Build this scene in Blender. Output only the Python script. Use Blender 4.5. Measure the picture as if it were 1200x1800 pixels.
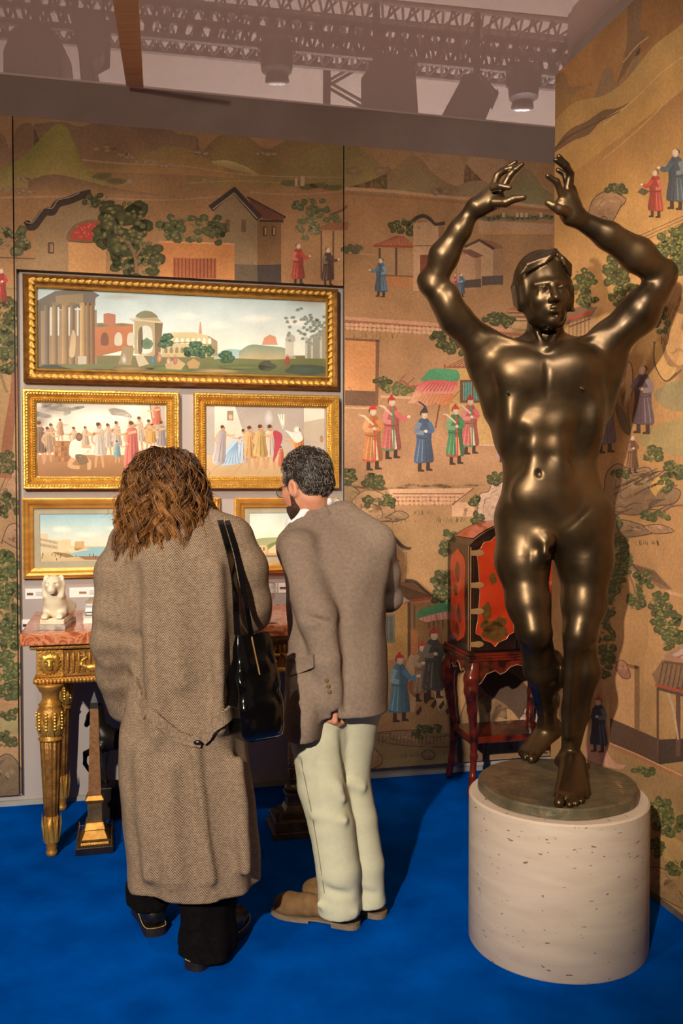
import bpy, math, random
import numpy as np
from mathutils import Vector, Matrix
from mathutils.geometry import tessellate_polygon

random.seed(7); np.random.seed(7)
for o in list(bpy.data.objects):
    bpy.data.objects.remove(o, do_unlink=True)
scene = bpy.context.scene
COL = scene.collection

# ---------------------------------------------------------------- camera
FPX, HC = 1615.0, 1.56
PITCH = math.atan(47.0 / FPX)
cd = bpy.data.cameras.new('camera')
cam = bpy.data.objects.new('camera', cd)
COL.objects.link(cam)
cd.sensor_fit = 'VERTICAL'; cd.sensor_height = 36.0; cd.lens = FPX / 1800.0 * 36.0
cam.location = (0, 0, HC); cam.rotation_euler = (math.pi / 2 - PITCH, 0, 0)
cd.clip_start = 0.05; cd.clip_end = 100
scene.camera = cam

# ---------------------------------------------------------------- world, exposure
w = bpy.data.worlds.new('world'); scene.world = w; w.use_nodes = True
bg = w.node_tree.nodes['Background']
bg.inputs[0].default_value = (1.0, 0.86, 0.74, 1); bg.inputs[1].default_value = 0.06
vs = scene.view_settings
vs.view_transform = 'Standard'; vs.look = 'None'; vs.gamma = 1.0
vs.use_curve_mapping = False
vs.exposure = 0.0

# ---------------------------------------------------------------- lamps
WARM = (1.0, 0.90, 0.76)
def spot(name, loc, target, power, size, blend=0.5, radius=0.04, col=WARM):
    l = bpy.data.lights.new(name, 'SPOT'); l.energy = power; l.color = col
    l.spot_size = math.radians(size); l.spot_blend = blend; l.shadow_soft_size = radius
    o = bpy.data.objects.new(name, l); COL.objects.link(o); o.location = loc
    d = Vector(target) - Vector(loc)
    o.rotation_euler = d.to_track_quat('-Z', 'Y').to_euler()
    return o
spot('key_spot', (-1.7, -3.0, 3.6), (-0.42, 4.1, 1.85), 2150, 45, 0.42, 0.06)
spot('fill_spot', (-1.05, 1.0, 3.42), (-0.35, 3.9, 0.9), 70, 95, 0.8, 0.05)
spot('picture_spot', (-1.0, 2.5, 3.42), (-0.98, 4.6, 1.55), 100, 58, 0.9, 0.06)
spot('picture_spot.001', (-0.45, 2.6, 3.42), (-0.40, 4.7, 1.5), 100, 50, 0.9, 0.06)
spot('statue_spot', (-0.70, 0.8, 3.42), (0.70, 3.2, 2.0), 120, 34, 0.6, 0.03)
for i_, x_ in enumerate((0.45, 0.75, 1.05)):
    spot('statue_spot.%03d' % (i_+1), (x_, 1.0, 3.42), (0.74, 3.15, 1.95), 75, 32, 0.7, 0.03)
spot('wall_spot', (-0.9, 1.6, 3.42), (1.0, 4.1, 2.75), 110, 50, 0.9, 0.05)
def area(name, loc, target, power, sx, sy, col):
    l = bpy.data.lights.new(name, 'AREA'); l.energy = power; l.color = col
    l.shape = 'RECTANGLE'; l.size = sx; l.size_y = sy
    o = bpy.data.objects.new(name, l); COL.objects.link(o); o.location = loc
    d = Vector(target) - Vector(loc)
    o.rotation_euler = d.to_track_quat('-Z', 'Y').to_euler()
area('added_hall_light', (0.5, 6.6, 2.5), (0.5, 11.0, 5.0), 2100, 6.0, 1.0, (1.0, 0.9, 0.84))  # unseen light added behind the booth wall to brighten the hall wall
area('added_hall_light.001', (0.0, 4.5, 8.0), (0.0, 4.5, 0.0), 240, 8.0, 6.0, (1.0, 0.88, 0.8))  # unseen overhead light added so the scrim glows from above

# ---------------------------------------------------------------- pixel rays
CP, SP = math.cos(PITCH), math.sin(PITCH)
def ray(px, py):
    a, b = (px - 600.0) / FPX, (900.0 - py) / FPX
    return Vector((a, CP + b * SP, -SP + b * CP))
CAM = Vector((0, 0, HC))
def at(px, py, depth):
    d = ray(px, py); return CAM + d * (depth / d.y)
def on_z(px, py, z=0.0):
    d = ray(px, py); return CAM + d * ((z - HC) / d.z)
def mpp(depth): return depth / FPX          # metres per pixel at a depth

class Plane:
    """upright plane: u along it, v = height, n towards the booth"""
    def __init__(s, p0, udir, ndir):
        s.p0, s.u, s.n = Vector(p0), Vector(udir).normalized(), Vector(ndir).normalized()
    def uv(s, px, py, n=0.0):
        d = ray(px, py); q = s.p0 + s.n * n
        t = (q - CAM).dot(s.n) / d.dot(s.n)
        p = CAM + d * t
        return ((p - s.p0).dot(s.u), p.z)
    def w(s, u, v, n=0.0):
        p = s.p0 + s.u * u + s.n * n
        return Vector((p.x, p.y, v))
ab = math.atan(6804.0 / FPX)                # direction of the back wall
UB = Vector((math.sin(ab), math.cos(ab), 0)); NB = Vector((math.cos(ab), -math.sin(ab), 0))
PB = Plane(on_z(617, 1374), UB, NB)         # mural face of the back wall
PR = Plane(on_z(1137, 1576), -NB, -UB)      # mural face of the right wall, u runs away from the viewer

# ---------------------------------------------------------------- materials
def lin(c):
    return tuple((x / 12.92 if x <= 0.04045 else ((x + 0.055) / 1.055) ** 2.4) for x in (v / 255.0 for v in c))
MATS = {}
def pm(name, c1, c2=None, scale=20.0, rough=0.6, metal=0.0, bump=0.0, bscale=None, detail=5.0,
       spec=0.5, ramp=(0.35, 0.65), stretch=(1, 1, 1), sheen=0.0, coat=0.0, rough2=None):
    """principled material: two colours mixed by noise, noise bump"""
    m = bpy.data.materials.new(name); m.use_nodes = True; MATS[name] = m
    nt = m.node_tree; N, L = nt.nodes, nt.links
    b = N['Principled BSDF']
    b.inputs['Roughness'].default_value = rough; b.inputs['Metallic'].default_value = metal
    b.inputs['Specular IOR Level'].default_value = spec
    if sheen: b.inputs['Sheen Weight'].default_value = sheen
    if coat: b.inputs['Coat Weight'].default_value = coat
    c1 = lin(c1) + (1,); c2 = (lin(c2) + (1,)) if c2 else c1
    tc = N.new('ShaderNodeTexCoord'); mp = N.new('ShaderNodeMapping')
    mp.inputs['Scale'].default_value = stretch
    L.new(tc.outputs['Object'], mp.inputs[0])
    nz = N.new('ShaderNodeTexNoise'); nz.inputs['Scale'].default_value = scale; nz.inputs['Detail'].default_value = detail
    L.new(mp.outputs[0], nz.inputs['Vector'])
    cr = N.new('ShaderNodeValToRGB')
    cr.color_ramp.elements[0].position, cr.color_ramp.elements[1].position = ramp
    cr.color_ramp.elements[0].color = c1; cr.color_ramp.elements[1].color = c2
    L.new(nz.outputs['Fac'], cr.inputs[0]); L.new(cr.outputs[0], b.inputs['Base Color'])
    if rough2 is not None:
        mr = N.new('ShaderNodeMapRange'); mr.inputs['To Min'].default_value = rough; mr.inputs['To Max'].default_value = rough2
        mr.inputs['From Min'].default_value = 0.3; mr.inputs['From Max'].default_value = 0.7
        L.new(nz.outputs['Fac'], mr.inputs['Value']); L.new(mr.outputs[0], b.inputs['Roughness'])
    if bump:
        n2 = N.new('ShaderNodeTexNoise'); n2.inputs['Scale'].default_value = bscale or scale * 4; n2.inputs['Detail'].default_value = 4
        L.new(mp.outputs[0], n2.inputs['Vector'])
        bp = N.new('ShaderNodeBump'); bp.inputs['Strength'].default_value = bump; bp.inputs['Distance'].default_value = 0.01
        L.new(n2.outputs['Fac'], bp.inputs['Height']); L.new(bp.outputs[0], b.inputs['Normal'])
    return m
def paintmat(name, rough=0.75, grain=14.0, amt=0.22, bump=0.05):
    """hand-painted print: colour from the mesh's own colour attribute, mottled by noise"""
    m = bpy.data.materials.new(name); m.use_nodes = True; MATS[name] = m
    nt = m.node_tree; N, L = nt.nodes, nt.links
    b = N['Principled BSDF']; b.inputs['Roughness'].default_value = rough; b.inputs['Specular IOR Level'].default_value = 0.25
    at_ = N.new('ShaderNodeAttribute'); at_.attribute_name = 'Col'
    tc = N.new('ShaderNodeTexCoord')
    def noise(sc, lo, hi, det):
        nz = N.new('ShaderNodeTexNoise'); nz.inputs['Scale'].default_value = sc; nz.inputs['Detail'].default_value = det
        L.new(tc.outputs['Object'], nz.inputs['Vector'])
        mr = N.new('ShaderNodeMapRange'); mr.inputs['From Min'].default_value = 0.3; mr.inputs['From Max'].default_value = 0.7
        mr.inputs['To Min'].default_value = lo; mr.inputs['To Max'].default_value = hi
        L.new(nz.outputs['Fac'], mr.inputs['Value']); return mr.outputs[0], nz.outputs['Fac']
    a, _ = noise(grain * 0.25, 1 - amt, 1 + amt * 0.8, 3); c, f = noise(grain * 6, 1 - amt * 0.6, 1 + amt * 0.6, 6)
    mu = N.new('ShaderNodeMath'); mu.operation = 'MULTIPLY'; L.new(a, mu.inputs[0]); L.new(c, mu.inputs[1])
    vm = N.new('ShaderNodeVectorMath'); vm.operation = 'SCALE'
    L.new(at_.outputs['Color'], vm.inputs[0]); L.new(mu.outputs[0], vm.inputs['Scale'])
    L.new(vm.outputs[0], b.inputs['Base Color'])
    bp = N.new('ShaderNodeBump'); bp.inputs['Strength'].default_value = bump; bp.inputs['Distance'].default_value = 0.003
    L.new(f, bp.inputs['Height']); L.new(bp.outputs[0], b.inputs['Normal'])
    return m

# ---------------------------------------------------------------- scene graph helpers
def wpos(o):
    p = Vector((0, 0, 0))
    while o: p += o.location; o = o.parent
    return p
def tag(o, label=None, cat=None, group=None, kind=None):
    if label: o['label'] = label
    if cat: o['category'] = cat
    if group: o['group'] = group
    if kind: o['kind'] = kind
    return o
def thing(name, loc, label, cat, group=None, kind=None):
    o = bpy.data.objects.new(name, None); COL.objects.link(o); o.location = loc
    o.empty_display_size = 0.1
    return tag(o, label, cat, group, kind)
def add(name, V, Fc, m, parent=None, smooth=False, cols=None, bevel=0.0, origin=None, auto=None):
    """world-space vertices -> one mesh object with its origin at its base"""
    A = np.asarray([tuple(v) for v in V] if not isinstance(V, np.ndarray) else V, dtype=np.float64)
    if origin is None:
        lo, hi = A.min(0), A.max(0); origin = ((lo[0] + hi[0]) / 2, (lo[1] + hi[1]) / 2, lo[2])
    origin = Vector(origin)
    A = A - np.array(origin)
    me = bpy.data.meshes.new(name)
    if isinstance(Fc, np.ndarray):
        nf, k = Fc.shape
        me.vertices.add(len(A)); me.vertices.foreach_set('co', A.astype(np.float32).ravel())
        me.loops.add(nf * k); me.loops.foreach_set('vertex_index', Fc.astype(np.int32).ravel())
        me.polygons.add(nf); me.polygons.foreach_set('loop_start', np.arange(0, nf * k, k, dtype=np.int32))
        me.update(calc_edges=True)
    else:
        me.from_pydata([tuple(v) for v in A], [], [tuple(f) for f in Fc]); me.update()
    if cols is not None:
        ca = me.color_attributes.new('Col', 'FLOAT_COLOR', 'POINT')
        cc = np.ones((len(A), 4), np.float32); cc[:, :3] = np.asarray(cols, np.float32)
        ca.data.foreach_set('color', cc.ravel())
    if m is not None:
        for mm in (m if isinstance(m, (list, tuple)) else [m]):
            me.materials.append(MATS[mm] if isinstance(mm, str) else mm)
    if smooth: me.polygons.foreach_set('use_smooth', [True] * len(me.polygons))
    o = bpy.data.objects.new(name, me); COL.objects.link(o)
    if parent is not None:
        o.parent = parent; o.location = origin - wpos(parent)
    else: o.location = origin
    if bevel:
        bv = o.modifiers.new('bevel', 'BEVEL'); bv.width = bevel; bv.segments = 2; bv.limit_method = 'ANGLE'
    if auto: me.set_sharp_from_angle(angle=math.radians(auto))
    return o
def inst(src, loc, parent=None, rot=None, scale=None, name=None):
    o = src.copy(); COL.objects.link(o); o.parent = parent
    o.location = Vector(loc) - (wpos(parent) if parent else Vector())
    if rot is not None:
        if isinstance(rot, Matrix): o.rotation_euler = rot.to_euler()
        else: o.rotation_euler = rot
    if scale is not None: o.scale = scale if hasattr(scale, '__len__') else (scale,) * 3
    return o
class MB:
    def __init__(s): s.V, s.F = [], []
    def quadbox(s, P):                       # 8 corners: bottom 4 ccw, top 4 ccw
        b = len(s.V); s.V += [Vector(p) for p in P]
        s.F += [(b+3,b+2,b+1,b), (b+4,b+5,b+6,b+7), (b,b+1,b+5,b+4), (b+1,b+2,b+6,b+5), (b+2,b+3,b+7,b+6), (b+3,b,b+4,b+7)]
        return s
    def box(s, lo, hi, M=None):
        x0,y0,z0 = lo; x1,y1,z1 = hi
        P = [Vector(p) for p in ((x0,y0,z0),(x1,y0,z0),(x1,y1,z0),(x0,y1,z0),(x0,y0,z1),(x1,y0,z1),(x1,y1,z1),(x0,y1,z1))]
        if M is not None: P = [M @ p for p in P]
        return s.quadbox(P)
    def taper(s, c, h0, h1, z0, z1, M=None):  # rectangular frustum, half sizes h0 -> h1
        c = Vector(c)
        P = [c + Vector((sx*h0[0], sy*h0[1], z0)) for sx, sy in ((-1,-1),(1,-1),(1,1),(-1,1))]
        P += [c + Vector((sx*h1[0], sy*h1[1], z1)) for sx, sy in ((-1,-1),(1,-1),(1,1),(-1,1))]
        if M is not None: P = [M @ p for p in P]
        return s.quadbox(P)
    def lathe(s, prof, M=None, n=24, flute=0, fd=0.0):
        """prof: (r, z) list"""
        b = len(s.V)
        for r, z in prof:
            for i in range(n):
                a = 2*math.pi*i/n
                rr = r*(1 - fd*(0.5+0.5*math.cos(flute*a))) if flute else r
                p = Vector((rr*math.cos(a), rr*math.sin(a), z)); s.V.append(M @ p if M is not None else p)
        k = len(prof)
        for j in range(k-1):
            for i in range(n):
                s.F.append((b+j*n+i, b+j*n+(i+1)%n, b+(j+1)*n+(i+1)%n, b+(j+1)*n+i))
        s.F.append(tuple(b+i for i in reversed(range(n)))); s.F.append(tuple(b+(k-1)*n+i for i in range(n)))
        return s
    def tube(s, pts, r, n=8, cap=True):
        pts = [Vector(p) for p in pts]; m = len(pts)
        rs = r if hasattr(r, '__len__') else [r]*m
        b = len(s.V); prev = None
        for i, p in enumerate(pts):
            t = (pts[min(i+1,m-1)] - pts[max(i-1,0)]).normalized()
            if prev is None:
                a = Vector((0,0,1)) if abs(t.z) < 0.9 else Vector((1,0,0))
                x = t.cross(a).normalized()
            else: x = (prev - t*prev.dot(t)).normalized()
            prev = x; y = t.cross(x)
            for j in range(n):
                a = 2*math.pi*j/n; s.V.append(p + (x*math.cos(a) + y*math.sin(a))*rs[i])
        for i in range(m-1):
            for j in range(n):
                s.F.append((b+i*n+j, b+i*n+(j+1)%n, b+(i+1)*n+(j+1)%n, b+(i+1)*n+j))
        if cap:
            s.F.append(tuple(b+j for j in reversed(range(n)))); s.F.append(tuple(b+(m-1)*n+j for j in range(n)))
        return s
    def ball(s, c, r, M=None, n=10, k=7):
        c = Vector(c); r = r if hasattr(r, '__len__') else (r, r, r); b = len(s.V)
        for j in range(k+1):
            t = math.pi*j/k
            for i in range(n):
                a = 2*math.pi*i/n
                p = c + Vector((r[0]*math.sin(t)*math.cos(a), r[1]*math.sin(t)*math.sin(a), -r[2]*math.cos(t)))
                s.V.append(M @ p if M is not None else p)
        for j in range(k):
            for i in range(n):
                s.F.append((b+j*n+i, b+j*n+(i+1)%n, b+(j+1)*n+(i+1)%n, b+(j+1)*n+i))
        return s
    def plate(s, pts, off):                   # polygon extruded by vector off
        pts = [Vector(p) for p in pts]; n = len(pts); b = len(s.V); off = Vector(off)
        s.V += pts + [p + off for p in pts]
        tr = tessellate_polygon([pts])
        for t in tr:
            s.F.append((b+t[0], b+t[1], b+t[2])); s.F.append((b+n+t[2], b+n+t[1], b+n+t[0]))
        for i in range(n): s.F.append((b+i, b+(i+1)%n, b+n+(i+1)%n, b+n+i))
        return s
    def done(s, name, m, parent=None, **kw): return add(name, s.V, s.F, m, parent, **kw)
def crom(pts, n=6, closed=False):
    """Catmull-Rom through points"""
    P = [np.array(p, float) for p in pts]; out = []; m = len(P)
    rng = range(m if closed else m-1)
    for i in rng:
        p0 = P[(i-1) % m] if (closed or i > 0) else P[i]; p1 = P[i]; p2 = P[(i+1) % m]
        p3 = P[(i+2) % m] if (closed or i+2 < m) else p2
        for j in range(n):
            t = j/n
            out.append(0.5*((2*p1)+(-p0+p2)*t+(2*p0-5*p1+4*p2-p3)*t*t+(-p0+3*p1-3*p2+p3)*t**3))
    if not closed: out.append(P[-1])
    return out

# ---------------------------------------------------------------- implicit surfaces (smooth unions meshed by surface nets)
class SDF:
    def __init__(s): s.pr = []
    def rc(s, a, b, r1, r2=None, k=0.02, op=1):     # tapered capsule
        r2 = r1 if r2 is None else r2
        a, b = np.array(a, float), np.array(b, float); R = max(r1, r2)
        s.pr.append(('rc', (a, b, r1, r2), np.minimum(a, b)-R, np.maximum(a, b)+R, k, op)); return s
    def chain(s, pts, rs, k=0.02, op=1):
        for i in range(len(pts)-1): s.rc(pts[i], pts[i+1], rs[i], rs[i+1], k, op)
        return s
    def el(s, c, r, R=None, k=0.02, op=1):          # ellipsoid, R: 3x3 rotation (columns = axes)
        c = np.array(c, float); r = np.array(r if hasattr(r, '__len__') else (r, r, r), float)
        R = np.eye(3) if R is None else np.array(R, float)
        ext = np.abs(R) @ r
        s.pr.append(('el', (c, r, R), c-ext, c+ext, k, op)); return s
    def bx(s, c, hs, R=None, rd=0.01, k=0.02, op=1):
        c = np.array(c, float); hs = np.array(hs, float); R = np.eye(3) if R is None else np.array(R, float)
        ext = np.abs(R) @ hs
        s.pr.append(('bx', (c, hs, R, rd), c-ext, c+ext, k, op)); return s
    def lf(s, secs, k=0.02, op=1, fold=None, p=2.0):   # stacked sections (z, cx, cy, rx, ry), bottom to top
        A = np.array(sorted(secs), float)
        lo = np.array(((A[:,1]-A[:,3]).min(), (A[:,2]-A[:,4]).min(), A[0,0])) - .02; hi = np.array(((A[:,1]+A[:,3]).max(), (A[:,2]+A[:,4]).max(), A[-1,0])) + .02
        s.pr.append(('lf', (A, fold, p), lo, hi, k, op)); return s
    def mesh(s, h, lo=None, hi=None, disp=None):
        pos = [p for p in s.pr if p[5] == 1]
        if lo is None: lo = np.min([p[2] for p in pos], 0) - 4*h
        if hi is None: hi = np.max([p[3] for p in pos], 0) + 4*h
        lo = np.array(lo, float); hi = np.array(hi, float)
        n = np.ceil((hi-lo)/h).astype(int)+1
        ax = [lo[i] + h*np.arange(n[i]) for i in range(3)]
        Fd = np.full(n, 0.3, np.float32)
        for kind, a, plo, phi, k, op in s.pr:
            mg = k + 3*h
            i0 = np.maximum(np.floor((plo-mg-lo)/h).astype(int), 0); i1 = np.minimum(np.ceil((phi+mg-lo)/h).astype(int)+1, n)
            if np.any(i1 <= i0): continue
            sl = tuple(slice(i0[i], i1[i]) for i in range(3))
            X = ax[0][sl[0]][:, None, None]; Y = ax[1][sl[1]][None, :, None]; Z = ax[2][sl[2]][None, None, :]
            if kind == 'rc':
                A, B, r1, r2 = a; ba = B-A; l2 = max(ba @ ba, 1e-9)
                px, py, pz = X-A[0], Y-A[1], Z-A[2]
                t = np.clip((px*ba[0]+py*ba[1]+pz*ba[2])/l2, 0, 1)
                d = np.sqrt((px-t*ba[0])**2+(py-t*ba[1])**2+(pz-t*ba[2])**2) - (r1+(r2-r1)*t)
            elif kind == 'el':
                c, r, R = a; px, py, pz = X-c[0], Y-c[1], Z-c[2]
                q = [(px*R[0,i]+py*R[1,i]+pz*R[2,i])/r[i] for i in range(3)]
                k0 = np.sqrt(q[0]**2+q[1]**2+q[2]**2)
                k1 = np.sqrt((q[0]/r[0])**2+(q[1]/r[1])**2+(q[2]/r[2])**2)
                d = k0*(k0-1)/np.maximum(k1, 1e-6)
                d = np.where(k0 < 1e-3, -r.min(), d)
            elif kind == 'lf':
                A, fold, pw = a; z = Z.ravel()
                def ip(j):                      # smooth interpolation of the sections
                    zz = A[:,0]; i = np.clip(np.searchsorted(zz, z)-1, 0, len(zz)-2); t = np.clip((z-zz[i])/(zz[i+1]-zz[i]), 0, 1)
                    m_ = np.gradient(A[:,j], zz); dz = zz[i+1]-zz[i]; t2, t3 = t*t, t*t*t
                    return ((2*t3-3*t2+1)*A[i,j]+(t3-2*t2+t)*dz*m_[i]+(-2*t3+3*t2)*A[i+1,j]+(t3-t2)*dz*m_[i+1])[None, None, :]
                cx, cy, rx, ry = ip(1), ip(2), np.maximum(ip(3), .01), np.maximum(ip(4), .01)
                qx, qy = (X-cx)/rx, (Y-cy)/ry
                kk = (np.abs(qx)**pw+np.abs(qy)**pw)**(1/pw)
                if fold is not None: kk = kk - fold(np.arctan2(qy, qx), Z+0*kk)
                d = (kk-1)*np.minimum(rx, ry)
                d = np.maximum(d, np.maximum(A[0,0]-Z, Z-A[-1,0]))
            else:
                c, hs, R, rd = a; px, py, pz = X-c[0], Y-c[1], Z-c[2]
                q = [np.abs(px*R[0,i]+py*R[1,i]+pz*R[2,i])-(hs[i]-rd) for i in range(3)]
                d = np.sqrt(sum(np.maximum(v, 0)**2 for v in q)) + np.minimum(np.maximum(q[0], np.maximum(q[1], q[2])), 0) - rd
            f = Fd[sl]
            if op == 1:
                hh = np.clip(0.5+0.5*(d-f)/k, 0, 1); Fd[sl] = d+(f-d)*hh - k*hh*(1-hh)
            else:
                hh = np.clip(0.5-0.5*(f+d)/k, 0, 1); Fd[sl] = f+(-d-f)*hh + k*hh*(1-hh)
        if disp is not None:
            I = np.argwhere(np.abs(Fd) < 0.06)
            P = lo + I*h
            Fd[I[:,0], I[:,1], I[:,2]] -= disp(P[:,0], P[:,1], P[:,2]).astype(np.float32)
        return nets(Fd, lo, h)
def nets(Fd, lo, h):
    S = Fd < 0
    c = [S[i:Fd.shape[0]-1+i, j:Fd.shape[1]-1+j, k:Fd.shape[2]-1+k] for i in (0,1) for j in (0,1) for k in (0,1)]
    cnt = sum(x.astype(np.int8) for x in c)
    act = (cnt > 0) & (cnt < 8)
    I = np.argwhere(act); n = len(I)
    idm = np.full(act.shape, -1, np.int32); idm[act] = np.arange(n)
    cor = [(i,j,k) for i in (0,1) for j in (0,1) for k in (0,1)]
    val = np.stack([Fd[I[:,0]+i, I[:,1]+j, I[:,2]+k] for i,j,k in cor], 1).astype(np.float64)
    acc = np.zeros((n,3)); num = np.zeros(n)
    for a in range(8):
        for b in range(a+1, 8):
            da = np.array(cor[b])-np.array(cor[a])
            if np.abs(da).sum() != 1: continue
            m = (val[:,a] < 0) != (val[:,b] < 0)
            t = np.where(m, val[:,a]/np.where(m, val[:,a]-val[:,b], 1), 0)
            acc += m[:,None]*(np.array(cor[a])[None]+t[:,None]*da[None]); num += m
    V = lo + (I + acc/num[:,None])*h
    Q = []
    for axn in range(3):
        o1, o2 = [(1,2),(2,0),(0,1)][axn]
        s0 = [slice(None)]*3; s1 = [slice(None)]*3
        s0[axn] = slice(0,-1); s1[axn] = slice(1,None)
        A, B = S[tuple(s0)], S[tuple(s1)]
        E = np.argwhere(A != B)
        ok = (E[:,o1] > 0) & (E[:,o2] > 0) & (E[:,o1] < Fd.shape[o1]-1) & (E[:,o2] < Fd.shape[o2]-1)
        E = E[ok]
        def g(d1, d2):
            e = E.copy(); e[:,o1] -= d1; e[:,o2] -= d2
            return idm[e[:,0], e[:,1], e[:,2]]
        q = np.stack([g(1,1), g(0,1), g(0,0), g(1,0)], 1)
        inside = A[E[:,0], E[:,1], E[:,2]]
        q[~inside] = q[~inside][:, ::-1]
        Q.append(q)
    Q = np.concatenate(Q); Q = Q[(Q >= 0).all(1)]
    return V, Q
def smooth_mesh(V, Q, it=2, lam=0.5):
    V = V.copy()
    E = np.concatenate([Q[:, [i, (i+1) % 4]] for i in range(4)])
    for _ in range(it):
        S = np.zeros_like(V); C = np.zeros(len(V))
        for a, b in ((0,1),(1,0)):
            np.add.at(S, E[:,a], V[E[:,b]]); np.add.at(C, E[:,a], 1)
        V += lam*(S/np.maximum(C,1)[:,None]-V)
    return V
def drop(V, Q, mask_fn):
    """remove the faces whose centre satisfies mask_fn"""
    c = V[Q].mean(1); keep = ~mask_fn(c)
    Q = Q[keep]; used = np.unique(Q); mp = np.full(len(V), -1); mp[used] = np.arange(len(used))
    return V[used], mp[Q]
def merge(*ms):
    Vs, Qs, o = [], [], 0
    for V, Q in ms: Vs.append(V); Qs.append(Q+o); o += len(V)
    return np.concatenate(Vs), np.concatenate(Qs)
from mathutils.bvhtree import BVHTree
def bvh(V, Q): return BVHTree.FromPolygons([tuple(v) for v in V], [tuple(int(i) for i in q) for q in Q])
def hit(tree, px, py, fallback=3.0, off=0.0):
    d = ray(px, py).normalized(); h = tree.ray_cast(CAM, d)
    if h[0] is None: return at(px, py, fallback)
    return h[0] + h[1]*off
def ribbon(pts, nrm, w, th):
    """strap with a flat section: pts path, nrm outward normals, w width, th thickness"""
    V, Fc = [], []; m = len(pts)
    for i in range(m):
        t = (Vector(pts[min(i+1, m-1)])-Vector(pts[max(i-1, 0)])).normalized(); n = Vector(nrm[i]); n = (n-t*n.dot(t)).normalized(); s_ = t.cross(n)
        ww = w[i] if hasattr(w, '__len__') else w
        p = Vector(pts[i]); V += [p-s_*ww/2, p+s_*ww/2, p+s_*ww*.44+n*th, p-s_*ww*.44+n*th]
    for i in range(m-1):
        for j in range(4): Fc.append((4*i+j, 4*i+(j+1) % 4, 4*i+4+(j+1) % 4, 4*i+4+j))
    Fc += [(3,2,1,0), (4*m-4,4*m-3,4*m-2,4*m-1)]
    return V, Fc
def basis(fwd, up=(0,0,1)):
    """columns: right, fwd, up"""
    f = Vector(fwd).normalized(); r = f.cross(Vector(up)).normalized(); u = r.cross(f)
    return np.array([[r.x,f.x,u.x],[r.y,f.y,u.y],[r.z,f.z,u.z]])
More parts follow.
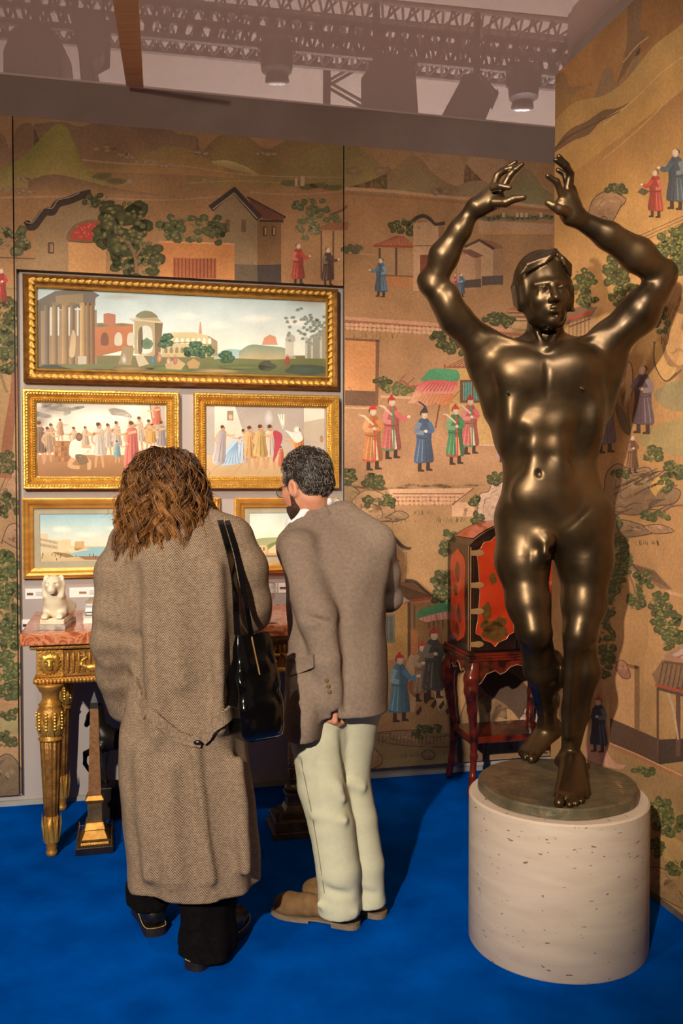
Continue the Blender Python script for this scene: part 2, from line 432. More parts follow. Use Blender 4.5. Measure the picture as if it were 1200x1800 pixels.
# ================================================================ painted surfaces (flat print on panels and canvases)
def lerp3(a, b, t): return tuple(a[i] + (b[i]-a[i])*t for i in range(3))
def vg(c0, y0, c1, y1):
    return lambda x, y: lerp3(c0, c1, min(max((y-y0)/(y1-y0), 0), 1))
def hg(c0, x0, c1, x1):
    return lambda x, y: lerp3(c0, c1, min(max((x-x0)/(x1-x0), 0), 1))
class Paint:
    """flat paint traced in photo pixels, laid on a wall or canvas plane"""
    def __init__(s, plane, n=0.0, gain=1.0, rnd=1, tone=0.0):
        s.pl, s.n, s.g, s.T, s.R, s.tone = plane, n, gain, [], random.Random(rnd), tone
        s.rg = 1.0
    def c(s, col, x, y):
        c = col(x, y) if callable(col) else col
        if s.tone: c = lerp3(c, (160,128,100), s.tone)
        return tuple(min(v*s.g, 0.92) for v in lin([min(max(q, 0), 255) for q in c]))
    def tri(s, P, col, lvl):
        s.T.append(([s.pl.uv(x, y, s.n) for x, y in P], [s.c(col, x, y) for x, y in P], lvl))
    def poly(s, pts, col, lvl=10):
        pts = [(float(p[0]), float(p[1])) for p in pts]
        for t in tessellate_polygon([[Vector((x, y, 0)) for x, y in pts]]):
            s.tri([pts[i] for i in t], col, lvl)
    def sm(s, pts, col, lvl=10, n=4): s.poly(crom(pts, n, True), col, lvl)
    def rect(s, x0, y0, x1, y1, col, lvl=10): s.poly([(x0,y0),(x1,y0),(x1,y1),(x0,y1)], col, lvl)
    def quad(s, a, b, c_, d, col, lvl): s.tri([a,b,c_], col, lvl); s.tri([a,c_,d], col, lvl)
    def ridge(s, top, base, ct, cb, lvl=5, rows=4, n=5):
        T = crom(top, n); ct = tuple(v*s.rg for v in ct); cb = tuple(v*s.rg for v in cb)
        bf = base if callable(base) else (lambda x: base)
        for i in range(len(T)-1):
            (xa, ya), (xb, yb) = T[i], T[i+1]
            for j in range(rows):
                t0, t1 = j/rows, (j+1)/rows
                P = [(xa, ya+(bf(xa)-ya)*t0), (xb, yb+(bf(xb)-yb)*t0), (xb, yb+(bf(xb)-yb)*t1), (xa, ya+(bf(xa)-ya)*t1)]
                def cf(x, y, xa=xa, ya=ya):
                    t = (y-ya)/max(bf(xa)-ya, 1e-3); return lerp3(ct, cb, min(max(t, 0), 1))
                s.quad(*P, cf, lvl)
    def blob(s, cx, cy, rx, ry, ci, co, lvl=10, n=12, wob=0.15, rot=0.0):
        ca, sa = math.cos(rot), math.sin(rot); ring = []
        for i in range(n):
            a = 2*math.pi*i/n; k = 1+s.R.uniform(-wob, wob)
            x, y = rx*k*math.cos(a), ry*k*math.sin(a); ring.append((cx+x*ca-y*sa, cy+x*sa+y*ca))
        for i in range(n):
            a, b = ring[i], ring[(i+1) % n]
            s.T.append(([s.pl.uv(*q, s.n) for q in ((cx, cy), a, b)],
                        [s.c(ci, cx, cy), s.c(co, *a), s.c(co, *b)], lvl))
    def line(s, pts, w, col, lvl=12, curve=True):
        P = crom(pts, 4) if (curve and len(pts) > 2) else [np.array(p, float) for p in pts]
        ws = w if hasattr(w, '__len__') else (w, w)
        m = len(P); L = []
        for i in range(m):
            d = P[min(i+1, m-1)]-P[max(i-1, 0)]; d = d/(np.hypot(*d)+1e-9); nn = np.array((-d[1], d[0]))
            k = (ws[0]+(ws[1]-ws[0])*i/max(m-1, 1))*0.5; L.append((P[i]+nn*k, P[i]-nn*k))
        for i in range(m-1): s.quad(tuple(L[i][0]), tuple(L[i+1][0]), tuple(L[i+1][1]), tuple(L[i][1]), col, lvl)
    def tree(s, cx, cy, rx, ry, dark=(40,46,26), mid=(72,76,40), light=(158,146,88), n=26, lvl=20, r=None):
        r = r or max(5.0, 0.26*min(rx, ry)); R = s.R
        for k in range(n):
            a, q = R.uniform(0, 2*math.pi), math.sqrt(R.random())
            x, y = cx+rx*q*math.cos(a), cy+ry*q*math.sin(a)
            s.blob(x, y, r*R.uniform(.9, 1.5), r*R.uniform(.8, 1.3), mid, dark, lvl+k % 6, 12, .14)
        for k in range(int(n*1.1)):
            a, q = R.uniform(0, 2*math.pi), math.sqrt(R.random())*0.95
            x, y = cx+rx*q*math.cos(a), cy+ry*q*math.sin(a)-r*.3
            s.blob(x, y, r*R.uniform(.3, .62), r*R.uniform(.26, .5), lerp3(mid, light, R.uniform(.35, 1)), lerp3(dark, mid, R.uniform(.4, .9)), lvl+7+k % 7, 8, .2)
    def fig(s, x, y, h, robe, trim=None, hat=None, under=None, face=(226,200,172), d=1, lvl=30, boots=(52,36,28), arm='fold', prop=None):
        """robed walking figure: feet at (x, y), height h in pixels, facing d"""
        X = lambda a: x + d*a*h
        Y = lambda b: y - b*h
        dk = lerp3(robe, (30,20,20), .45); lt = lerp3(robe, (240,220,195), .28)
        for bx_, by in ((-.07, .0), (.06, .015)):
            s.poly([(X(bx_-.025),Y(.17)), (X(bx_+.03),Y(.17)), (X(bx_+.03),Y(by+.03)), (X(bx_+.075),Y(by+.012)), (X(bx_+.07),Y(by-.01)), (X(bx_-.03),Y(by-.008))], boots, lvl)
        body = [(X(-.085),Y(.80)), (X(-.125),Y(.62)), (X(-.12),Y(.45)), (X(-.16),Y(.15)), (X(-.05),Y(.125)), (X(.06),Y(.135)), (X(.15),Y(.165)), (X(.115),Y(.45)), (X(.115),Y(.62)), (X(.075),Y(.80)), (X(0),Y(.83))]
        s.sm(body, hg(dk if d < 0 else robe, x-.15*h, robe if d < 0 else dk, x+.15*h), lvl+1, 3)
        for q in (-.09, -.03, .03, .085):
            s.line([(X(q*.7),Y(.5)), (X(q),Y(.32)), (X(q*1.25),Y(.15))], (.008*h, .02*h), lt if q < 0.02 else dk, lvl+2)
        if under: s.poly([(X(.0),Y(.45)), (X(.05),Y(.45)), (X(.085),Y(.15)), (X(.02),Y(.14))], under, lvl+2)
        if trim:
            s.line([(X(.01),Y(.80)), (X(.03),Y(.5)), (X(.035),Y(.14))], .025*h, trim, lvl+3)
            s.line([(X(-.16),Y(.155)), (X(-.05),Y(.13)), (X(.035),Y(.135))], .025*h, trim, lvl+3)
        s.line([(X(-.12),Y(.53)), (X(0),Y(.51)), (X(.115),Y(.53))], .016*h, dk, lvl+4)
        if arm == 'out':
            s.line([(X(.06),Y(.75)), (X(.15),Y(.63)), (X(.24),Y(.64))], (.08*h, .07*h), robe, lvl+5)
            s.blob(X(.27), Y(.655), .03*h, .022*h, face, face, lvl+6, 8)
            s.line([(X(-.07),Y(.75)), (X(-.11),Y(.60)), (X(-.01),Y(.57))], (.085*h, .06*h), lt, lvl+5)
        else:
            s.line([(X(-.07),Y(.76)), (X(-.12),Y(.62)), (X(.0),Y(.60))], (.085*h, .07*h), lt, lvl+5)
            s.line([(X(.07),Y(.76)), (X(.13),Y(.64)), (X(.05),Y(.62))], (.08*h, .06*h), robe, lvl+5)
            s.blob(X(.025), Y(.625), .03*h, .028*h, face, face, lvl+6, 8)
        s.blob(X(.005), Y(.88), .052*h, .064*h, face, lerp3(face, (150,110,90), .35), lvl+6, 12, .03)
        s.blob(X(-.02), Y(.90), .045*h, .05*h, (56,42,38), (56,42,38), lvl+5, 10, .05)
        if hat:
            s.poly([(X(-.065),Y(.905)), (X(-.055),Y(.945)), (X(-.01),Y(.985)), (X(.05),Y(.95)), (X(.065),Y(.915))], hat, lvl+7)
            s.blob(X(0), Y(.985), .02*h, .02*h, hat, hat, lvl+7, 6)
        if prop == 'sabre':
            s.poly([(X(-.23),Y(.84)), (X(-.12),Y(.83)), (X(.02),Y(.69)), (X(.0),Y(.67)), (X(-.13),Y(.79))], (214,190,158), lvl+8)
    def rock(s, pts, c1=(168,128,92), c2=(104,76,54), lvl=12, strokes=6):
        xs = [p[0] for p in pts]; ys = [p[1] for p in pts]
        x0, x1, y0, y1 = min(xs), max(xs), min(ys), max(ys)
        s.sm(pts, vg(c1, y0, lerp3(c1, c2, .55), y1), lvl)
        s.line(list(pts)+[pts[0]], 1.6, lerp3(c2, (40,28,20), .5), lvl+1)
        cx, cy = sum(xs)/len(xs), sum(ys)/len(ys); w_, h_ = x1-x0, y1-y0
        for k in range(strokes+2):              # broken facets of light and shade
            fx, fy = s.R.uniform(-.26, .26), s.R.uniform(-.26, .26); up = fy < 0
            s.blob(cx+fx*w_, cy+fy*h_, w_*s.R.uniform(.08, .2), h_*s.R.uniform(.07, .16), lerp3(c1, (236,206,168), .25) if up else lerp3(c1, c2, .7), lerp3(c1, c2, .3), lvl+2+k % 3, 9, .3, s.R.uniform(-.6, .6))
        C_ = crom(pts, 4, True); m_ = len(C_)
        for k in range(strokes):                # short creases that follow the outline
            i0 = s.R.randrange(m_); ln = max(4, m_//5); t = s.R.uniform(.15, .6)
            q = [(cx+(C_[(i0+j) % m_][0]-cx)*(1-t)+s.R.uniform(-1, 1), cy+(C_[(i0+j) % m_][1]-cy)*(1-t)+s.R.uniform(-1, 1)) for j in range(ln)]
            s.line(q, (.8, s.R.uniform(1.2, 2.6)), lerp3(c2, c1, s.R.uniform(.0, .4)), lvl+5)
    def grass(s, x0, x1, y, h, col=(92,82,50), n=14, lvl=14):
        for k in range(n):
            x = s.R.uniform(x0, x1); s.line([(x, y+s.R.uniform(-2, 2)), (x+s.R.uniform(-3, 3), y-h*s.R.uniform(.5, 1))], (1.2, .4), col, lvl, False)
    def emit(s, name, m, parent, rect, dn=0.00004, n0=0.0004, inv=None):
        """clip to a rectangle (u0, u1, v0, v1) and link as one printed layer"""
        u0, u1, v0, v1 = rect; V, Fc, C = [], [], []
        for P, K, lvl in s.T:
            poly = [(p[0], p[1]) + k for p, k in zip(P, K)]
            for ax_, lim, sg in ((0, u0, 1), (0, u1, -1), (1, v0, 1), (1, v1, -1)):
                out = []
                for i in range(len(poly)):
                    a, b = poly[i], poly[(i+1) % len(poly)]
                    da, db = sg*(a[ax_]-lim), sg*(b[ax_]-lim)
                    if da >= 0: out.append(a)
                    if (da >= 0) != (db >= 0):
                        t = da/(da-db); out.append(tuple(a[q]+(b[q]-a[q])*t for q in range(5)))
                poly = out
                if len(poly) < 3: break
            if len(poly) < 3: continue
            b = len(V); nn = s.n + n0 + lvl*dn
            W = [s.pl.w(q[0], q[1], nn) for q in poly]
            nrm = (W[1]-W[0]).cross(W[2]-W[0])
            V += W; C += [q[2:5] for q in poly]
            idx = list(range(b, b+len(poly)))
            Fc.append(idx if nrm.dot(s.pl.n) > 0 else idx[::-1])
        return add(name, V, Fc, m, parent, cols=C)
def wallbox(pl, u0, u1, v0, v1, n0, n1):
    m = MB()
    P = [pl.w(u0,v0,n1), pl.w(u1,v0,n1), pl.w(u1,v0,n0), pl.w(u0,v0,n0), pl.w(u0,v1,n1), pl.w(u1,v1,n1), pl.w(u1,v1,n0), pl.w(u0,v1,n0)]
    return m.quadbox(P)
# ================================================================ the booth: carpet, walls, scrim
pm('carpet', (0,68,156), (0,90,194), scale=5.5, rough=1.0, bump=0.4, bscale=420, spec=0.0, ramp=(0.3,0.72))
pm('grey_panel', (172,160,154), (176,164,158), scale=6, rough=0.85, bump=0.05, bscale=300, spec=0.2)
pm('frieze', (146,124,114), (154,132,122), scale=5, rough=0.9, bump=0.08, bscale=500, spec=0.1)
pm('panel_edge', (92,78,66), (120,104,88), scale=12, rough=0.8)
pm('base_grey', (150,146,138), (162,156,148), scale=8, rough=0.8)
pm('hall_paint', (170,152,142), (176,160,150), scale=2, rough=0.95)
paintmat('mural', 0.8, 14, 0.22, 0.04)
paintmat('canvas', 0.45, 30, 0.10, 0.05)
paintmat('print', 0.6, 30, 0.03, 0.0)

fl = MB(); fl.box((-6, -3, -0.05), (6, 12, 0.0))
tag(fl.done('floor', 'carpet'), kind='structure')

ub = lambda x, y: PB.uv(x, y)
uL, uSeam1, uSeam2 = -3.9, ub(22.5, 240)[0], ub(604, 380)[0]
vTop = 0.5*(ub(300, 229)[1]+ub(603, 255)[1])
vBot = ub(700, 1348)[1]
uN0, uN1 = ub(33, 900)[0], ub(606, 800)[0]
vN1 = ub(300, 487)[1]
uEnd = 1.75
vCeil = PB.uv(600, 190, -0.02)[1]
REC = -0.035
wb = tag(wallbox(PB, uL, uEnd, 0.0, vCeil+0.02, -0.12, REC).done('wall_back', 'grey_panel'), kind='structure')
tag(wallbox(PB, uL, uEnd, vTop+0.004, vCeil+0.01, REC, -0.012).done('trim_1', 'frieze'), kind='structure')
tag(wallbox(PB, uL, uEnd, 0.0, vBot-0.035, REC, -0.022).done('baseboard_back', 'base_grey'), kind='structure')
panels = {}
g = 0.003
panels['l'] = (uL, uSeam1-g, vBot, vTop)
panels['c'] = (uSeam1+g, uSeam2-g, vN1, vTop)
panels['r'] = (uSeam2+g, uEnd, vBot, vTop)
pob = {}
# panel l: full strip left of the niche (a narrow piece continues to the niche edge below the centre panel)
for k, (u0, u1, v0, v1) in panels.items():
    pob[k] = wallbox(PB, u0, u1, v0, v1, REC+0.002, 0.0).done('mural_panel', 'panel_edge', wb)
strip = wallbox(PB, uSeam1+g, uN0, vBot, vN1-0.001, REC+0.002, 0.0).done('mural_panel', 'panel_edge', wb)
tag(pob['l'], 'narrow scenic wallpaper panel beside the niche'); tag(pob['c'], 'scenic wallpaper panel above the niche')
tag(pob['r'], 'scenic wallpaper panel with robed procession')

# ---------------------------------------------------------------- back mural
G = 1.25
P1 = Paint(PB, 0.0, G, 3, .22); P1.rg = 1.22
B0, B1, B2 = (128,96,62), (172,126,84), (158,116,76)
for i in range(30):                            # ground wash
    x0, x1 = -120+i*46, -120+(i+1)*46
    for (ya, ca), (yb, cb) in zip([(150,(150,110,76)), (260,(150,112,74)), (340,(158,114,74)), (450,(158,114,74)), (560,(164,118,78)), (800,(176,128,92)), (950,(150,114,74)), (1150,(168,122,78))],
                                  [(260,(150,112,74)), (340,(158,114,74)), (450,(158,114,74)), (560,(164,118,78)), (800,(176,128,92)), (950,(150,114,74)), (1150,(168,122,78)), (1440,(140,104,66))]):
        P1.quad((x0,ya), (x1,ya), (x1,yb), (x0,yb), vg(ca, ya, cb, yb), 0)
# far mountains, left and centre panels
P1.ridge([(-60,220),(0,232),(18,262),(30,225),(55,218),(75,262),(95,300)], 330, (98,74,56), (120,88,56), 1)
P1.ridge([(60,218),(110,214),(140,222),(200,214),(300,228),(330,262),(380,300)], 330, (92,72,54), (118,90,58), 1)
P1.ridge([(100,300),(160,215),(240,216),(262,248),(300,236),(345,240),(352,262),(420,312)], 335, (96,74,56), (128,94,60), 2)
P1.ridge([(330,300),(360,262),(390,236),(430,236),(470,262),(520,236),(570,230),(620,300)], 330, (96,78,46), (122,98,56), 3)
P1.ridge([(470,330),(505,290),(550,262),(610,248),(680,300)], lambda x: 320+(x-470)*.06, (104,90,54), (116,100,58), 4)
P1.ridge([(-30,330),(0,300),(40,275),(75,240),(100,218),(118,226),(135,262),(150,292),(185,318)], 330, (104,98,44), (134,112,64), 5)
P1.ridge([(50,318),(80,308),(110,308),(150,318),(210,332),(290,343)], 345, (98,74,54), (134,98,62), 6)
P1.ridge([(145,296),(200,290),(260,268),(300,258),(340,266),(420,312)], lambda x: 300+(x-145)*.045, (112,92,52), (138,100,62), 6)
P1.ridge([(372,283),(400,282),(430,292),(455,307)], lambda x: 288+(x-372)*.26, (150,134,84), (130,110,66), 7)
for pts, w in (([(145,281),(220,288),(320,292),(440,308),(600,312)], 3), ([(0,348),(120,346),(300,352),(420,340)], 4), ([(440,338),(520,342),(602,336)], 3), ([(330,322),(420,318),(500,322)], 2)):
    P1.line(pts, (w, w*.5), (176,136,100), 8)
for cx, cy, rx in ((180,262,20), (215,274,22), (250,285,20), (35,316,16), (300,290,16), (470,270,20), (355,270,12), (375,318,24), (228,320,6), (10,333,22), (50,337,16)):
    for k in range(5): P1.blob(cx+P1.R.uniform(-rx,rx), cy+P1.R.uniform(-3,3), 6, 3, (176,152,122), (140,110,78), 9+k % 3, 8)
for cx, cy in ((180,310),(205,318),(510,322),(540,328),(560,326),(585,330)): P1.blob(cx, cy, 18, 6, (82,86,50), (108,92,56), 8)
P1.rect(518,313,523,327,(190,160,130),10); P1.rect(528,309,535,327,(190,160,130),10)
# scalloped gable on the left
P1.poly([(50,398),(60,388),(78,376),(100,358),(130,348),(160,345),(180,365),(180,490),(24,478),(24,455),(62,455),(62,412)], vg((140,112,80),345,(150,118,82),480), 12)
P1.line([(46,396),(58,398),(68,386),(80,372),(92,372),(102,358),(122,352),(142,344),(160,340)], (15,14), (44,34,32), 14)
P1.line([(46,391),(56,392),(66,380),(78,366),(92,366),(102,352),(122,347),(140,339)], 1.5, (160,140,116), 15)
P1.blob(48,392,6,5,(44,34,32),(44,34,32),14)
P1.poly([(120,490),(120,424),(186,424),(186,495)], (196,140,86), 13)
P1.sm([(120,424),(124,402),(140,390),(160,386),(186,390),(186,424)], (112,84,58), 13); P1.sm([(127,420),(130,405),(144,394),(162,391),(186,395),(186,420)], (168,48,40), 14)
for k in range(34):
    x, y = P1.R.uniform(130,182), P1.R.uniform(396,419); P1.line([(x,y),(x+P1.R.uniform(-5,5),y+P1.R.uniform(-4,4))], 1, (206,110,88), 15, False)
P1.line([(120,424),(188,424)], 2.5, (110,74,50), 15); P1.rect(84,426,95,446,(78,58,42),14); P1.rect(88,429,93,443,(140,110,78),15)
# orange wall with red grille
P1.poly([(280,424),(412,428),(412,500),(280,494)], vg((196,120,64),424,(206,134,78),495), 12)
P1.line([(280,425),(412,429)], 3, (216,150,96), 13)
P1.poly([(304,453),(380,455),(380,490),(304,487)], (166,92,56), 14)
for k in range(12): P1.line([(307+k*6.4,454),(307+k*6.4,489)], 2, (128,46,34), 15, False)
# two-storey house
P1.poly([(376,366),(412,330),(452,384),(452,505),(412,500),(412,428),(382,426)], vg((128,104,74),330,(142,116,82),500), 15)
P1.poly([(452,386),(494,390),(494,505),(452,503)], vg((112,80,48),386,(120,84,52),500), 15)
P1.poly([(434,346),(440,347),(502,383),(494,388),(456,384)], (96,52,38), 17); P1.line([(434,346),(502,382)], 3, (50,34,30), 18)
P1.line([(370,367),(411,334),(456,384)], 13, (44,34,32), 18, False); P1.line([(374,368),(411,339),(452,384)], 1.6, (176,156,130), 19, False)
P1.line([(456,388),(498,389)], 4, (44,34,32), 18, False)
for x in (396, 424): P1.rect(x,386,x+8,408,(96,74,54),17)
for x in (462, 477): P1.rect(x,398,x+7,415,(54,38,30),17); P1.rect(x+3,400,x+6,413,(170,130,84),18)
P1.poly([(412,464),(452,466),(452,505),(412,502)], (96,82,66), 16); P1.poly([(452,466),(494,465),(494,508),(452,505)], (52,46,46), 16)
# trees
P1.tree(215,400,44,46,n=40,lvl=22); P1.tree(240,455,46,34,n=34,lvl=22); P1.tree(170,355,26,12,n=14,lvl=20); P1.tree(330,400,55,24,(58,66,42),(94,98,56),(160,150,96),n=36,lvl=20); P1.tree(380,405,14,24,n=12,lvl=20)
P1.line([(240,480),(238,455),(228,430),(205,415)], (7,2), (130,92,66), 36); P1.line([(238,452),(252,432),(262,424)], (4,1.5), (130,92,66), 36)
P1.tree(548,362,30,14,(64,72,44),(92,98,58),(150,146,98),n=14,lvl=20); P1.tree(560,385,36,14,(72,80,50),(110,112,68),(170,160,116),n=14,lvl=20); P1.tree(540,400,18,20,(80,84,56),(124,124,84),(176,168,130),n=12,lvl=20)
P1.tree(20,425,34,26,(60,64,44),(104,104,64),(184,170,124),n=24,lvl=20); P1.line([(-10,452),(62,455)], 2, (90,66,46), 36)
# small pavilion and figures at the seam
P1.poly([(556,404),(572,392),(612,390),(612,404)], (140,84,56), 17); P1.rect(562,406,606,492,(170,126,84),15)
for x in (563, 584): P1.rect(x,406,x+3,490,(86,60,44),17)
P1.line([(580,378),(600,370),(610,362)], 4, (96,70,50), 17)
P1.fig(524,500,76,(186,60,48),None,None,lvl=38,arm='out'); P1.fig(576,502,70,(70,48,44),None,None,lvl=38,arm='out')
# right-hand panel: mountains
P1.ridge([(600,258),(640,262),(690,262),(730,272),(760,330)], 335, (120,92,60), (132,98,66), 2)
P1.ridge([(690,300),(725,264),(760,268),(800,272),(830,300),(850,320)], 330, (126,98,70), (144,108,78), 1)
P1.ridge([(815,300),(830,272),(870,274),(900,290),(960,330)], 340, (136,104,76), (140,106,76), 1)
P1.ridge([(606,330),(650,318),(690,298),(715,278),(735,276),(755,298),(780,318),(808,330)], lambda x: 338+(x-606)*.05, (110,86,58), (112,96,66), 4)
P1.ridge([(880,350),(900,320),(918,298),(935,302),(955,330),(985,350)], 358, (104,88,60), (104,98,66), 4)
P1.ridge([(780,335),(830,318),(860,322),(900,335),(960,350)], lambda x: 340+(x-780)*.09, (118,96,68), (112,98,68), 3)
P1.line([(606,332),(680,336),(760,344),(850,352),(972,366)], (6,5), (190,142,106), 6); P1.line([(606,340),(720,348),(850,360),(972,372)], (4,4), (150,100,66), 5)
for k in range(16): P1.blob(846+k*8.4, 382+P1.R.uniform(-3,3), 8, 5, (92,100,68), (118,104,72), 8)
for x in (882,906,914,922,948): P1.rect(x,374,x+5,382,(196,164,136),16)
P1.ridge([(840,388),(900,390),(972,394)], 412, (150,116,90), (150,108,72), 6)
for cx in (622,670,770,780): P1.blob(cx, 300 if cx < 700 else 336, 14, 7, (150,126,100), (120,94,66), 8, 10, .3)
# courtyard buildings
P1.tree(712,400,26,14,n=16,lvl=16); P1.line([(606,444),(660,448)], 2, (180,140,104), 12)
P1.tree(620,438,16,6,(66,66,44),(84,80,52),(100,96,60),n=8,lvl=14)
P1.poly([(664,435),(726,440),(726,505),(664,500)], (160,120,82), 12)
P1.poly([(656,432),(702,413),(728,433)], (170,92,64), 18); P1.line([(656,432),(728,434)], 4, (140,60,40), 19, False)
for k in range(10): P1.line([(702+(k-4.5)*1.2,415),(660+k*7.2,430)], 1, (110,54,38), 19, False)
for x in (665, 694): P1.rect(x,436,x+4,484,(74,52,40),18)
P1.poly([(668,484),(727,486),(727,506),(668,503)], (176,112,66), 17); P1.line([(668,484),(727,486)], 2, (100,60,42), 18, False)
P1.poly([(726,392),(770,390),(770,512),(726,512)], (188,144,106), 20); P1.poly([(770,394),(780,396),(780,508),(770,510)], (140,98,66), 20)
P1.line([(722,392),(734,382),(746,380),(756,386),(764,394),(782,392)], (7,6), (50,40,36), 22); P1.line([(722,396),(734,387),(746,385),(756,391),(764,399)], 1.4, (170,140,110), 23)
P1.line([(727,432),(770,432)], 2, (120,84,62), 22, False); P1.rect(738,448,754,486,(112,52,38),22)
P1.poly([(818,432),(842,422),(866,438),(866,502),(818,500)], (184,142,106), 20); P1.poly([(866,438),(884,436),(884,500),(866,502)], (150,110,78), 20)
P1.line([(816,434),(842,422),(868,438)], 5, (66,50,44), 22, False); P1.poly([(842,421),(866,424),(886,436),(868,438)], (130,84,62), 22)
P1.poly([(804,446),(835,453),(835,508),(804,505)], (176,132,98), 23); P1.poly([(835,453),(845,452),(845,505),(835,508)], (156,114,84), 23)
P1.poly([(806,440),(826,438),(850,450),(834,454)], (104,66,52), 24)
P1.poly([(846,486),(884,484),(884,500),(846,502)], (70,58,56), 22); P1.poly([(804,494),(845,490),(845,505),(804,507)], (66,54,52), 24)
P1.fig(669,522,72,(70,106,134),(40,60,90),None,d=-1,lvl=30,arm='out'); P1.fig(810,522,44,(70,104,132),None,None,lvl=30); P1.fig(799,512,32,(186,90,86),None,None,lvl=28)
# ledge with stones
def stones(x0, x1, y0, y1, n, slope=0.0):
    P1.poly([(x0,y0),(x1,y0+slope*(x1-x0)),(x1,y1+slope*(x1-x0)),(x0,y1)], (124,70,50), 14)
    for k in range(n):
        t = (k+.5)/n; x = x0+(x1-x0)*t; y = (y0+y1)/2+slope*(x-x0)
        for yy in (-.22, .26):
            P1.blob(x+P1.R.uniform(-1,1), y+yy*(y1-y0), (x1-x0)/n*.62, (y1-y0)*.27, (214,166,128), (190,140,104), 15+k % 3, 7, .18)
P1.poly([(606,556),(972,582),(972,590),(606,562)], (196,140,108), 12); P1.poly([(606,562),(972,590),(972,596),(606,566)], (150,92,68), 13)
stones(606,780,566,580,22,.058); stones(860,972,590,604,12,.05)
P1.grass(608,700,594,12); P1.tree(785,596,28,18,n=20,lvl=20); P1.tree(800,612,22,10,n=10,lvl=20); P1.tree(872,560,26,10,n=12,lvl=20); P1.tree(892,562,10,14,n=8,lvl=20)
P1.poly([(900,560),(960,560),(960,700),(900,700)], (190,146,98), 12); P1.poly([(890,545),(925,528),(960,548)], (150,90,64), 16)
for yy in (550, 557, 564): P1.line([(892,yy),(960,yy)], 2, (90,60,48), 17, False)
# orange doorway
P1.poly([(606,596),(666,598),(662,688),(606,686)], vg((206,134,80),596,(214,142,88),690), 12); P1.poly([(606,594),(667,597),(666,601),(606,598)], (112,70,52), 14)
P1.poly([(660,598),(667,597),(664,714),(659,714)], (112,74,54), 14); P1.poly([(606,686),(660,688),(660,714),(606,712)], (96,68,52), 13); P1.line([(606,717),(662,718)], 3, (200,160,126), 14, False)
P1.tree(672,672,12,10,n=10,lvl=18); P1.tree(700,684,26,8,(66,74,44),(110,112,62),(170,156,100),n=14,lvl=18); P1.line([(668,697),(732,700)], 5, (206,160,122), 16, False)
# yellow house with teal window
P1.poly([(790,648),(900,646),(900,782),(790,778)], vg((196,148,86),648,(204,158,96),780), 12)
P1.poly([(784,645),(826,622),(905,618),(905,646)], (176,120,82), 14)
for k in range(13): P1.line([(826+k*4,624),(788+k*8,644)], 1.6, (116,70,50), 15, False)
P1.line([(784,645),(900,647)], 3, (140,72,54), 16, False)
P1.rect(808,668,858,708,(106,62,46),15); P1.rect(813,672,829,704,(66,124,116),16); P1.rect(832,672,854,704,(66,124,116),16)
for k in range(9): P1.line([(814+k*4.6,672),(814+k*4.6,704)], .8, (130,166,150), 17, False)
P1.line([(790,780),(900,784)], 3, (206,170,140), 15, False)
# procession
P1.sm([(752,652),(765,648),(800,650),(807,658),(803,670),(770,668),(740,669),(746,660)], (62,138,96), 30)
P1.sm([(748,668),(772,668),(803,670),(799,690),(775,692),(742,690),(728,686)], vg((204,76,82),668,(222,140,124),690), 29)
P1.sm([(730,688),(760,690),(796,692),(788,712),(765,710),(745,714),(730,710),(717,708),(724,700)], hg((220,160,128),718,(206,112,62),796), 28)
for k in range(9): P1.line([(756+k*5.4,672),(742+k*6.4,688)], 1.4, (176,60,68), 31, False); P1.line([(744+k*6,692),(730+k*7,710)], 1.2, (190,104,72), 30, False)
P1.line([(740,676),(722,680),(708,670),(700,672)], 3, (160,76,58), 28); P1.line([(772,712),(765,752)], 3, (120,64,44), 30, False); P1.line([(781,648),(781,640)], 3, (150,50,40), 31, False)
for a, b in (((684,690),(712,658)), ((694,694),(728,664)), ((640,708),(612,680)), ((648,706),(634,690)), ((790,706),(812,682)), ((796,708),(775,690))): P1.line([a,b], 1.2, (110,78,52), 26, False)
P1.fig(688,806,112,(206,96,96),(54,132,90),(176,44,40),(214,196,164),d=1,lvl=32,arm='out',prop='sabre')
P1.fig(655,826,116,(210,128,72),(196,66,46),(186,44,44),(222,190,160),d=1,lvl=38,prop='sabre')
P1.fig(745,828,112,(58,90,132),None,(60,44,40),None,d=1,lvl=38)
P1.fig(826,798,104,(208,92,94),(60,128,88),(176,44,40),(214,196,164),d=1,lvl=32,prop='sabre')
P1.fig(800,816,106,(58,128,84),(196,58,48),(186,54,44),(214,140,110),d=1,lvl=38,prop='sabre')
P1.line([(750,724),(746,714),(735,706)], 3, (40,50,80), 46); P1.fig(884,812,64,(150,130,170),None,None,lvl=30)
for k in range(26): P1.blob(P1.R.uniform(620,870), P1.R.uniform(852,860), 12, 3, (140,112,80), (160,118,82), 6)
# rocks and garden wall
P1.rock([(600,850),(625,858),(645,880),(690,900),(700,916),(640,914),(600,905)], (150,122,86), (90,72,50), 14, 7)
P1.rock([(618,880),(640,862),(668,866),(690,888),(692,912),(650,916),(628,905)], (176,134,96), (110,82,58), 17, 7)
P1.rock([(630,900),(645,886),(665,890),(672,908),(655,914),(636,912)], (186,146,108), (120,90,64), 20, 4); P1.rock([(676,910),(700,898),(718,906),(706,914)], (160,124,90), (90,70,52), 20, 3)
P1.tree(655,848,18,14,n=16,lvl=24); P1.tree(680,880,12,14,n=12,lvl=24); P1.tree(610,840,14,18,n=14,lvl=24); P1.tree(642,882,14,7,n=8,lvl=26)
P1.poly([(682,860),(832,858),(806,882),(690,882)], (206,160,124), 13); P1.line([(690,868),(815,868)], 2.4, (140,88,66), 15, False)
stones(692,806,873,888,16); P1.poly([(794,884),(834,882),(834,908),(794,908)], (206,160,124), 17); stones(803,832,892,908,5)
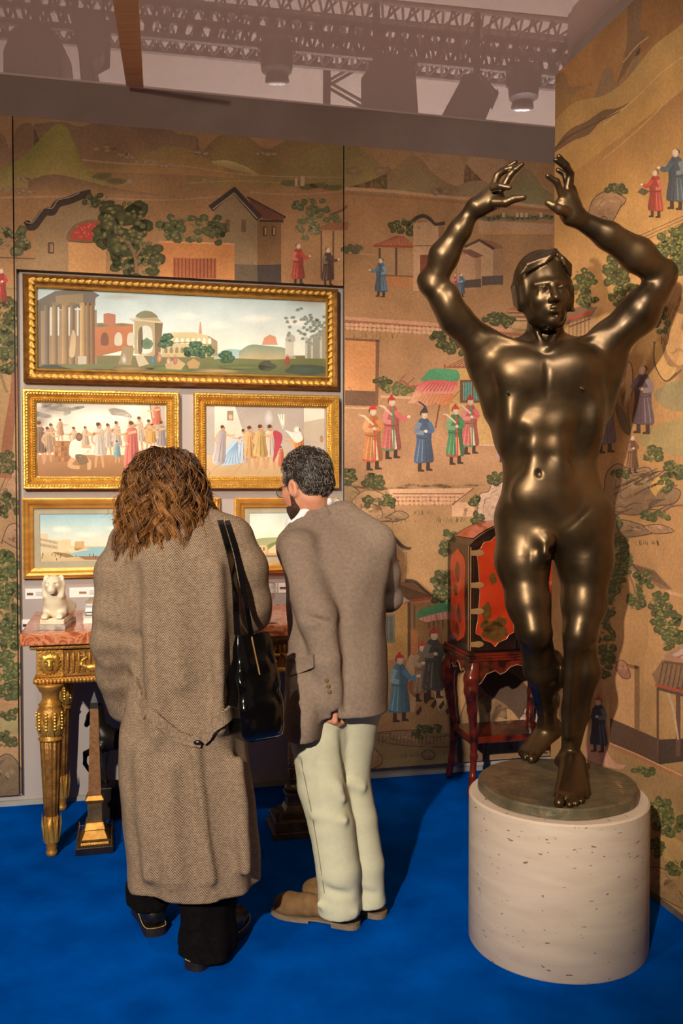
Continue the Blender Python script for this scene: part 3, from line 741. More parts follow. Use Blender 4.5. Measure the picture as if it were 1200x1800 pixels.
P1.line([(832,858),(796,886)], 2, (110,74,56), 20, False)
P1.grass(700,760,904,8,n=18); P1.grass(765,818,918,12,n=22); P1.grass(670,730,918,8,n=12)
P1.rock([(838,905),(842,870),(858,864),(866,850),(890,846),(900,900),(890,934),(862,926),(848,915)], (214,176,150), (150,116,98), 18, 8)
P1.tree(872,842,16,10,n=12,lvl=24); P1.tree(836,884,8,14,n=10,lvl=24); P1.tree(838,912,8,10,n=8,lvl=24); P1.rock([(826,930),(838,924),(850,930),(842,936)], (170,140,112), (90,70,56), 18, 2)
# lower street scene
P1.poly([(640,950),(672,946),(700,960),(714,972),(714,1030),(640,1030)], (154,116,74), 10)
P1.line([(660,946),(676,942),(690,944),(704,958),(716,964),(722,963)], (9,4), (40,34,32), 18); P1.line([(664,952),(680,948),(694,954),(706,968),(712,970)], 1.6, (176,160,134), 19)
P1.poly([(682,982),(696,979),(704,987),(686,988)], (124,66,46), 18); P1.rect(686,988,696,1020,(134,92,62),16); P1.line([(714,970),(713,1020)], 1.2, (110,84,56), 17, False)
P1.poly([(694,1030),(714,1022),(742,1046),(762,1052),(722,1058),(700,1045)], (110,84,58), 20); P1.poly([(694,1026),(718,1020),(760,1050),(722,1056)], (122,90,60), 21)
for k in range(16): P1.line([(698+k*3.6,1026+k*1.3),(718+k*2.9,1054-k*.1)], 1.4, (70,52,38), 22, False)
P1.line([(712,1021),(728,1022),(744,1036),(762,1050)], (6,4), (62,48,38), 23); P1.line([(722,1056),(760,1051)], 4, (176,60,46), 23, False)
P1.poly([(697,1042),(722,1058),(716,1056),(702,1062)], (190,170,150), 22)
P1.poly([(660,1058),(716,1062),(716,1160),(660,1160)], vg((190,140,76),1058,(196,150,84),1160), 12); P1.rect(672,1080,694,1130,(120,120,104),16); P1.rect(676,1084,682,1126,(90,100,92),17); P1.rect(684,1084,690,1126,(90,100,92),17)
P1.poly([(716,1060),(790,1056),(790,1180),(716,1180)], (140,102,62), 13)
for x in (720,728,754,762,770,778): P1.line([(x,1064),(x,1104)], 3, (84,68,50), 16, False)
P1.rect(716,1058,721,1180,(84,60,44),17); P1.rect(722,1108,734,1150,(190,116,66),16)
P1.sm([(731,1084),(736,1074),(760,1064),(790,1058),(790,1072),(760,1080),(738,1086)], (58,132,86), 30); P1.sm([(736,1086),(760,1078),(790,1070),(790,1086),(766,1090),(748,1093)], (216,150,138), 29)
for k in range(7): P1.line([(742+k*7,1082-k*1.6),(744+k*7,1092-k)], 1.2, (190,96,92), 31, False)
P1.line([(766,1080),(778,1140)], 2, (170,60,44), 30, False)
# riders
P1.sm([(716,1160),(724,1150),(740,1165),(760,1170),(786,1168),(790,1200),(782,1240),(770,1248),(760,1215),(735,1222),(728,1250),(720,1246),(720,1200),(712,1180)], (196,156,112), 28)
P1.sm([(718,1200),(735,1190),(745,1200),(736,1225),(722,1220)], (160,80,52), 30); P1.fig(762,1228,126,(62,62,58),None,(186,48,44),lvl=36); P1.fig(741,1232,106,(150,120,90),None,(190,60,48),lvl=31)
P1.fig(702,1268,122,(76,128,152),(54,88,120),(196,52,44),d=1,lvl=42,arm='out')
P1.line([(752,1180),(748,1200),(760,1212),(778,1212)], 3.4, (60,58,56), 46)
for x, y in ((730,1252),(744,1232),(756,1240),(770,1242),(782,1250)): P1.poly([(x,y),(x+9,y-12),(x+11,y-4),(x+4,y+6)], (60,40,30), 45)
P1.poly([(606,1285),(640,1284),(700,1290),(730,1284),(790,1288),(790,1360),(606,1370)], (120,96,62), 12)
P1.rock([(606,1330),(620,1300),(640,1296),(660,1318),(672,1340),(640,1356),(606,1360)], (176,128,88), (116,82,56), 18, 8)
P1.rock([(640,1292),(680,1286),(730,1284),(760,1296),(790,1294),(790,1312),(740,1312),(690,1308)], (150,112,76), (96,70,50), 16, 5)
for k in range(20): P1.line([(660+k*6.4,1292+P1.R.uniform(-3,3)),(658+k*6.4,1308+P1.R.uniform(-2,4))], (2.4,1), (92,68,50), 20, False)
P1.tree(752,1280,24,6,n=12,lvl=24); P1.tree(735,1292,10,10,n=8,lvl=24); P1.tree(640,1290,16,10,n=12,lvl=24); P1.grass(680,790,1330,10,n=30); P1.rock([(740,1325),(752,1318),(764,1326),(760,1334),(745,1334)], (130,106,80), (76,60,48), 18, 3)
P1.ridge([(606,1345),(680,1335),(790,1326)], 1372, (104,90,58), (120,104,66), 15)
# behind the cabinet
P1.rock([(800,1290),(820,1230),(850,1195),(880,1180),(905,1220),(930,1270),(930,1330),(800,1345)], (150,112,74), (84,62,46), 14, 9)
P1.rock([(850,1345),(860,1270),(885,1245),(915,1262),(925,1340)], (186,140,92), (120,88,60), 18, 7)
P1.sm([(838,1180),(870,1170),(920,1200),(960,1260),(930,1280),(890,1240),(850,1215)], (80,60,48), 24)
P1.fig(925,1330,90,(206,170,150),(170,70,60),None,lvl=30); P1.fig(950,1325,90,(196,160,140),(170,70,60),(186,52,44),lvl=36)
P1.tree(790,958,18,26,n=24,lvl=22); P1.tree(785,1030,24,30,n=28,lvl=22); P1.tree(770,1050,16,12,n=10,lvl=20)
# left strip beside the niche
P1.rect(-60,500,40,1400,vg((150,118,78),500,(164,126,88),1400),4)
P1.fig(2,540,72,(176,52,52),None,None,lvl=30); P1.line([(-40,506),(36,508)], 3, (130,96,66), 10, False)
P1.tree(12,555,26,30,n=26,lvl=22); P1.tree(10,600,26,30,(48,58,38),(80,86,50),(140,136,84),n=26,lvl=22); P1.tree(8,640,20,16,n=14,lvl=22)
P1.line([(10,840),(14,770),(24,700),(26,640),(12,590)], (22,8), (128,76,54), 20); P1.line([(12,690),(2,660),(-4,640)], (6,3), (118,92,66), 20)
P1.tree(12,815,16,20,n=14,lvl=24); P1.rock([(-10,890),(10,840),(26,820),(40,850),(38,900),(10,890)], (170,130,96), (110,84,64), 18, 6); P1.tree(10,890,24,22,n=16,lvl=24)
P1.rock([(4,950),(14,925),(30,922),(40,945),(36,965)], (176,136,104), (110,84,64), 18, 5); P1.grass(-10,36,955,16,(60,50,40),16)
for cy, n in ((990,24), (1040,30), (1085,24), (1120,26), (1170,28), (1205,20)): P1.tree(10, cy, 28, 24, (40,52,30), (78,92,46), (140,140,80), n=n, lvl=22)
P1.line([(20,1090),(18,1060),(28,1040)], (4,2), (120,92,64), 38); P1.line([(-20,1232),(40,1236)], 4, (184,130,92), 16, False)
P1.ridge([(-40,1262),(40,1260)], 1290, (120,110,74), (110,100,68), 10); P1.tree(16,1255,16,10,n=10,lvl=22); P1.tree(8,1300,24,14,n=16,lvl=22)
P1.rock([(-20,1350),(10,1325),(34,1345),(40,1392),(-20,1398)], (120,100,74), (74,60,46), 18, 6)
for k, rct in panels.items(): P1.emit('painted_scene', 'mural', pob[k], rct)
P1.emit('painted_scene', 'mural', strip, (uSeam1+g, uN0, vBot, vN1-0.001))

# ---------------------------------------------------------------- right wall
uE = PR.uv(972, 700)[0]
vT = PR.uv(1040, 71)[1]; vB = PR.uv(1165, 1581)[1]
uF = -2.2
wr = tag(wallbox(PR, uF, uE+0.0, 0.0, 3.7, -0.16, -0.06).done('wall_right', 'frieze'), kind='structure')
wp = wallbox(PR, uF, uE, max(vB, 0.03), vT, -0.058, 0.0).done('mural_panel', 'panel_edge', wr)
tag(wp, 'scenic wallpaper panel with pines and rocks')
tag(wallbox(PR, uF, uE-0.1, vT+0.004, 3.68, -0.058, -0.03).done('trim_2', 'frieze'), kind='structure')
tag(wallbox(PR, uF, uE, 0.0, max(vB, 0.03)-0.004, -0.058, -0.012).done('baseboard_right', 'panel_edge'), kind='structure')
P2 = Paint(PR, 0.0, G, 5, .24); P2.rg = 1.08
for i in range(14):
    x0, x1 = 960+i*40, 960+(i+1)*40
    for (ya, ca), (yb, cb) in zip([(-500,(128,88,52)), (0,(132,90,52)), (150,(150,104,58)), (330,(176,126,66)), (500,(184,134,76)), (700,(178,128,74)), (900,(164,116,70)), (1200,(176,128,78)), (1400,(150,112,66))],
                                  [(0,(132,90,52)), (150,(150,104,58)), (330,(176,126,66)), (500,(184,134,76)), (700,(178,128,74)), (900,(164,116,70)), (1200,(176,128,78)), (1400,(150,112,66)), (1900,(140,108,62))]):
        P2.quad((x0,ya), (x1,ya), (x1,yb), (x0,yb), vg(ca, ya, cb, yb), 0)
P2.ridge([(972,140),(985,127),(995,132),(1000,150),(1015,152),(1040,150)], lambda x: 205-(x-972)*.9, (112,82,54), (140,104,60), 2)
P2.ridge([(1020,230),(1045,170),(1060,125),(1075,122),(1085,150),(1110,120),(1125,60)], lambda x: 260-(x-1020)*.9, (112,88,66), (140,108,66), 2)
P2.sm([(1095,110),(1105,60),(1120,-20),(1160,-40),(1150,30),(1155,60),(1130,90)], (128,86,46), 2); P2.sm([(1085,148),(1100,90),(1105,0),(1130,-20),(1125,50),(1135,60)], (104,78,56), 3)
P2.ridge([(972,215),(1010,180),(1060,168),(1100,140),(1150,80),(1200,40),(1300,-60)], lambda x: 330-(x-972)*.75, (160,124,70), (172,126,66), 4)
P2.sm([(972,268),(985,245),(1005,225),(1030,214),(1060,194),(1085,190),(1110,178),(1100,186),(1060,210),(1035,236),(1010,246),(990,258),(972,270)], (104,76,52), 8); P2.line([(974,262),(1000,240),(1040,220),(1090,196)], (3,1.5), (74,54,40), 10)
P2.line([(1060,220),(1120,170),(1160,130),(1200,100)], 2.4, (196,154,100), 9); P2.line([(1060,280),(1130,220),(1200,150)], 3, (184,140,84), 9); P2.line([(1095,110),(1120,80),(1140,65)], 2, (180,136,90), 9)
P2.rock([(1032,385),(1040,355),(1055,340),(1075,336),(1100,350),(1090,365),(1082,380),(1070,395),(1050,392)], (164,120,84), (84,62,46), 16, 6); P2.tree(1084,334,16,9,n=12,lvl=24); P2.rock([(1050,390),(1062,380),(1075,394),(1068,400)], (120,90,66), (70,52,40), 22, 2)
P2.poly([(1120,338),(1128,330),(1142,336),(1132,344)], (80,64,46), 14)
P2.fig(1152,382,88,(186,62,48),None,None,d=-1,lvl=30,arm='out'); P2.fig(1188,368,112,(66,84,98),None,None,d=-1,lvl=32,arm='out')
for k in range(3): P2.line([(1120,428-k*6),(1200,392-k*6),(1290,350-k*6)], 1.2, (96,66,44), 12)
for cx, cy, rx, ry, n in ((1178,425,24,26,26), (1190,460,22,24,22), (1160,440,14,16,12), (1078,478,22,24,22), (1100,500,22,20,20), (1088,520,16,16,14), (1024,498,20,26,22), (1030,528,18,12,14), (1164,560,12,26,18), (1230,430,40,40,40)):
    P2.tree(cx, cy, rx, ry, (42,50,26), (80,84,38), (176,158,82), n=n, lvl=22)
P2.poly([(990,545),(1048,535),(1048,600),(990,620)], (178,136,90), 14); P2.poly([(985,550),(1020,538),(1050,540),(1040,556),(990,572)], (120,84,60), 16)
P2.line([(1000,562),(1040,548)], 4, (190,56,36), 18, False); P2.line([(1000,575),(1038,560)], 2.6, (90,58,40), 18, False)
for k in range(6): P2.line([(1000+k*7,560-k*2),(1000+k*7,600-k*2)], 1.4, (110,70,48), 17, False)
# hanging rocks, right
P2.rock([(1200,470),(1175,520),(1165,580),(1160,620),(1150,600),(1152,640),(1170,668),(1195,652),(1240,640),(1260,480)], (190,138,82), (110,82,54), 18, 8)
P2.sm([(1150,612),(1160,600),(1172,640),(1190,648),(1170,670),(1154,655)], (206,156,90), 24); P2.line([(1150,600),(1151,640),(1170,670),(1198,650)], 2.6, (84,64,44), 26)
P2.sm([(1178,560),(1188,530),(1205,520),(1215,600),(1200,640),(1184,636),(1170,610)], (206,150,92), 22)
P2.rock([(1080,665),(1086,640),(1098,634),(1110,642),(1112,680),(1104,720),(1108,760),(1095,750),(1082,712)], (200,150,100), (100,80,54), 18, 6)
P2.sm([(1082,710),(1095,720),(1105,745),(1108,765),(1095,758),(1085,735)], (96,84,56), 22)
P2.fig(1064,796,126,(120,108,120),None,None,face=(214,176,140),d=1,lvl=30); P2.fig(1130,762,126,(96,76,88),None,None,face=(214,176,140),d=-1,lvl=30)
P2.fig(1112,832,70,(112,72,48),None,None,lvl=34); P2.sm([(1095,760),(1110,772),(1120,800),(1100,800)], (180,130,80), 20)
P2.sm([(1120,770),(1150,750),(1210,730),(1260,720),(1260,800),(1180,800),(1140,790)], (150,126,78), 12); P2.sm([(1150,690),(1210,660),(1260,650),(1260,720),(1180,720)], (140,124,84), 10)
# tangle of rocks and roots
P2.rock([(1062,880),(1065,835),(1085,815),(1110,826),(1140,822),(1160,850),(1195,862),(1185,885),(1150,890),(1120,905),(1085,900)], (152,114,78), (78,58,42), 16, 10)
P2.rock([(1075,945),(1085,915),(1120,920),(1150,935),(1110,944)], (140,104,72), (74,56,40), 16, 5); P2.rock([(1130,925),(1160,922),(1185,934),(1150,938)], (176,128,86), (96,70,50), 18, 3)
for k in range(22):
    x, y = P2.R.uniform(1062,1170), P2.R.uniform(830,920); P2.line([(x,y),(x+14,y-8),(x+30,y-6-P2.R.uniform(0,14))], (3.4,1), (74,56,40), 24)
P2.sm([(1142,856),(1152,842),(1166,838),(1170,850),(1158,862),(1152,872)], (206,154,80), 24)
P2.line([(1165,900),(1180,890),(1200,888)], (5,2), (96,72,52), 24); P2.line([(1168,905),(1178,912)], (3,1), (96,72,52), 24)
for cx, cy, rx, ry, n in ((1184,830,18,20,20), (1148,800,16,14,14), (1170,850,10,14,10), (1150,908,26,8,14), (1090,832,14,8,10), (1082,920,12,12,10), (1084,960,20,22,22), (1100,985,14,14,14), (1088,1000,18,22,20), (1082,1030,14,16,14), (1068,1060,14,30,26), (1066,1130,16,42,34), (1132,1020,16,18,18), (1120,1055,18,20,18), (1160,1062,20,20,20), (1172,1095,22,26,26), (1185,1125,22,18,20)):
    P2.tree(cx, cy, rx, ry, (42,50,28), (84,88,42), (150,146,84), n=n, lvl=28)
P2.grass(1118,1160,958,12,(80,70,40),22)
P2.poly([(1104,998),(1112,990),(1150,1002),(1182,1036),(1160,1034),(1126,1010)], (124,86,58), 18); P2.line([(1102,999),(1112,992),(1126,1008)], 3, (40,32,30), 20, False)
for k in range(10): P2.line([(1118+k*3.4,994+k*1),(1134+k*4.6,1014+k*2.2)], 1.2, (78,54,40), 19, False)
P2.line([(1170,1040),(1260,1062)], 6, (196,146,104), 16, False); P2.line([(1106,1010),(1114,1030),(1122,1055)], (4,2), (120,86,60), 40)
# lower yard
P2.poly([(1076,1160),(1120,1180),(1120,1290),(1076,1272)], (190,136,88), 12); P2.poly([(1115,1168),(1124,1172),(1124,1284),(1115,1280)], (120,84,50), 14); P2.line([(1078,1164),(1122,1174)], 6, (120,84,50), 14, False)
P2.poly([(1072,1262),(1160,1300),(1158,1344),(1072,1310)], (66,44,32), 16); P2.poly([(1158,1300),(1260,1296),(1260,1330),(1158,1344)], (44,32,28), 16)
P2.line([(1072,1310),(1120,1330),(1200,1368),(1270,1400)], 6, (160,100,64), 18, False); P2.line([(1072,1306),(1120,1326),(1200,1364)], 2, (206,150,104), 20, False)
P2.poly([(1146,1184),(1152,1178),(1164,1160),(1290,1180),(1290,1240),(1154,1204)], (120,84,58), 20)
for k in range(14): P2.line([(1166+k*8,1164+k*1.4),(1158+k*8,1202+k*2.6)], 2.4, (70,50,38), 22, False)
P2.line([(1152,1204),(1290,1238)], 5, (160,56,38), 24, False); P2.line([(1156,1210),(1290,1246)], 5, (60,50,44), 24, False)
for x in (1156, 1190, 1194): P2.line([(x,1208),(x,1330)], 4, (78,50,38), 22, False)
P2.poly([(1168,1150),(1210,1128),(1290,1150),(1290,1180),(1168,1166)], (150,110,84), 20); P2.poly([(1180,1152),(1206,1136),(1240,1146),(1230,1166)], (176,150,130), 22); P2.line([(1190,1156),(1210,1150),(1225,1160)], 3, (180,70,64), 24)
P2.line([(1174,1218),(1184,1250),(1192,1300)], (5,3), (176,150,120), 24)
P2.fig(1052,1322,100,(40,52,74),None,(190,52,36),d=-1,lvl=34); P2.sm([(1030,1330),(1036,1285),(1050,1280),(1062,1310),(1080,1340),(1100,1345),(1090,1352),(1060,1345)], (196,140,112), 30)
P2.tree(1064,1180,10,10,n=6,lvl=26); P2.rock([(1082,1175),(1090,1160),(1102,1168),(1108,1190),(1095,1192)], (176,110,84), (110,70,54), 22, 4)
P2.ridge([(1100,1330),(1150,1352),(1200,1378),(1270,1410)], lambda x: 1600+(x-1100)*.8, (140,108,66), (150,118,70), 14)
for cx, cy, rx, ry, n in ((1156,1430,26,26,26), (1180,1450,20,18,18), (1148,1490,18,16,16), (1190,1525,16,12,14), (1130,1355,20,6,10), (1215,1450,20,30,24)):
    P2.tree(cx, cy, rx, ry, (48,58,28), (92,98,42), (160,152,80), n=n, lvl=26)
P2.rock([(1120,1540),(1145,1525),(1170,1530),(1190,1560),(1210,1600),(1150,1570)], (176,136,84), (110,84,54), 20, 6); P2.sm([(1150,1480),(1180,1470),(1220,1500),(1230,1540),(1180,1520)], (184,146,84), 18)
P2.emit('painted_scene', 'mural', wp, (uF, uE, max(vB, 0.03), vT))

# ---------------------------------------------------------------- scrim ceiling
sc = bpy.data.materials.new('scrim'); sc.use_nodes = True; MATS['scrim'] = sc
nt = sc.node_tree; N, L = nt.nodes, nt.links; N.clear()
out = N.new('ShaderNodeOutputMaterial'); mix = N.new('ShaderNodeMixShader'); tr = N.new('ShaderNodeBsdfTransparent'); df = N.new('ShaderNodeBsdfDiffuse')
df.inputs[0].default_value = lin((196,168,156)) + (1,)
tc = N.new('ShaderNodeTexCoord'); wv = N.new('ShaderNodeTexNoise'); wv.inputs['Scale'].default_value = 160
mr = N.new('ShaderNodeMapRange'); mr.inputs['From Min'].default_value = .35; mr.inputs['From Max'].default_value = .65; mr.inputs['To Min'].default_value = .54; mr.inputs['To Max'].default_value = .64
L.new(tc.outputs['Object'], wv.inputs['Vector']); L.new(wv.outputs['Fac'], mr.inputs['Value']); L.new(mr.outputs[0], mix.inputs[0])
tl_ = N.new('ShaderNodeBsdfTranslucent'); tl_.inputs[0].default_value = lin((196,168,156)) + (1,); m2_ = N.new('ShaderNodeMixShader'); m2_.inputs[0].default_value = .45; L.new(df.outputs[0], m2_.inputs[1]); L.new(tl_.outputs[0], m2_.inputs[2])
L.new(tr.outputs[0], mix.inputs[1]); L.new(m2_.outputs[0], mix.inputs[2]); L.new(mix.outputs[0], out.inputs[0])
c = MB()
c.quadbox([PB.w(uL,vCeil,6.5), PB.w(uEnd,vCeil,6.5), PB.w(uEnd,vCeil,-0.03), PB.w(uL,vCeil,-0.03), PB.w(uL,vCeil+.002,6.5), PB.w(uEnd,vCeil+.002,6.5), PB.w(uEnd,vCeil+.002,-0.03), PB.w(uL,vCeil+.002,-0.03)])
tag(c.done('ceiling', 'scrim'), kind='structure')
hw = MB(); hw.box((-9, 11.0, 0), (9, 11.1, 9.0))
tag(hw.done('wall_hall', 'hall_paint'), kind='structure')
# ================================================================ framed pictures on the grey niche
pm('gilt', (198,146,58), (226,178,88), scale=26, rough=0.36, metal=0.65, bump=0.25, bscale=90, ramp=(0.3,0.7))
pm('gilt_dark', (124,82,34), (166,116,54), scale=30, rough=0.42, metal=0.45, bump=0.3, bscale=80)
pm('gilt_wood', (196,134,54), (222,164,80), scale=9, rough=0.4, metal=0.45, bump=0.2, bscale=60, stretch=(1,1,3))
pm('mat_board', (168,158,132), (178,168,142), scale=20, rough=0.85)
pm('paper', (238,232,226), (244,240,234), scale=10, rough=0.8)
TB = Matrix.Translation(PB.p0) @ Matrix(((UB.x, -NB.x, 0, 0), (UB.y, -NB.y, 0, 0), (0, 0, 1, 0), (0, 0, 0, 1)))   # local (u, -n, z)
def ring(pl, rect, prof):
    """profile (inset, n) swept round a rectangle with mitred corners"""
    u0, u1, v0, v1 = rect; V, Fc = [], []
    for t, n in prof:
        V += [pl.w(u0+t, v0+t, n), pl.w(u1-t, v0+t, n), pl.w(u1-t, v1-t, n), pl.w(u0+t, v1-t, n)]
    for j in range(len(prof)-1):
        for i in range(4):
            Fc.append((4*j+i, 4*j+(i+1) % 4, 4*j+4+(i+1) % 4, 4*j+4+i))
    return V, Fc
def leaf_mesh():
    m = MB(); n = 9
    # plump curling leaf: outline ring, raised ridge with three lobes
    out_, mid = [], []
    for i in range(n):
        t = i/(n-1); x = -0.5+t; w_ = 0.42*math.sin(math.pi*min(t*1.05+.04, 1))**.7; c_ = 0.35*math.sin(t*2.4)-.15
        lob = 1+.18*math.sin(t*math.pi*5)
        out_.append(((x, c_+w_*lob), (x, c_-w_*.8*lob))); mid.append((x, c_+w_*.12, .42*math.sin(math.pi*min(t*.95+.08, 1))))
    V = []
    for (a, b), c_ in zip(out_, mid): V += [Vector((a[0], 0, a[1])), Vector((c_[0]+.02, -c_[2], c_[1])), Vector((b[0], 0, b[1]))]
    Fc = []
    for i in range(n-1):
        for k in range(2): Fc.append((3*i+k, 3*i+k+1, 3*i+3+k+1, 3*i+3+k))
    Fc = [f[::-1] for f in Fc]
    return V, Fc
def picture(name, label, rect_px_fn, inset, depth, frame_mat, prof, group=None):
    r = rect_px_fn
    t = thing(name, PB.w((r[0]+r[1])/2, r[2], REC+depth/2), label, 'picture', group)
    V, Fc = ring(PB, r, prof); add('frame', V, Fc, frame_mat, t)
    bk = wallbox(PB, r[0]+.01, r[1]-.01, r[2]+.01, r[3]-.01, REC+.002, REC+.006); bk.done('backing', 'panel_edge', t)
    return t
def beads(t, rect, inset, n, step, rad, m, name='beading'):
    u0, u1, v0, v1 = rect[0]+inset, rect[1]-inset, rect[2]+inset, rect[3]-inset
    mb = MB(); P = []
    k = int((u1-u0)/step)
    for i in range(k+1):
        u = u0+(u1-u0)*i/k; P += [(u, v0), (u, v1)]
    k = int((v1-v0)/step)
    for i in range(1, k):
        v = v0+(v1-v0)*i/k; P += [(u0, v), (u1, v)]
    for u, v in P: mb.ball(PB.w(u, v, n), (rad, rad, rad*.9), n=5, k=3)
    return tag(mb.done(name, m, t, smooth=True), kind='stuff')
# ---- long ruins landscape in the carved frame
rT = (-1.618, -0.071, 2.054, 2.571); D = 0.075
prof = [(0, REC), (0, REC+D*.55), (.006, REC+D*.8), (.014, REC+D), (.022, REC+D*.9), (.05, REC+D*.62), (.056, REC+D*.66), (.062, REC+D*.58), (.064, REC+D*.38)]
pT = picture('framed_landscape', 'long panoramic ruins landscape in a carved gilt leaf frame, topmost on the grey niche', rT, .06, D, 'gilt_dark', prof)
lv, lf = leaf_mesh(); leaf0 = None
def put_leaf(u, v, ang, s, mir=1):
    global leaf0
    M = TB.to_3x3() @ Matrix.Rotation(ang, 3, 'Y')
    loc = PB.w(u, v, REC+D*.80)
    if leaf0 is None:
        me_o = add('acanthus_leaf', lv, lf, 'gilt', pT, smooth=True, origin=(0, 0, 0)); leaf0 = me_o; o = me_o
        o.location = Vector(loc)-wpos(pT)
    else: o = inst(leaf0, loc, pT)
    o.rotation_euler = M.to_euler(); o.scale = (s, s*.62, s*mir)
u0, u1, v0, v1 = rT; c_ = .034
nl = 46
for i in range(nl):
    u = u0+.05+(u1-u0-.1)*i/(nl-1)
    s_ = 1 if i < nl/2 else -1
    for v, mir in ((v1-c_, 1), (v0+c_, -1)): put_leaf(u, v, .5*mir, .043, mir)
nl = 14
for i in range(nl):
    v = v0+.04+(v1-v0-.08)*i/(nl-1)
    put_leaf(u0+c_, v, math.pi/2+.5, .043); put_leaf(u1-c_, v, math.pi/2-.5, .043, -1)
V, Fc = ring(PB, rT, [(.056, REC+D*.66), (.060, REC+D*.70), (.066, REC+D*.62), (.067, REC+.02)]); add('inner_slip', V, Fc, 'gilt', pT)
nC = REC+D*.42
A = Paint(PB, nC, 1.0, 11); nC_rect = (u0+.06, u1-.06, v0+.06, v1-.06)
sky0, sky1, sky2 = (164,184,188), (206,216,212), (232,226,206)
skyf = lambda x, y: vg(sky0,490,sky1,560)(x, y) if y < 560 else vg(sky1,560,sky2,625)(x, y)
for i in range(26):
    xa, xb = 52+i*20.6, 52+(i+1)*20.6
    for ya, yb, ca, cb in ((490,560,sky0,sky1), (560,625,sky1,sky2), (625,690,(120,112,74),(84,82,62))): A.quad((xa,ya), (xb,ya), (xb,yb), (xa,yb), vg(ca,ya,cb,yb), 0)
for cx, cy, rx, ry in ((215,522,44,7), (310,516,44,7), (440,520,50,8), (545,532,44,10)): A.blob(cx, cy, rx, ry, (176,170,160), skyf, 2, 18, .12)
for cx, cy, rx, ry in ((330,556,24,9), (385,572,30,10), (450,560,34,10), (205,578,26,8), (520,566,30,9)): A.blob(cx, cy, rx, ry, (240,234,220), skyf, 3, 18, .12)
# temple at left
A.poly([(52,536),(96,512),(150,505),(175,519),(168,524),(166,540),(90,545),(52,548)], (104,92,78), 8); A.poly([(98,520),(146,516),(146,534),(98,534)], (140,116,80), 9)
A.rect(52,545,66,652,(82,74,62),6); A.rect(66,545,170,640,(150,122,90),4)
for x, w_, cc in ((66,5,(110,96,78)), (78,8,(118,100,78)), (92,9,(152,122,82)), (109,11,(170,132,84)), (123,8,(140,112,78)), (141,9,(206,166,104)), (150,8,(150,112,70)), (158,8,(140,102,64))):
    A.poly([(x,536),(x+w_,536),(x+w_+.5,640),(x-.5,640)], hg(lerp3(cc,(250,230,190),.15), x, lerp3(cc,(40,30,24),.5), x+w_), 10); A.rect(x-1.5,532,x+w_+1.5,537,lerp3(cc,(60,50,40),.2),11)
for x in (88,101,120,135): A.rect(x,540,x+3,590,(206,206,192),9)
A.rect(137,626,152,642,(186,172,150),12); A.sm([(122,625),(124,598),(128,580),(133,590),(131,625)], (196,168,128), 12)
# brick arcade
A.poly([(166,574),(200,570),(234,571),(234,612),(166,628)], vg((186,112,70),570,(170,104,64),620), 6); A.poly([(182,552),(190,550),(203,553),(203,572),(182,570)], (176,112,84), 6)
for x in (178,202,224): A.sm([(x,606),(x,590),(x+6,584),(x+12,590),(x+12,606)], (198,190,168) if x > 190 else (120,76,54), 8)
A.blob(178,572,14,4,(104,104,64),(150,120,84),8); A.blob(215,571,18,3,(104,104,64),(160,120,84),8)
# triumphal arch
A.poly([(228,560),(276,558),(286,568),(278,572),(272,625),(236,622),(236,566)], (176,156,118), 12); A.poly([(272,566),(286,568),(282,624),(272,626)], (122,100,74), 13)
A.sm([(240,558),(244,550),(256,546),(270,550),(276,560)], (128,124,96), 11); A.sm([(243,618),(243,584),(252,573),(262,574),(267,584),(267,618)], (206,206,190), 14); A.sm([(243,618),(243,584),(250,576),(250,618)], (110,92,70), 15); A.blob(258,604,10,10,(84,108,84),(110,126,96),15)
A.line([(228,561),(284,567)], 3, (206,186,150), 16, False)
# amphitheatre
A.poly([(284,590),(300,584),(340,584),(366,590),(382,600),(382,628),(284,628)], vg((206,190,146),584,(186,166,120),628), 8); A.poly([(366,590),(382,600),(382,626),(366,624)], (158,138,102), 9)
for row, y in ((0,594),(1,610)):
    for k in range(9): x = 289+k*9.6; A.sm([(x,y+10),(x,y+3),(x+2.5,y),(x+5,y+3),(x+5,y+10)], (228,222,198) if row == 0 else (140,120,88), 10)
A.line([(284,605),(340,602),(382,612)], 1.5, (150,130,96), 11); A.poly([(349,586),(351,566),(353,566),(355,587)], (196,150,116), 8)
for cx, cy, r_ in ((292,600,12), (345,612,12), (362,620,12), (335,618,8), (400,628,10)): A.tree(cx, cy, r_, r_*.9, (50,74,52), (84,112,78), (130,150,106), n=9, lvl=16, r=5)
# far hills, castle, water
A.ridge([(376,625),(400,614),(430,616),(470,622)], 632, (150,176,178), (170,186,176), 6); A.ridge([(420,618),(440,606),(470,608),(500,612),(520,628)], 632, (130,146,122), (186,160,124), 8)
A.poly([(460,606),(464,594),(474,588),(484,592),(488,606)], (206,146,116), 10); A.rect(501,600,516,626,(200,190,172),10); A.sm([(502,600),(504,590),(512,588),(518,592),(517,601)], (176,170,156), 11)
A.poly([(536,600),(552,588),(580,570),(584,640),(536,632)], (150,144,128), 9)
for x in (536,546,562): A.rect(x,592,x+4,630,(190,182,164),11)
for k in range(60): A.blob(A.R.gauss(548,18), A.R.gauss(575,16), 4, 3, (110,118,104), (160,166,152), 12+k % 4, 7, .3)
A.ridge([(52,650),(150,640),(260,640),(330,636),(400,630),(470,632),(540,630),(590,632)], 690, (112,114,72), (74,76,58), 14)
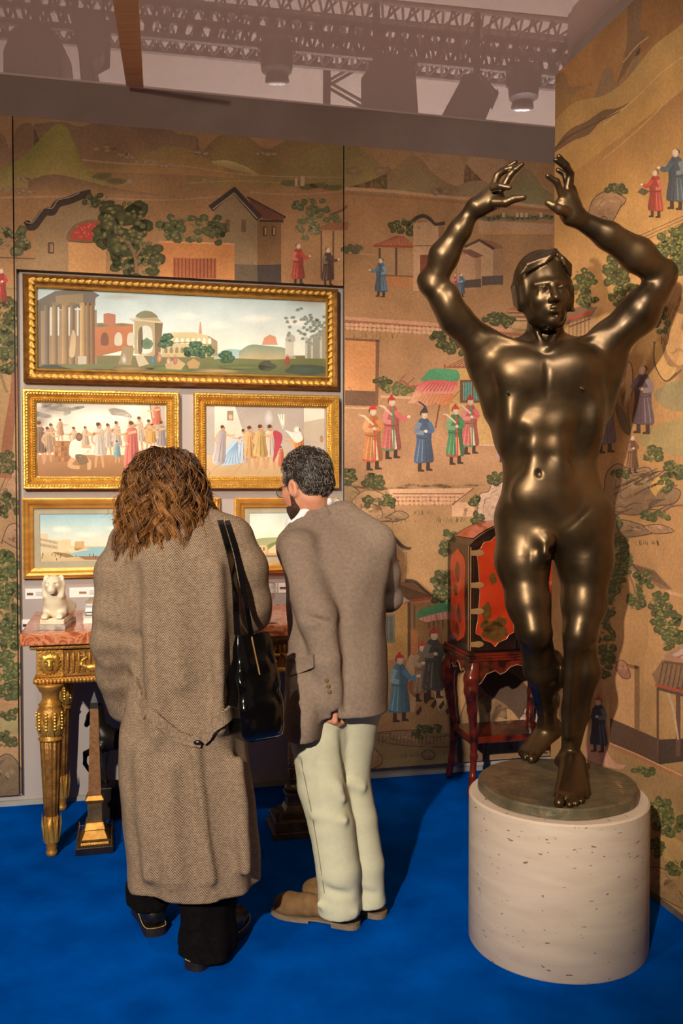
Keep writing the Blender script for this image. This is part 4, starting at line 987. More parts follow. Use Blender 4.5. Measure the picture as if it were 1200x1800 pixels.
for cx, cy, rx, ry, cc in ((230,648,40,5,(150,124,80)), (300,648,40,6,(120,130,70)), (380,652,50,4,(176,150,100)), (430,646,50,5,(112,124,74)), (470,644,14,9,(84,86,72)), (90,650,40,8,(54,50,42)), (180,655,40,6,(80,66,46)), (540,650,40,10,(80,92,80))): A.blob(cx, cy, rx, ry, cc, lerp3(cc,(70,70,50),.6), 16, 14, .2)
A.poly([(208,640),(216,608),(236,612),(230,642)], (150,130,96), 18); A.poly([(238,626),(250,622),(262,640),(244,645)], (190,174,146), 18); A.poly([(290,640),(312,630),(326,640),(318,650),(292,648)], (186,156,110), 18); A.poly([(328,638),(340,630),(352,638),(348,648),(332,648)], (176,140,96), 18)
for x, y, cc in ((268,634,(80,140,160)), (280,630,(206,150,116)), (296,636,(214,176,146)), (218,632,(206,196,176)), (308,634,(190,120,100)), (505,634,(180,70,60))): A.blob(x, y, 4, 8, cc, lerp3(cc,(90,70,60),.4), 20, 9); A.blob(x, y-9, 2.2, 2.6, (206,160,130), (170,120,96), 21, 8)
A.emit('canvas', 'canvas', pT, nC_rect)

# ---- crowd scenes
rML, rMR = (-1.624, -0.884, 1.541, 2.022), (-0.812, -0.067, 1.543, 2.023)
Dm = .06
def gold_frame(name, label, r, group):
    prof = [(0, REC), (0, REC+Dm*.8), (.004, REC+Dm), (.012, REC+Dm), (.016, REC+Dm*.86), (.022, REC+Dm*.86), (.040, REC+Dm*.55), (.044, REC+Dm*.62), (.056, REC+Dm*.5), (.062, REC+Dm*.44), (.063, REC+Dm*.25)]
    t = picture(name, label, r, .06, Dm, 'gilt', prof)
    beads(t, r, .018, REC+Dm*.88, .014, .0048, 'gilt'); beads(t, r, .052, REC+Dm*.56, .012, .0058, 'gilt', 'leaf_moulding')
    return t
def person_px(A, x, y, h, cc, skin=(214,164,122), lean=0.0, arm=1, lvl=20, legs=True, kneel=False):
    """small painted figure, feet at (x, y)"""
    L_ = lambda a, b: (x+a*h+lean*b*h, y-b*h)
    if legs:
        for q in (-.05, .06): A.line([L_(q*.6,.45), L_(q*1.2,.2), L_(q*1.6,.0)], (.085*h,.04*h), lerp3(skin,(150,100,70),.25), lvl)
    A.sm([L_(-.11,.82), L_(-.13,.55), L_(-.16,.30 if legs else .02), L_(.15,.28 if legs else .02), L_(.12,.55), L_(.10,.82), L_(0,.86)], hg(lerp3(cc,(250,240,225),.25), x-.15*h, lerp3(cc,(70,50,40),.4), x+.15*h), lvl+1, 3)
    for q in (-.08, 0, .07): A.line([L_(q*.6,.75), L_(q,.5), L_(q*1.4,.30 if legs else .05)], (.012*h,.03*h), lerp3(cc,(60,40,30),.4 if q >= 0 else .15), lvl+2)
    A.line([L_(-.09,.78), L_(-.16,.62), L_(-.08,.50)], (.06*h,.035*h), skin, lvl+3)
    A.line([L_(.09,.78), L_(.2*arm,.72), L_(.34*arm,.74)], (.06*h,.035*h), skin, lvl+3)
    A.blob(*L_(.0,.92), .058*h, .07*h, skin, lerp3(skin,(110,70,50),.4), lvl+4, 10, .04); A.blob(*L_(-.02,.955), .05*h, .045*h, (96,66,46), (84,58,42), lvl+5, 9, .1)
pL = gold_frame('framed_crowd_scene', 'gilt framed painting of a crowd with a kneeling man beside a red cloaked figure', rML, None)
A = Paint(PB, REC+Dm*.3, 1.1, 12)
for i in range(12):
    xa, xb = 55+i*20.5, 55+(i+1)*20.5
    for ya, yb, ca, cb in ((700,740,(186,176,164),(226,214,196)), (740,800,(226,214,196),(232,210,180)), (800,845,(176,128,84),(140,96,60))): A.quad((xa,ya),(xb,ya),(xb,yb),(xa,yb), vg(ca,ya,cb,yb), 0)
for cx, cy, rx, ry, cc in ((85,722,40,14,(150,136,124)), (110,712,40,12,(160,148,136)), (170,735,60,22,(240,232,216)), (230,720,40,14,(236,226,206)), (70,740,24,16,(140,124,110))): A.blob(cx, cy, rx, ry, cc, lambda x, y: vg((186,176,164),700,(226,214,196),740)(x, y) if y < 740 else vg((226,214,196),740,(232,210,180),800)(x, y), 2, 18, .12)
A.poly([(96,775),(124,775),(124,812),(96,812)], (160,108,66), 14)
for k in range(5):
    for j in range(4): A.rect(97+k*5.4,777+j*9,101.6+k*5.4,784+j*9,lerp3((186,132,84),(130,84,50),A.R.random()),15)
A.line([(262,700),(268,745)], 1.6, (140,100,70), 12, False); A.poly([(224,752),(227,725),(231,752)], (206,186,160), 8); A.poly([(264,712),(290,708),(292,760),(270,756)], (176,160,144), 8)
for x, y, h, cc, ar in ((90,800,56,(200,160,120),1), (130,800,50,(214,186,150),-1), (190,802,58,(214,196,176),1), (205,800,60,(206,186,170),-1), (245,792,60,(226,206,180),-1), (150,795,46,(206,180,150),1), (262,795,58,(206,150,90),-1)): person_px(A, x, y, h, cc, arm=ar, lvl=10)
for x, y, h, cc, ar in ((70,816,76,(120,88,66),1), (84,812,62,(196,156,116),1), (106,776,40,(206,150,110),1), (276,760,52,(200,90,60),-1), (268,790,46,(206,150,60),-1), (284,800,60,(150,136,136),-1), (174,822,80,(226,216,198),-1)): person_px(A, x, y, h, cc, arm=ar, lvl=22)
person_px(A, 232,824,84,(214,96,84),arm=-1,lvl=30,legs=False); person_px(A, 206,814,40,(110,160,170),arm=1,lvl=32)
A.sm([(122,800),(124,778),(138,772),(146,786),(158,788),(146,800),(136,806)], (232,220,198), 34); A.blob(139,768,6,7,(150,110,80),(110,76,56),36)
A.line([(132,802),(122,818),(140,822)], (10,6), (206,160,116), 33); A.line([(142,804),(156,812),(156,826)], (10,6), (206,160,116), 33); A.sm([(132,800),(148,800),(156,812),(140,816)], (130,100,72), 34); A.line([(144,784),(160,786)], (7,4), (206,160,116), 36, False)
A.emit('canvas', 'canvas', pL, (rML[0]+.058, rML[1]-.058, rML[2]+.058, rML[3]-.058))

pR_ = gold_frame('framed_interior_scene', 'gilt framed painting of soldiers and an orange cloaked elder in a bare hall', rMR, None)
A = Paint(PB, REC+Dm*.3, 1.1, 13)
for i in range(12):
    xa, xb = 355+i*19.5, 355+(i+1)*19.5
    for ya, yb, ca, cb in ((705,800,(164,150,142),(190,172,154)), (800,845,(206,176,134),(186,150,108))): A.quad((xa,ya),(xb,ya),(xb,yb),(xa,yb), vg(ca,ya,cb,yb), 0)
A.poly([(377,705),(410,705),(440,800),(377,800)], vg((222,212,196),705,(206,188,164),800), 2); A.poly([(355,705),(377,705),(377,800),(355,800)], (176,164,152), 2); A.rect(399,722,410,739,(150,128,104),4); A.blob(405,733,4,5,(206,180,140),(190,160,124),5)
A.poly([(534,705),(570,708),(570,780),(534,770)], (216,206,188), 2); A.poly([(534,742),(570,735),(570,780),(534,770)], (190,172,150), 3); A.rect(570,705,582,800,(160,146,136),3); A.blob(565,772,3,6,(186,150,110),(150,116,86),5)
for k in range(5): A.line([(360+k*45,840),(400+k*36,802)], .8, (170,136,98), 3, False)
A.blob(472,735,8,15,(206,198,190),(176,166,158),6)
for dx in (0,4,8): A.line([(489+dx*1.2,728),(498,755)], 2.2, (232,222,200), 12, False)
A.sm([(385,815),(400,785),(415,768),(430,772),(432,790),(424,812),(400,818)], (176,196,214), 20)
for q in range(6): A.line([(418,776+q*2),(402+q*3,795),(390+q*6,815)], 2, (140,164,190), 22)
person_px(A, 384,815,68,(196,186,190),lean=.12,arm=1,lvl=22,legs=False); person_px(A, 428,812,58,(216,200,190),arm=-1,lvl=18,legs=False)
person_px(A, 443,826,78,(206,150,84),lean=-.05,arm=1,lvl=26); person_px(A, 458,824,78,(206,166,90),arm=1,lvl=30); person_px(A, 475,824,78,(226,210,190),arm=-1,lvl=26)
A.sm([(480,758),(492,760),(496,772),(486,800),(480,812),(482,780)], (176,70,84), 34)
person_px(A, 525,828,76,(222,132,58),arm=-1,lvl=26,legs=False); A.sm([(514,760),(526,758),(532,772),(520,778),(506,762),(500,756)], (224,220,206), 34); person_px(A, 494,820,36,(200,96,70),arm=1,lvl=30,legs=False); A.blob(521,756,5,6,(240,232,214),(216,200,180),36)
A.emit('canvas', 'canvas', pR_, (rMR[0]+.058, rMR[1]-.058, rMR[2]+.058, rMR[3]-.058))

# ---- harbour views with mats
rLL, rLR = (-1.631, -0.681, 1.108, 1.498), (-0.609, -0.066, 1.110, 1.496)
Dl = .045
def mat_frame(name, label, r):
    prof = [(0, REC), (0, REC+Dl*.7), (.006, REC+Dl*.75), (.016, REC+Dl), (.026, REC+Dl*.92), (.036, REC+Dl*.6), (.044, REC+Dl*.55), (.05, REC+Dl*.5), (.05, REC+Dl*.2)]
    t = picture(name, label, r, .05, Dl, 'gilt_wood', prof)
    V, Fc = ring(PB, r, [(.048, REC+.012), (.078, REC+.012), (.080, REC+.009)]); add('mat', V, Fc, 'mat_board', t)
    return t
pA = mat_frame('framed_harbour_view', 'plain gold framed view of a harbour quay with a grey mat, above the books', rLL)
A = Paint(PB, REC+.008, 1.05, 14)
for i in range(16):
    xa, xb = 66+i*20, 66+(i+1)*20
    for ya, yb, ca, cb in ((895,930,(128,176,196),(196,214,206)), (930,960,(196,214,206),(230,222,196)), (960,995,(216,196,152),(200,172,126))): A.quad((xa,ya),(xb,ya),(xb,yb),(xa,yb), vg(ca,ya,cb,yb), 0)
for cx, cy, rx, ry in ((108,930,22,7), (152,940,24,6), (215,928,34,8), (290,938,30,7)): A.blob(cx, cy, rx, ry, (246,238,218), lambda x, y: vg((128,176,196),895,(196,214,206),930)(x, y) if y < 930 else vg((196,214,206),930,(230,222,196),960)(x, y), 2, 18, .12)
A.poly([(68,938),(84,938),(84,948),(101,950),(101,968),(72,974),(68,974)], (214,196,160), 6); A.poly([(101,950),(124,948),(126,966),(108,972),(101,968)], (224,200,156), 7); A.poly([(132,952),(148,951),(148,964),(134,968),(130,966)], (206,166,116), 8); A.poly([(112,964),(130,962),(158,966),(125,972)], (226,206,166), 8)
for k in range(14): A.rect(71+k*2.2,946+k*.5,72.2+k*2.2,950+k*.5,(150,124,94),9); A.rect(71+k*2.2,955+k*.4,72.2+k*2.2,960+k*.4,(150,124,94),9)
A.poly([(158,962),(330,960),(330,975),(140,978),(120,974)], (150,190,196), 5); A.poly([(96,970),(120,973),(132,979),(116,980),(92,972)], (150,120,84), 10); A.poly([(136,978),(330,974),(330,982),(150,984)], (150,112,80), 10)
for k in range(14): x = A.R.uniform(72,170); y = A.R.uniform(974,986); A.line([(x,y),(x,y-4)], 1.2, (70,56,44), 12, False)
A.emit('print_sheet', 'canvas', pA, (rLL[0]+.08, rLL[1]-.08, rLL[2]+.08, rLL[3]-.08))
pB_ = mat_frame('framed_coast_view', 'plain gold framed view of low houses under a green hill with a grey mat', rLR)
A = Paint(PB, REC+.008, 1.1, 15)
for i in range(8):
    xa, xb = 432+i*20, 432+(i+1)*20
    for ya, yb, ca, cb in ((892,930,(186,206,206),(236,232,212)), (930,960,(236,232,212),(216,214,190)), (960,985,(214,184,132),(190,150,104))): A.quad((xa,ya),(xb,ya),(xb,yb),(xa,yb), vg(ca,ya,cb,yb), 0)
A.ridge([(436,950),(460,946),(490,944),(530,940),(590,944)], 962, (160,164,116), (180,176,136), 4); A.ridge([(470,958),(485,952),(510,950),(590,956)], 966, (120,128,70), (150,150,96), 6)
A.rect(440,959,467,972,(220,192,146),8); A.poly([(472,966),(488,954),(505,960),(505,972),(472,972)], (224,200,158), 9)
for k in range(4): A.rect(444+k*6,962,447+k*6,968,(140,104,72),10)
A.poly([(432,976),(600,976),(600,990),(432,990)], (140,110,80), 7)
for k in range(10): x = A.R.uniform(440,520); A.line([(x,975),(x,971)], 1.2, (80,60,46), 12, False)
A.emit('print_sheet', 'canvas', pB_, (rLR[0]+.08, rLR[1]-.08, rLR[2]+.08, rLR[3]-.08))

# ---- caption slips pinned below
def caption(label, x0, y0, x1, y1, pic=(110,84,66), pos=0.06):
    a = PB.uv(x0, y0, REC); b = PB.uv(x1, y1, REC)
    t = thing('caption_card', PB.w((a[0]+b[0])/2, b[1], REC), label, 'label')
    wallbox(PB, a[0], b[0], b[1], a[1], REC+.0005, REC+.003).done('card', 'paper', t)
    A = Paint(PB, REC+.003, 1.0, 3)
    w_, h_ = x1-x0, y1-y0
    A.rect(x0+w_*pos, y0+h_*.42, x0+w_*(pos+.26), y0+h_*.68, pic, 2)
    for k in range(4): A.rect(x0+w_*(pos+.36), y0+h_*(.34+.12*k), x0+w_*(pos+.36+(.42 if k < 2 else .26)), y0+h_*(.38+.12*k), (120,110,108), 2)
    A.emit('print', 'print', t, (a[0], b[0], b[1], a[1]), dn=.00005, n0=.0003)
caption('white caption slip on the wall beside the stone lion, over the table corner', 44.5, 1035, 88, 1052)
caption('white caption slip on the wall above the stack of books', 122, 1033, 172, 1049, (150,120,90), .34)
caption('white caption slip on the wall behind the wine glass', 452, 1026, 487, 1042)
caption('white caption slip on the wall behind the half hidden stone lion', 489, 1025, 530, 1041)
caption('white card with dark upright motifs leaning low by the table corner', 37, 1089, 62, 1108, (60,50,50), .12)
# ================================================================ console table and what stands on and under it
def marble(name, cols, scale=6.0, rough=0.18, dist=1.6):
    m = bpy.data.materials.new(name); m.use_nodes = True; MATS[name] = m
    nt = m.node_tree; N, L = nt.nodes, nt.links; b = N['Principled BSDF']; b.inputs['Roughness'].default_value = rough
    tc = N.new('ShaderNodeTexCoord'); nz = N.new('ShaderNodeTexNoise'); nz.inputs['Scale'].default_value = scale; nz.inputs['Detail'].default_value = 9; nz.inputs['Distortion'].default_value = dist
    L.new(tc.outputs['Object'], nz.inputs['Vector'])
    cr = N.new('ShaderNodeValToRGB'); els = cr.color_ramp.elements
    while len(els) < len(cols): els.new(0.5)
    for e, (p, c_) in zip(els, cols): e.position = p; e.color = lin(c_) + (1,)
    L.new(nz.outputs['Fac'], cr.inputs[0]); L.new(cr.outputs[0], b.inputs['Base Color'])
marble('red_marble', [(0.25,(120,54,34)), (0.42,(186,96,56)), (0.5,(222,150,104)), (0.58,(176,74,44)), (0.75,(226,176,136))], 9.0, 0.16, 2.2)
pm('carved_gilt', (166,112,42), (206,150,68), scale=30, rough=0.4, metal=0.5, bump=0.3, bscale=120, ramp=(0.3,0.7))
pm('cream_marble', (232,214,180), (244,230,202), scale=10, rough=0.35, bump=0.05)
pm('grey_marble', (150,140,128), (190,178,164), scale=30, rough=0.3, ramp=(0.4,0.6))
pm('old_bronze', (92,74,52), (120,98,68), scale=24, rough=0.35, metal=0.45, bump=0.15)
pm('gilt_bronze', (150,104,44), (186,138,66), scale=30, rough=0.3, metal=0.85)
pm('rosso_shaft', (124,84,48), (152,106,64), scale=60, rough=0.4, metal=0.25, bump=0.2, bscale=300)
pm('black_stone', (22,18,18), (36,30,28), scale=20, rough=0.3)
pm('horse_shadow_dark', (34,28,26), (48,40,36), scale=20, rough=0.4, metal=0.6)  # dark tone of the horse that stands in for a cast shadow
TU0, TU1, TN, TZ = -1.575, -0.125, 0.70, 0.95
tb = thing('console_table', TB @ Vector(((TU0+TU1)/2, -TN/2, 0)), 'carved gilt console table with a red veined marble top and fluted legs', 'table')
m = MB(); m.box((TU0, -TN, TZ-.052), (TU1, -.005, TZ), TB); m.done('marble_top', 'red_marble', tb, bevel=.006)
m = MB(); m.box((TU0+.035, -TN+.03, TZ-.075), (TU1-.035, -.02, TZ-.0525), TB); m.done('cornice', 'carved_gilt', tb, bevel=.008)
m = MB(); m.box((TU0+.07, -TN+.06, TZ-.195), (TU1-.07, -.05, TZ-.0755), TB); m.done('apron', 'gilt_dark', tb, bevel=.004)
m = MB(); m.box((TU0+.055, -TN+.045, TZ-.222), (TU1-.055, -.04, TZ-.196), TB); m.done('lower_moulding', 'carved_gilt', tb, bevel=.01)
m = MB()                                        # rope twist along the moulding
for i in range(90):
    u = TU0+.06+(TU1-TU0-.12)*i/89; m.ball(TB @ Vector((u, -TN+.042, TZ-.209)), (.010,.008,.012), n=6, k=4)
for i in range(40):
    y = TN-.05-(TN-.1)*i/39; m.ball(TB @ Vector((TU0+.053, -y, TZ-.209)), (.008,.010,.012), n=6, k=4)
tag(m.done('rope_border', 'carved_gilt', tb, smooth=True), kind='stuff')
# flutes of the apron, one by one
fl0 = None
for i in range(52):
    u = TU0+.165+(TU1-TU0-.33)*i/51
    if fl0 is None:
        m = MB(); m.tube([(0,0,0),(0,0,.03),(0,0,.07),(0,0,.092)], [.004,.0075,.0075,.005], 6)
        fl0 = add('flute', [TB.to_3x3() @ v for v in m.V], m.F, 'carved_gilt', tb, smooth=True, origin=(0,0,0)); fl0.location = (TB @ Vector((u, -TN+.0585, TZ-.18))) - wpos(tb)
    else: inst(fl0, TB @ Vector((u, -TN+.0585, TZ-.18)), tb)
# lion masks on the corner blocks
def mask_at(u, n, side=False):
    c0 = TB @ Vector((u, -n, TZ-.135)); R3 = np.array(TB.to_3x3())
    if side: R3 = R3 @ np.array(((0,1,0),(-1,0,0),(0,0,1)), float).T
    W = lambda x, y, z: np.array(c0) + R3 @ np.array((x, y, z))
    s = SDF()
    s.el(W(0,-.004,0), (.030,.018,.034), R3, .01); s.el(W(0,-.022,-.006), (.013,.016,.018), R3, .008); s.el(W(0,-.026,-.020), (.012,.008,.008), R3, .006)
    s.el(W(0,-.02,.014), (.02,.012,.008), R3, .006)
    for sx in (-1, 1):
        s.el(W(sx*.013,-.022,.004), (.006,.006,.004), R3, .002, -1); s.el(W(sx*.026,-.006,.028), (.008,.006,.009), R3, .004)
    s.el(W(0,-.032,-.027), (.008,.01,.003), R3, .002, -1)
    for i in range(18):
        a = 2*math.pi*i/18; s.rc(W(.030*math.cos(a),-.006,.034*math.sin(a)), W(.044*math.cos(a+.2),-.001,.05*math.sin(a+.2)), .0075, .003, .006)
    V, Q = s.mesh(.003); return V, Q
for u, n in ((TU0+.115, TN-.06), (TU1-.115, TN-.06)):
    m = MB(); m.box((u-.055, -n-.006, TZ-.195), (u+.055, -n+.02, TZ-.077), TB); m.done('corner_block', 'carved_gilt', tb, bevel=.003)
    V, Q = mask_at(u, n+.008); add('lion_mask', V, Q, 'gilt', tb, smooth=True)
V, Q = mask_at(TU0+.07, TN-.13, True); add('lion_mask', V, Q, 'gilt', tb, smooth=True)
# swans facing one another and a scroll of leaves on the frieze
def swan(u, d):
    c0 = TB @ Vector((u, -TN+.052, TZ-.15)); R3 = np.array(TB.to_3x3()); W = lambda x, y, z: np.array(c0) + R3 @ np.array((x*d, y, z))
    s = SDF(); s.el(W(.02,0,-.01), (.04,.012,.016), R3, .008); s.rc(W(.05,0,.0), W(.085,0,.02), .010, .004, .008)
    s.chain([W(-.015,0,-.005), W(-.035,0,.004), W(-.03,0,.022), W(-.012,0,.034), W(-.022,0,.044), W(-.04,0,.040)], [.009,.007,.0055,.005,.006,.003], .004)
    return s.mesh(.003)
for u, d in ((-1.30, 1), (-1.06, -1), (-.66, 1), (-.40, -1)):
    V, Q = swan(u, d); add('carved_swan', V, Q, 'gilt', tb, smooth=True)
for uc in (-1.18, -.85, -.53):
    c0 = TB @ Vector((uc, -TN+.05, TZ-.14)); R3 = np.array(TB.to_3x3()); s = SDF(); W = lambda x, y, z: np.array(c0) + R3 @ np.array((x, y, z))
    s.el(W(0,0,0), (.016,.014,.018), R3, .006)
    for i in range(7): a = math.pi*2*i/7; s.rc(W(.014*math.cos(a),0,.014*math.sin(a)), W(.04*math.cos(a),-.004,.036*math.sin(a)), .010, .006, .006)
    V, Q = s.mesh(.0035); add('carved_rosette', V, Q, 'gilt', tb, smooth=True)
# fluted legs
ztop = TZ-.222
lp = [(.030,0),(.034,.008),(.030,.02),(.022,.03),(.027,.036),(.030,.045),(.026,.055),(.036,.10),(.038,.17),(.036,.19)]
for u, n in ((TU0+.115, TN-.06), (TU1-.115, TN-.06), (TU0+.12, .08), (TU1-.12, .08)):
    base = TB @ Vector((u, -n, 0)); Mx = Matrix.Translation(base)
    prof = [(.020,0),(.024,.01),(.024,.02),(.018,.028),(.024,.036),(.020,.045)]
    leg = MB(); leg.lathe(prof+[(.030,.06),(.034,.12),(.031,.17)], Mx, 24)
    lo_ = leg.done('leg', 'carved_gilt', tb, smooth=True)
    sh = MB(); sh.lathe([(.030,.165),(.034,.25),(.041,.40),(.045,.485),(.040,.492)], Mx, 48, flute=12, fd=.16); sh.done('fluted_shaft', 'gilt_dark', lo_, smooth=True)
    up = MB(); up.lathe([(.046,.49),(.052,.497),(.046,.505),(.040,.512),(.050,.54),(.054,.59),(.054,.62),(.044,.635),(.050,.642),(.040,.65),(.034,.665),(.036,.69),(.046,.70),(.050,.712),(.056,.72),(.058,ztop)], Mx, 28); up.done('capital', 'carved_gilt', lo_, smooth=True)
    lf_ = MB()
    for k in range(10):                          # acanthus sleeves at the ankle and the vase
        a = 2*math.pi*k/10; ca, sa = math.cos(a), math.sin(a)
        for z0, z1, r0, r1 in ((.06,.185,.033,.036), (.515,.60,.050,.056)):
            P = [base+Vector((r*math.cos(a+dd), r*math.sin(a+dd), z)) for r, dd, z in ((r0,-.26,z0),(r0,.26,z0),(r1,.22,(z0+z1)/2),(r1+.004,0,z1),(r1,-.22,(z0+z1)/2))]
            b_ = len(lf_.V); lf_.V += P+[base+Vector(((r1+.007)*ca,(r1+.007)*sa,(z0*.4+z1*.6)))]; lf_.F += [(b_+i, b_+(i+1) % 5, b_+5) for i in range(5)]
        for q in range(6): lf_.ball(base+Vector((.056*math.cos(a+.31), .056*math.sin(a+.31), .545+q*.013)), .006, n=6, k=4)
    tag(lf_.done('acanthus_carving', 'gilt', lo_), kind='stuff')

# ---------------------------------------------------------------- stone lions
def lion(u, n, yaw, name, label, flip=1):
    base = TB @ Vector((u, -n, TZ)); Rz = Matrix.Rotation(yaw, 4, 'Z'); M = Matrix.Translation(base) @ TB.to_3x3().to_4x4() @ Rz
    t = thing(name, base, label, 'sculpture', 'pair of lions on the console table')
    m = MB(); m.box((-.056,-.125,0), (.056,.135,.022), M); m.done('lower_plinth', 'grey_marble', t, bevel=.002)
    m = MB(); m.box((-.050,-.118,.0225), (.050,.128,.045), M); m.done('upper_plinth', 'cream_marble', t, bevel=.003)
    R3 = np.array((M.to_3x3())); W = lambda x, y, z: np.array(M @ Vector((x*flip, y, z)))
    s = SDF()
    s.el(W(0,.03,.085), (.038,.085,.042), R3, .02); s.el(W(0,-.05,.105), (.040,.038,.062), R3, .03); s.el(W(0,.085,.082), (.045,.042,.045), R3, .02)
    for sx in (-1, 1):
        s.chain([W(sx*.03,-.045,.085), W(sx*.032,-.06,.062), W(sx*.030,-.108,.056)], [.022,.015,.013], .012); s.el(W(sx*.030,-.110,.055), (.016,.016,.011), R3, .006)
        for q in (-.009, 0, .009): s.rc(W(sx*.030+q,-.118,.054), W(sx*.030+q,-.126,.051), .0055, .005, .003)
        s.chain([W(sx*.040,.07,.075), W(sx*.046,.04,.06), W(sx*.044,.01,.054)], [.03,.02,.012], .01)
    s.rc(W(0,-.055,.13), W(0,-.075,.185), .042, .036, .03)              # neck and mane ruff
    s.el(W(0,-.082,.19), (.034,.034,.036), R3, .015); s.rc(W(0,-.10,.185), W(0,-.128,.172), .020, .017, .012); s.el(W(0,-.132,.166), (.016,.012,.014), R3, .006)
    s.el(W(0,-.138,.178), (.011,.007,.007), R3, .004); s.rc(W(0,-.112,.198), W(0,-.135,.182), .009, .008, .006)
    for sx in (-1, 1):
        s.el(W(sx*.031,-.068,.214), (.013,.010,.014), R3, .008); s.el(W(sx*.032,-.079,.214), (.006,.006,.007), R3, .004, -1); s.el(W(sx*.016,-.113,.194), (.007,.006,.005), R3, .004, -1); s.el(W(sx*.017,-.105,.203), (.012,.01,.005), R3, .006)
        s.rc(W(sx*.036,-.07,.19), W(sx*.034,-.085,.14), .014, .012, .01)
    s.rc(W(-.016,-.140,.160), W(.016,-.140,.160), .0025, .0025, .002, -1)
    s.chain([W(.0,.125,.06), W(.05,.10,.055), W(.052,.04,.052)], [.008,.007,.009], .006)
    V, Q = s.mesh(.004); add('lion_body', smooth_mesh(V, Q, 1), Q, 'cream_marble', t, smooth=True)
    return t
p = on_z(97, 1108, TZ); q_ = TB.inverted() @ p
lion(q_.x+.0, -q_.y-.13, -.12, 'stone_lion', 'cream stone lion lying on a stepped plinth, alert head, in front of the books')
lion(-.30, -q_.y-.10, .3, 'stone_lion', 'cream stone lion on a stepped plinth beside the wine glass, half hidden by the man', -1)
# books
def book(u0, u1, n0, n1, z, h, cover, label, yaw=0.0):
    c0 = TB @ Vector(((u0+u1)/2, -(n0+n1)/2, z)); M = Matrix.Translation(c0) @ TB.to_3x3().to_4x4() @ Matrix.Rotation(yaw, 4, 'Z'); a, b = (u1-u0)/2, (n1-n0)/2
    t = thing('book', c0, label, 'book', 'books behind the stone lion')
    m = MB(); m.box((-a,-b,0), (a,b,.003), M); m.box((-a,-b,h-.003), (a,b,h), M); m.box((-a,b-.004,.003), (a,b,h-.003), M); m.done('cover', cover, t)
    m = MB(); m.box((-a+.003,-b+.004,.003), (a-.003,b-.004,h-.003), M); m.done('pages', 'paper', t)
pm('cover_cream', (226,210,180), (232,218,190), rough=.5); pm('cover_grey', (190,186,200), (206,204,214), rough=.4); pm('cover_navy', (40,44,60), (52,56,74), rough=.4); pm('cover_landscape', (206,160,100), (150,190,200), scale=14, rough=.35)
book(-1.34,-1.03,.22,.46,TZ,.030,'cover_cream','cream book at the bottom of the stack behind the stone lion',.05)
book(-1.32,-1.04,.20,.43,TZ+.0305,.014,'cover_navy','thin dark blue book in the stack behind the stone lion',-.03)
book(-1.33,-1.05,.20,.42,TZ+.045,.024,'cover_grey','pale lilac grey book in the stack behind the stone lion',.02)
book(-1.32,-1.06,.19,.41,TZ+.0695,.012,'cover_landscape','book with a landscape cover on top of the stack behind the stone lion',-.06)
# wine glass
gl = bpy.data.materials.new('clear_glass'); gl.use_nodes = True; MATS['clear_glass'] = gl
nt = gl.node_tree; N, L = nt.nodes, nt.links; N.clear()
o_ = N.new('ShaderNodeOutputMaterial'); mx = N.new('ShaderNodeMixShader'); tr = N.new('ShaderNodeBsdfTransparent'); tr.inputs[0].default_value = (.95,.95,.95,1); gs = N.new('ShaderNodeBsdfGlossy'); gs.inputs['Roughness'].default_value = .03
lw = N.new('ShaderNodeLayerWeight'); lw.inputs[0].default_value = .22; L.new(lw.outputs['Facing'], mx.inputs[0]); L.new(tr.outputs[0], mx.inputs[1]); L.new(gs.outputs[0], mx.inputs[2]); L.new(mx.outputs[0], o_.inputs[0])
gp = at(474, 1040, 4.05); gp = Vector((gp.x, gp.y, TZ))
t = thing('wine_glass', gp, 'clear stemmed wine glass standing on the marble table top', 'glass')
M = Matrix.Translation(gp)
m = MB(); m.lathe([(.0,0),(.034,0),(.034,.003),(.006,.007),(.004,.012)], M, 24); m.done('foot', 'clear_glass', t, smooth=True)
m = MB(); m.lathe([(.004,.0121),(.0035,.06),(.005,.095)], M, 12); m.done('stem', 'clear_glass', t, smooth=True)
m = MB(); m.lathe([(.005,.0951),(.020,.105),(.029,.125),(.030,.15),(.026,.182),(.0245,.182),(.0285,.15),(.0275,.126),(.018,.107),(.0,.098)], M, 28); m.done('bowl', 'clear_glass', t, smooth=True)

# ---------------------------------------------------------------- bronze obelisk model on the floor
oc = TB @ Vector((-1.285, -.575, 0)); M = Matrix.Translation(oc) @ TB.to_3x3().to_4x4()
t = thing('obelisk_model', oc, 'brown obelisk model with a railed bronze base on the carpet under the table', 'sculpture')
m = MB(); m.box((-.078,-.105,0), (.078,.105,.032), M); m.done('base_slab', 'black_stone', t, bevel=.003)
m = MB(); m.taper((0,0,0), (.062,.082), (.056,.074), .0325, .05, M); m.taper((0,0,0), (.055,.07), (.040,.05), .0501, .085, M); m.taper((0,0,0), (.044,.052), (.036,.04), .0851, .115, M); m.done('stepped_base', 'gilt_bronze', t, bevel=.002)
m = MB(); m.taper((0,0,0), (.030,.030), (.030,.030), .1155, .195, M); m.done('pedestal', 'old_bronze', t)
m = MB(); m.taper((0,0,0), (.034,.034), (.040,.040), .1955, .207, M); m.taper((0,0,0), (.040,.040), (.030,.030), .2075, .228, M); m.done('collar', 'gilt_bronze', t, bevel=.002)
m = MB(); m.taper((0,0,0), (.027,.027), (.017,.017), .2285, .60, M); m.done('shaft', 'rosso_shaft', t, bevel=.001)
m = MB(); m.taper((0,0,0), (.018,.018), (.015,.015), .6005, .625, M); m.taper((0,0,0), (.015,.015), (.001,.001), .6255, .67, M); m.done('finial', 'black_stone', t)
m = MB()
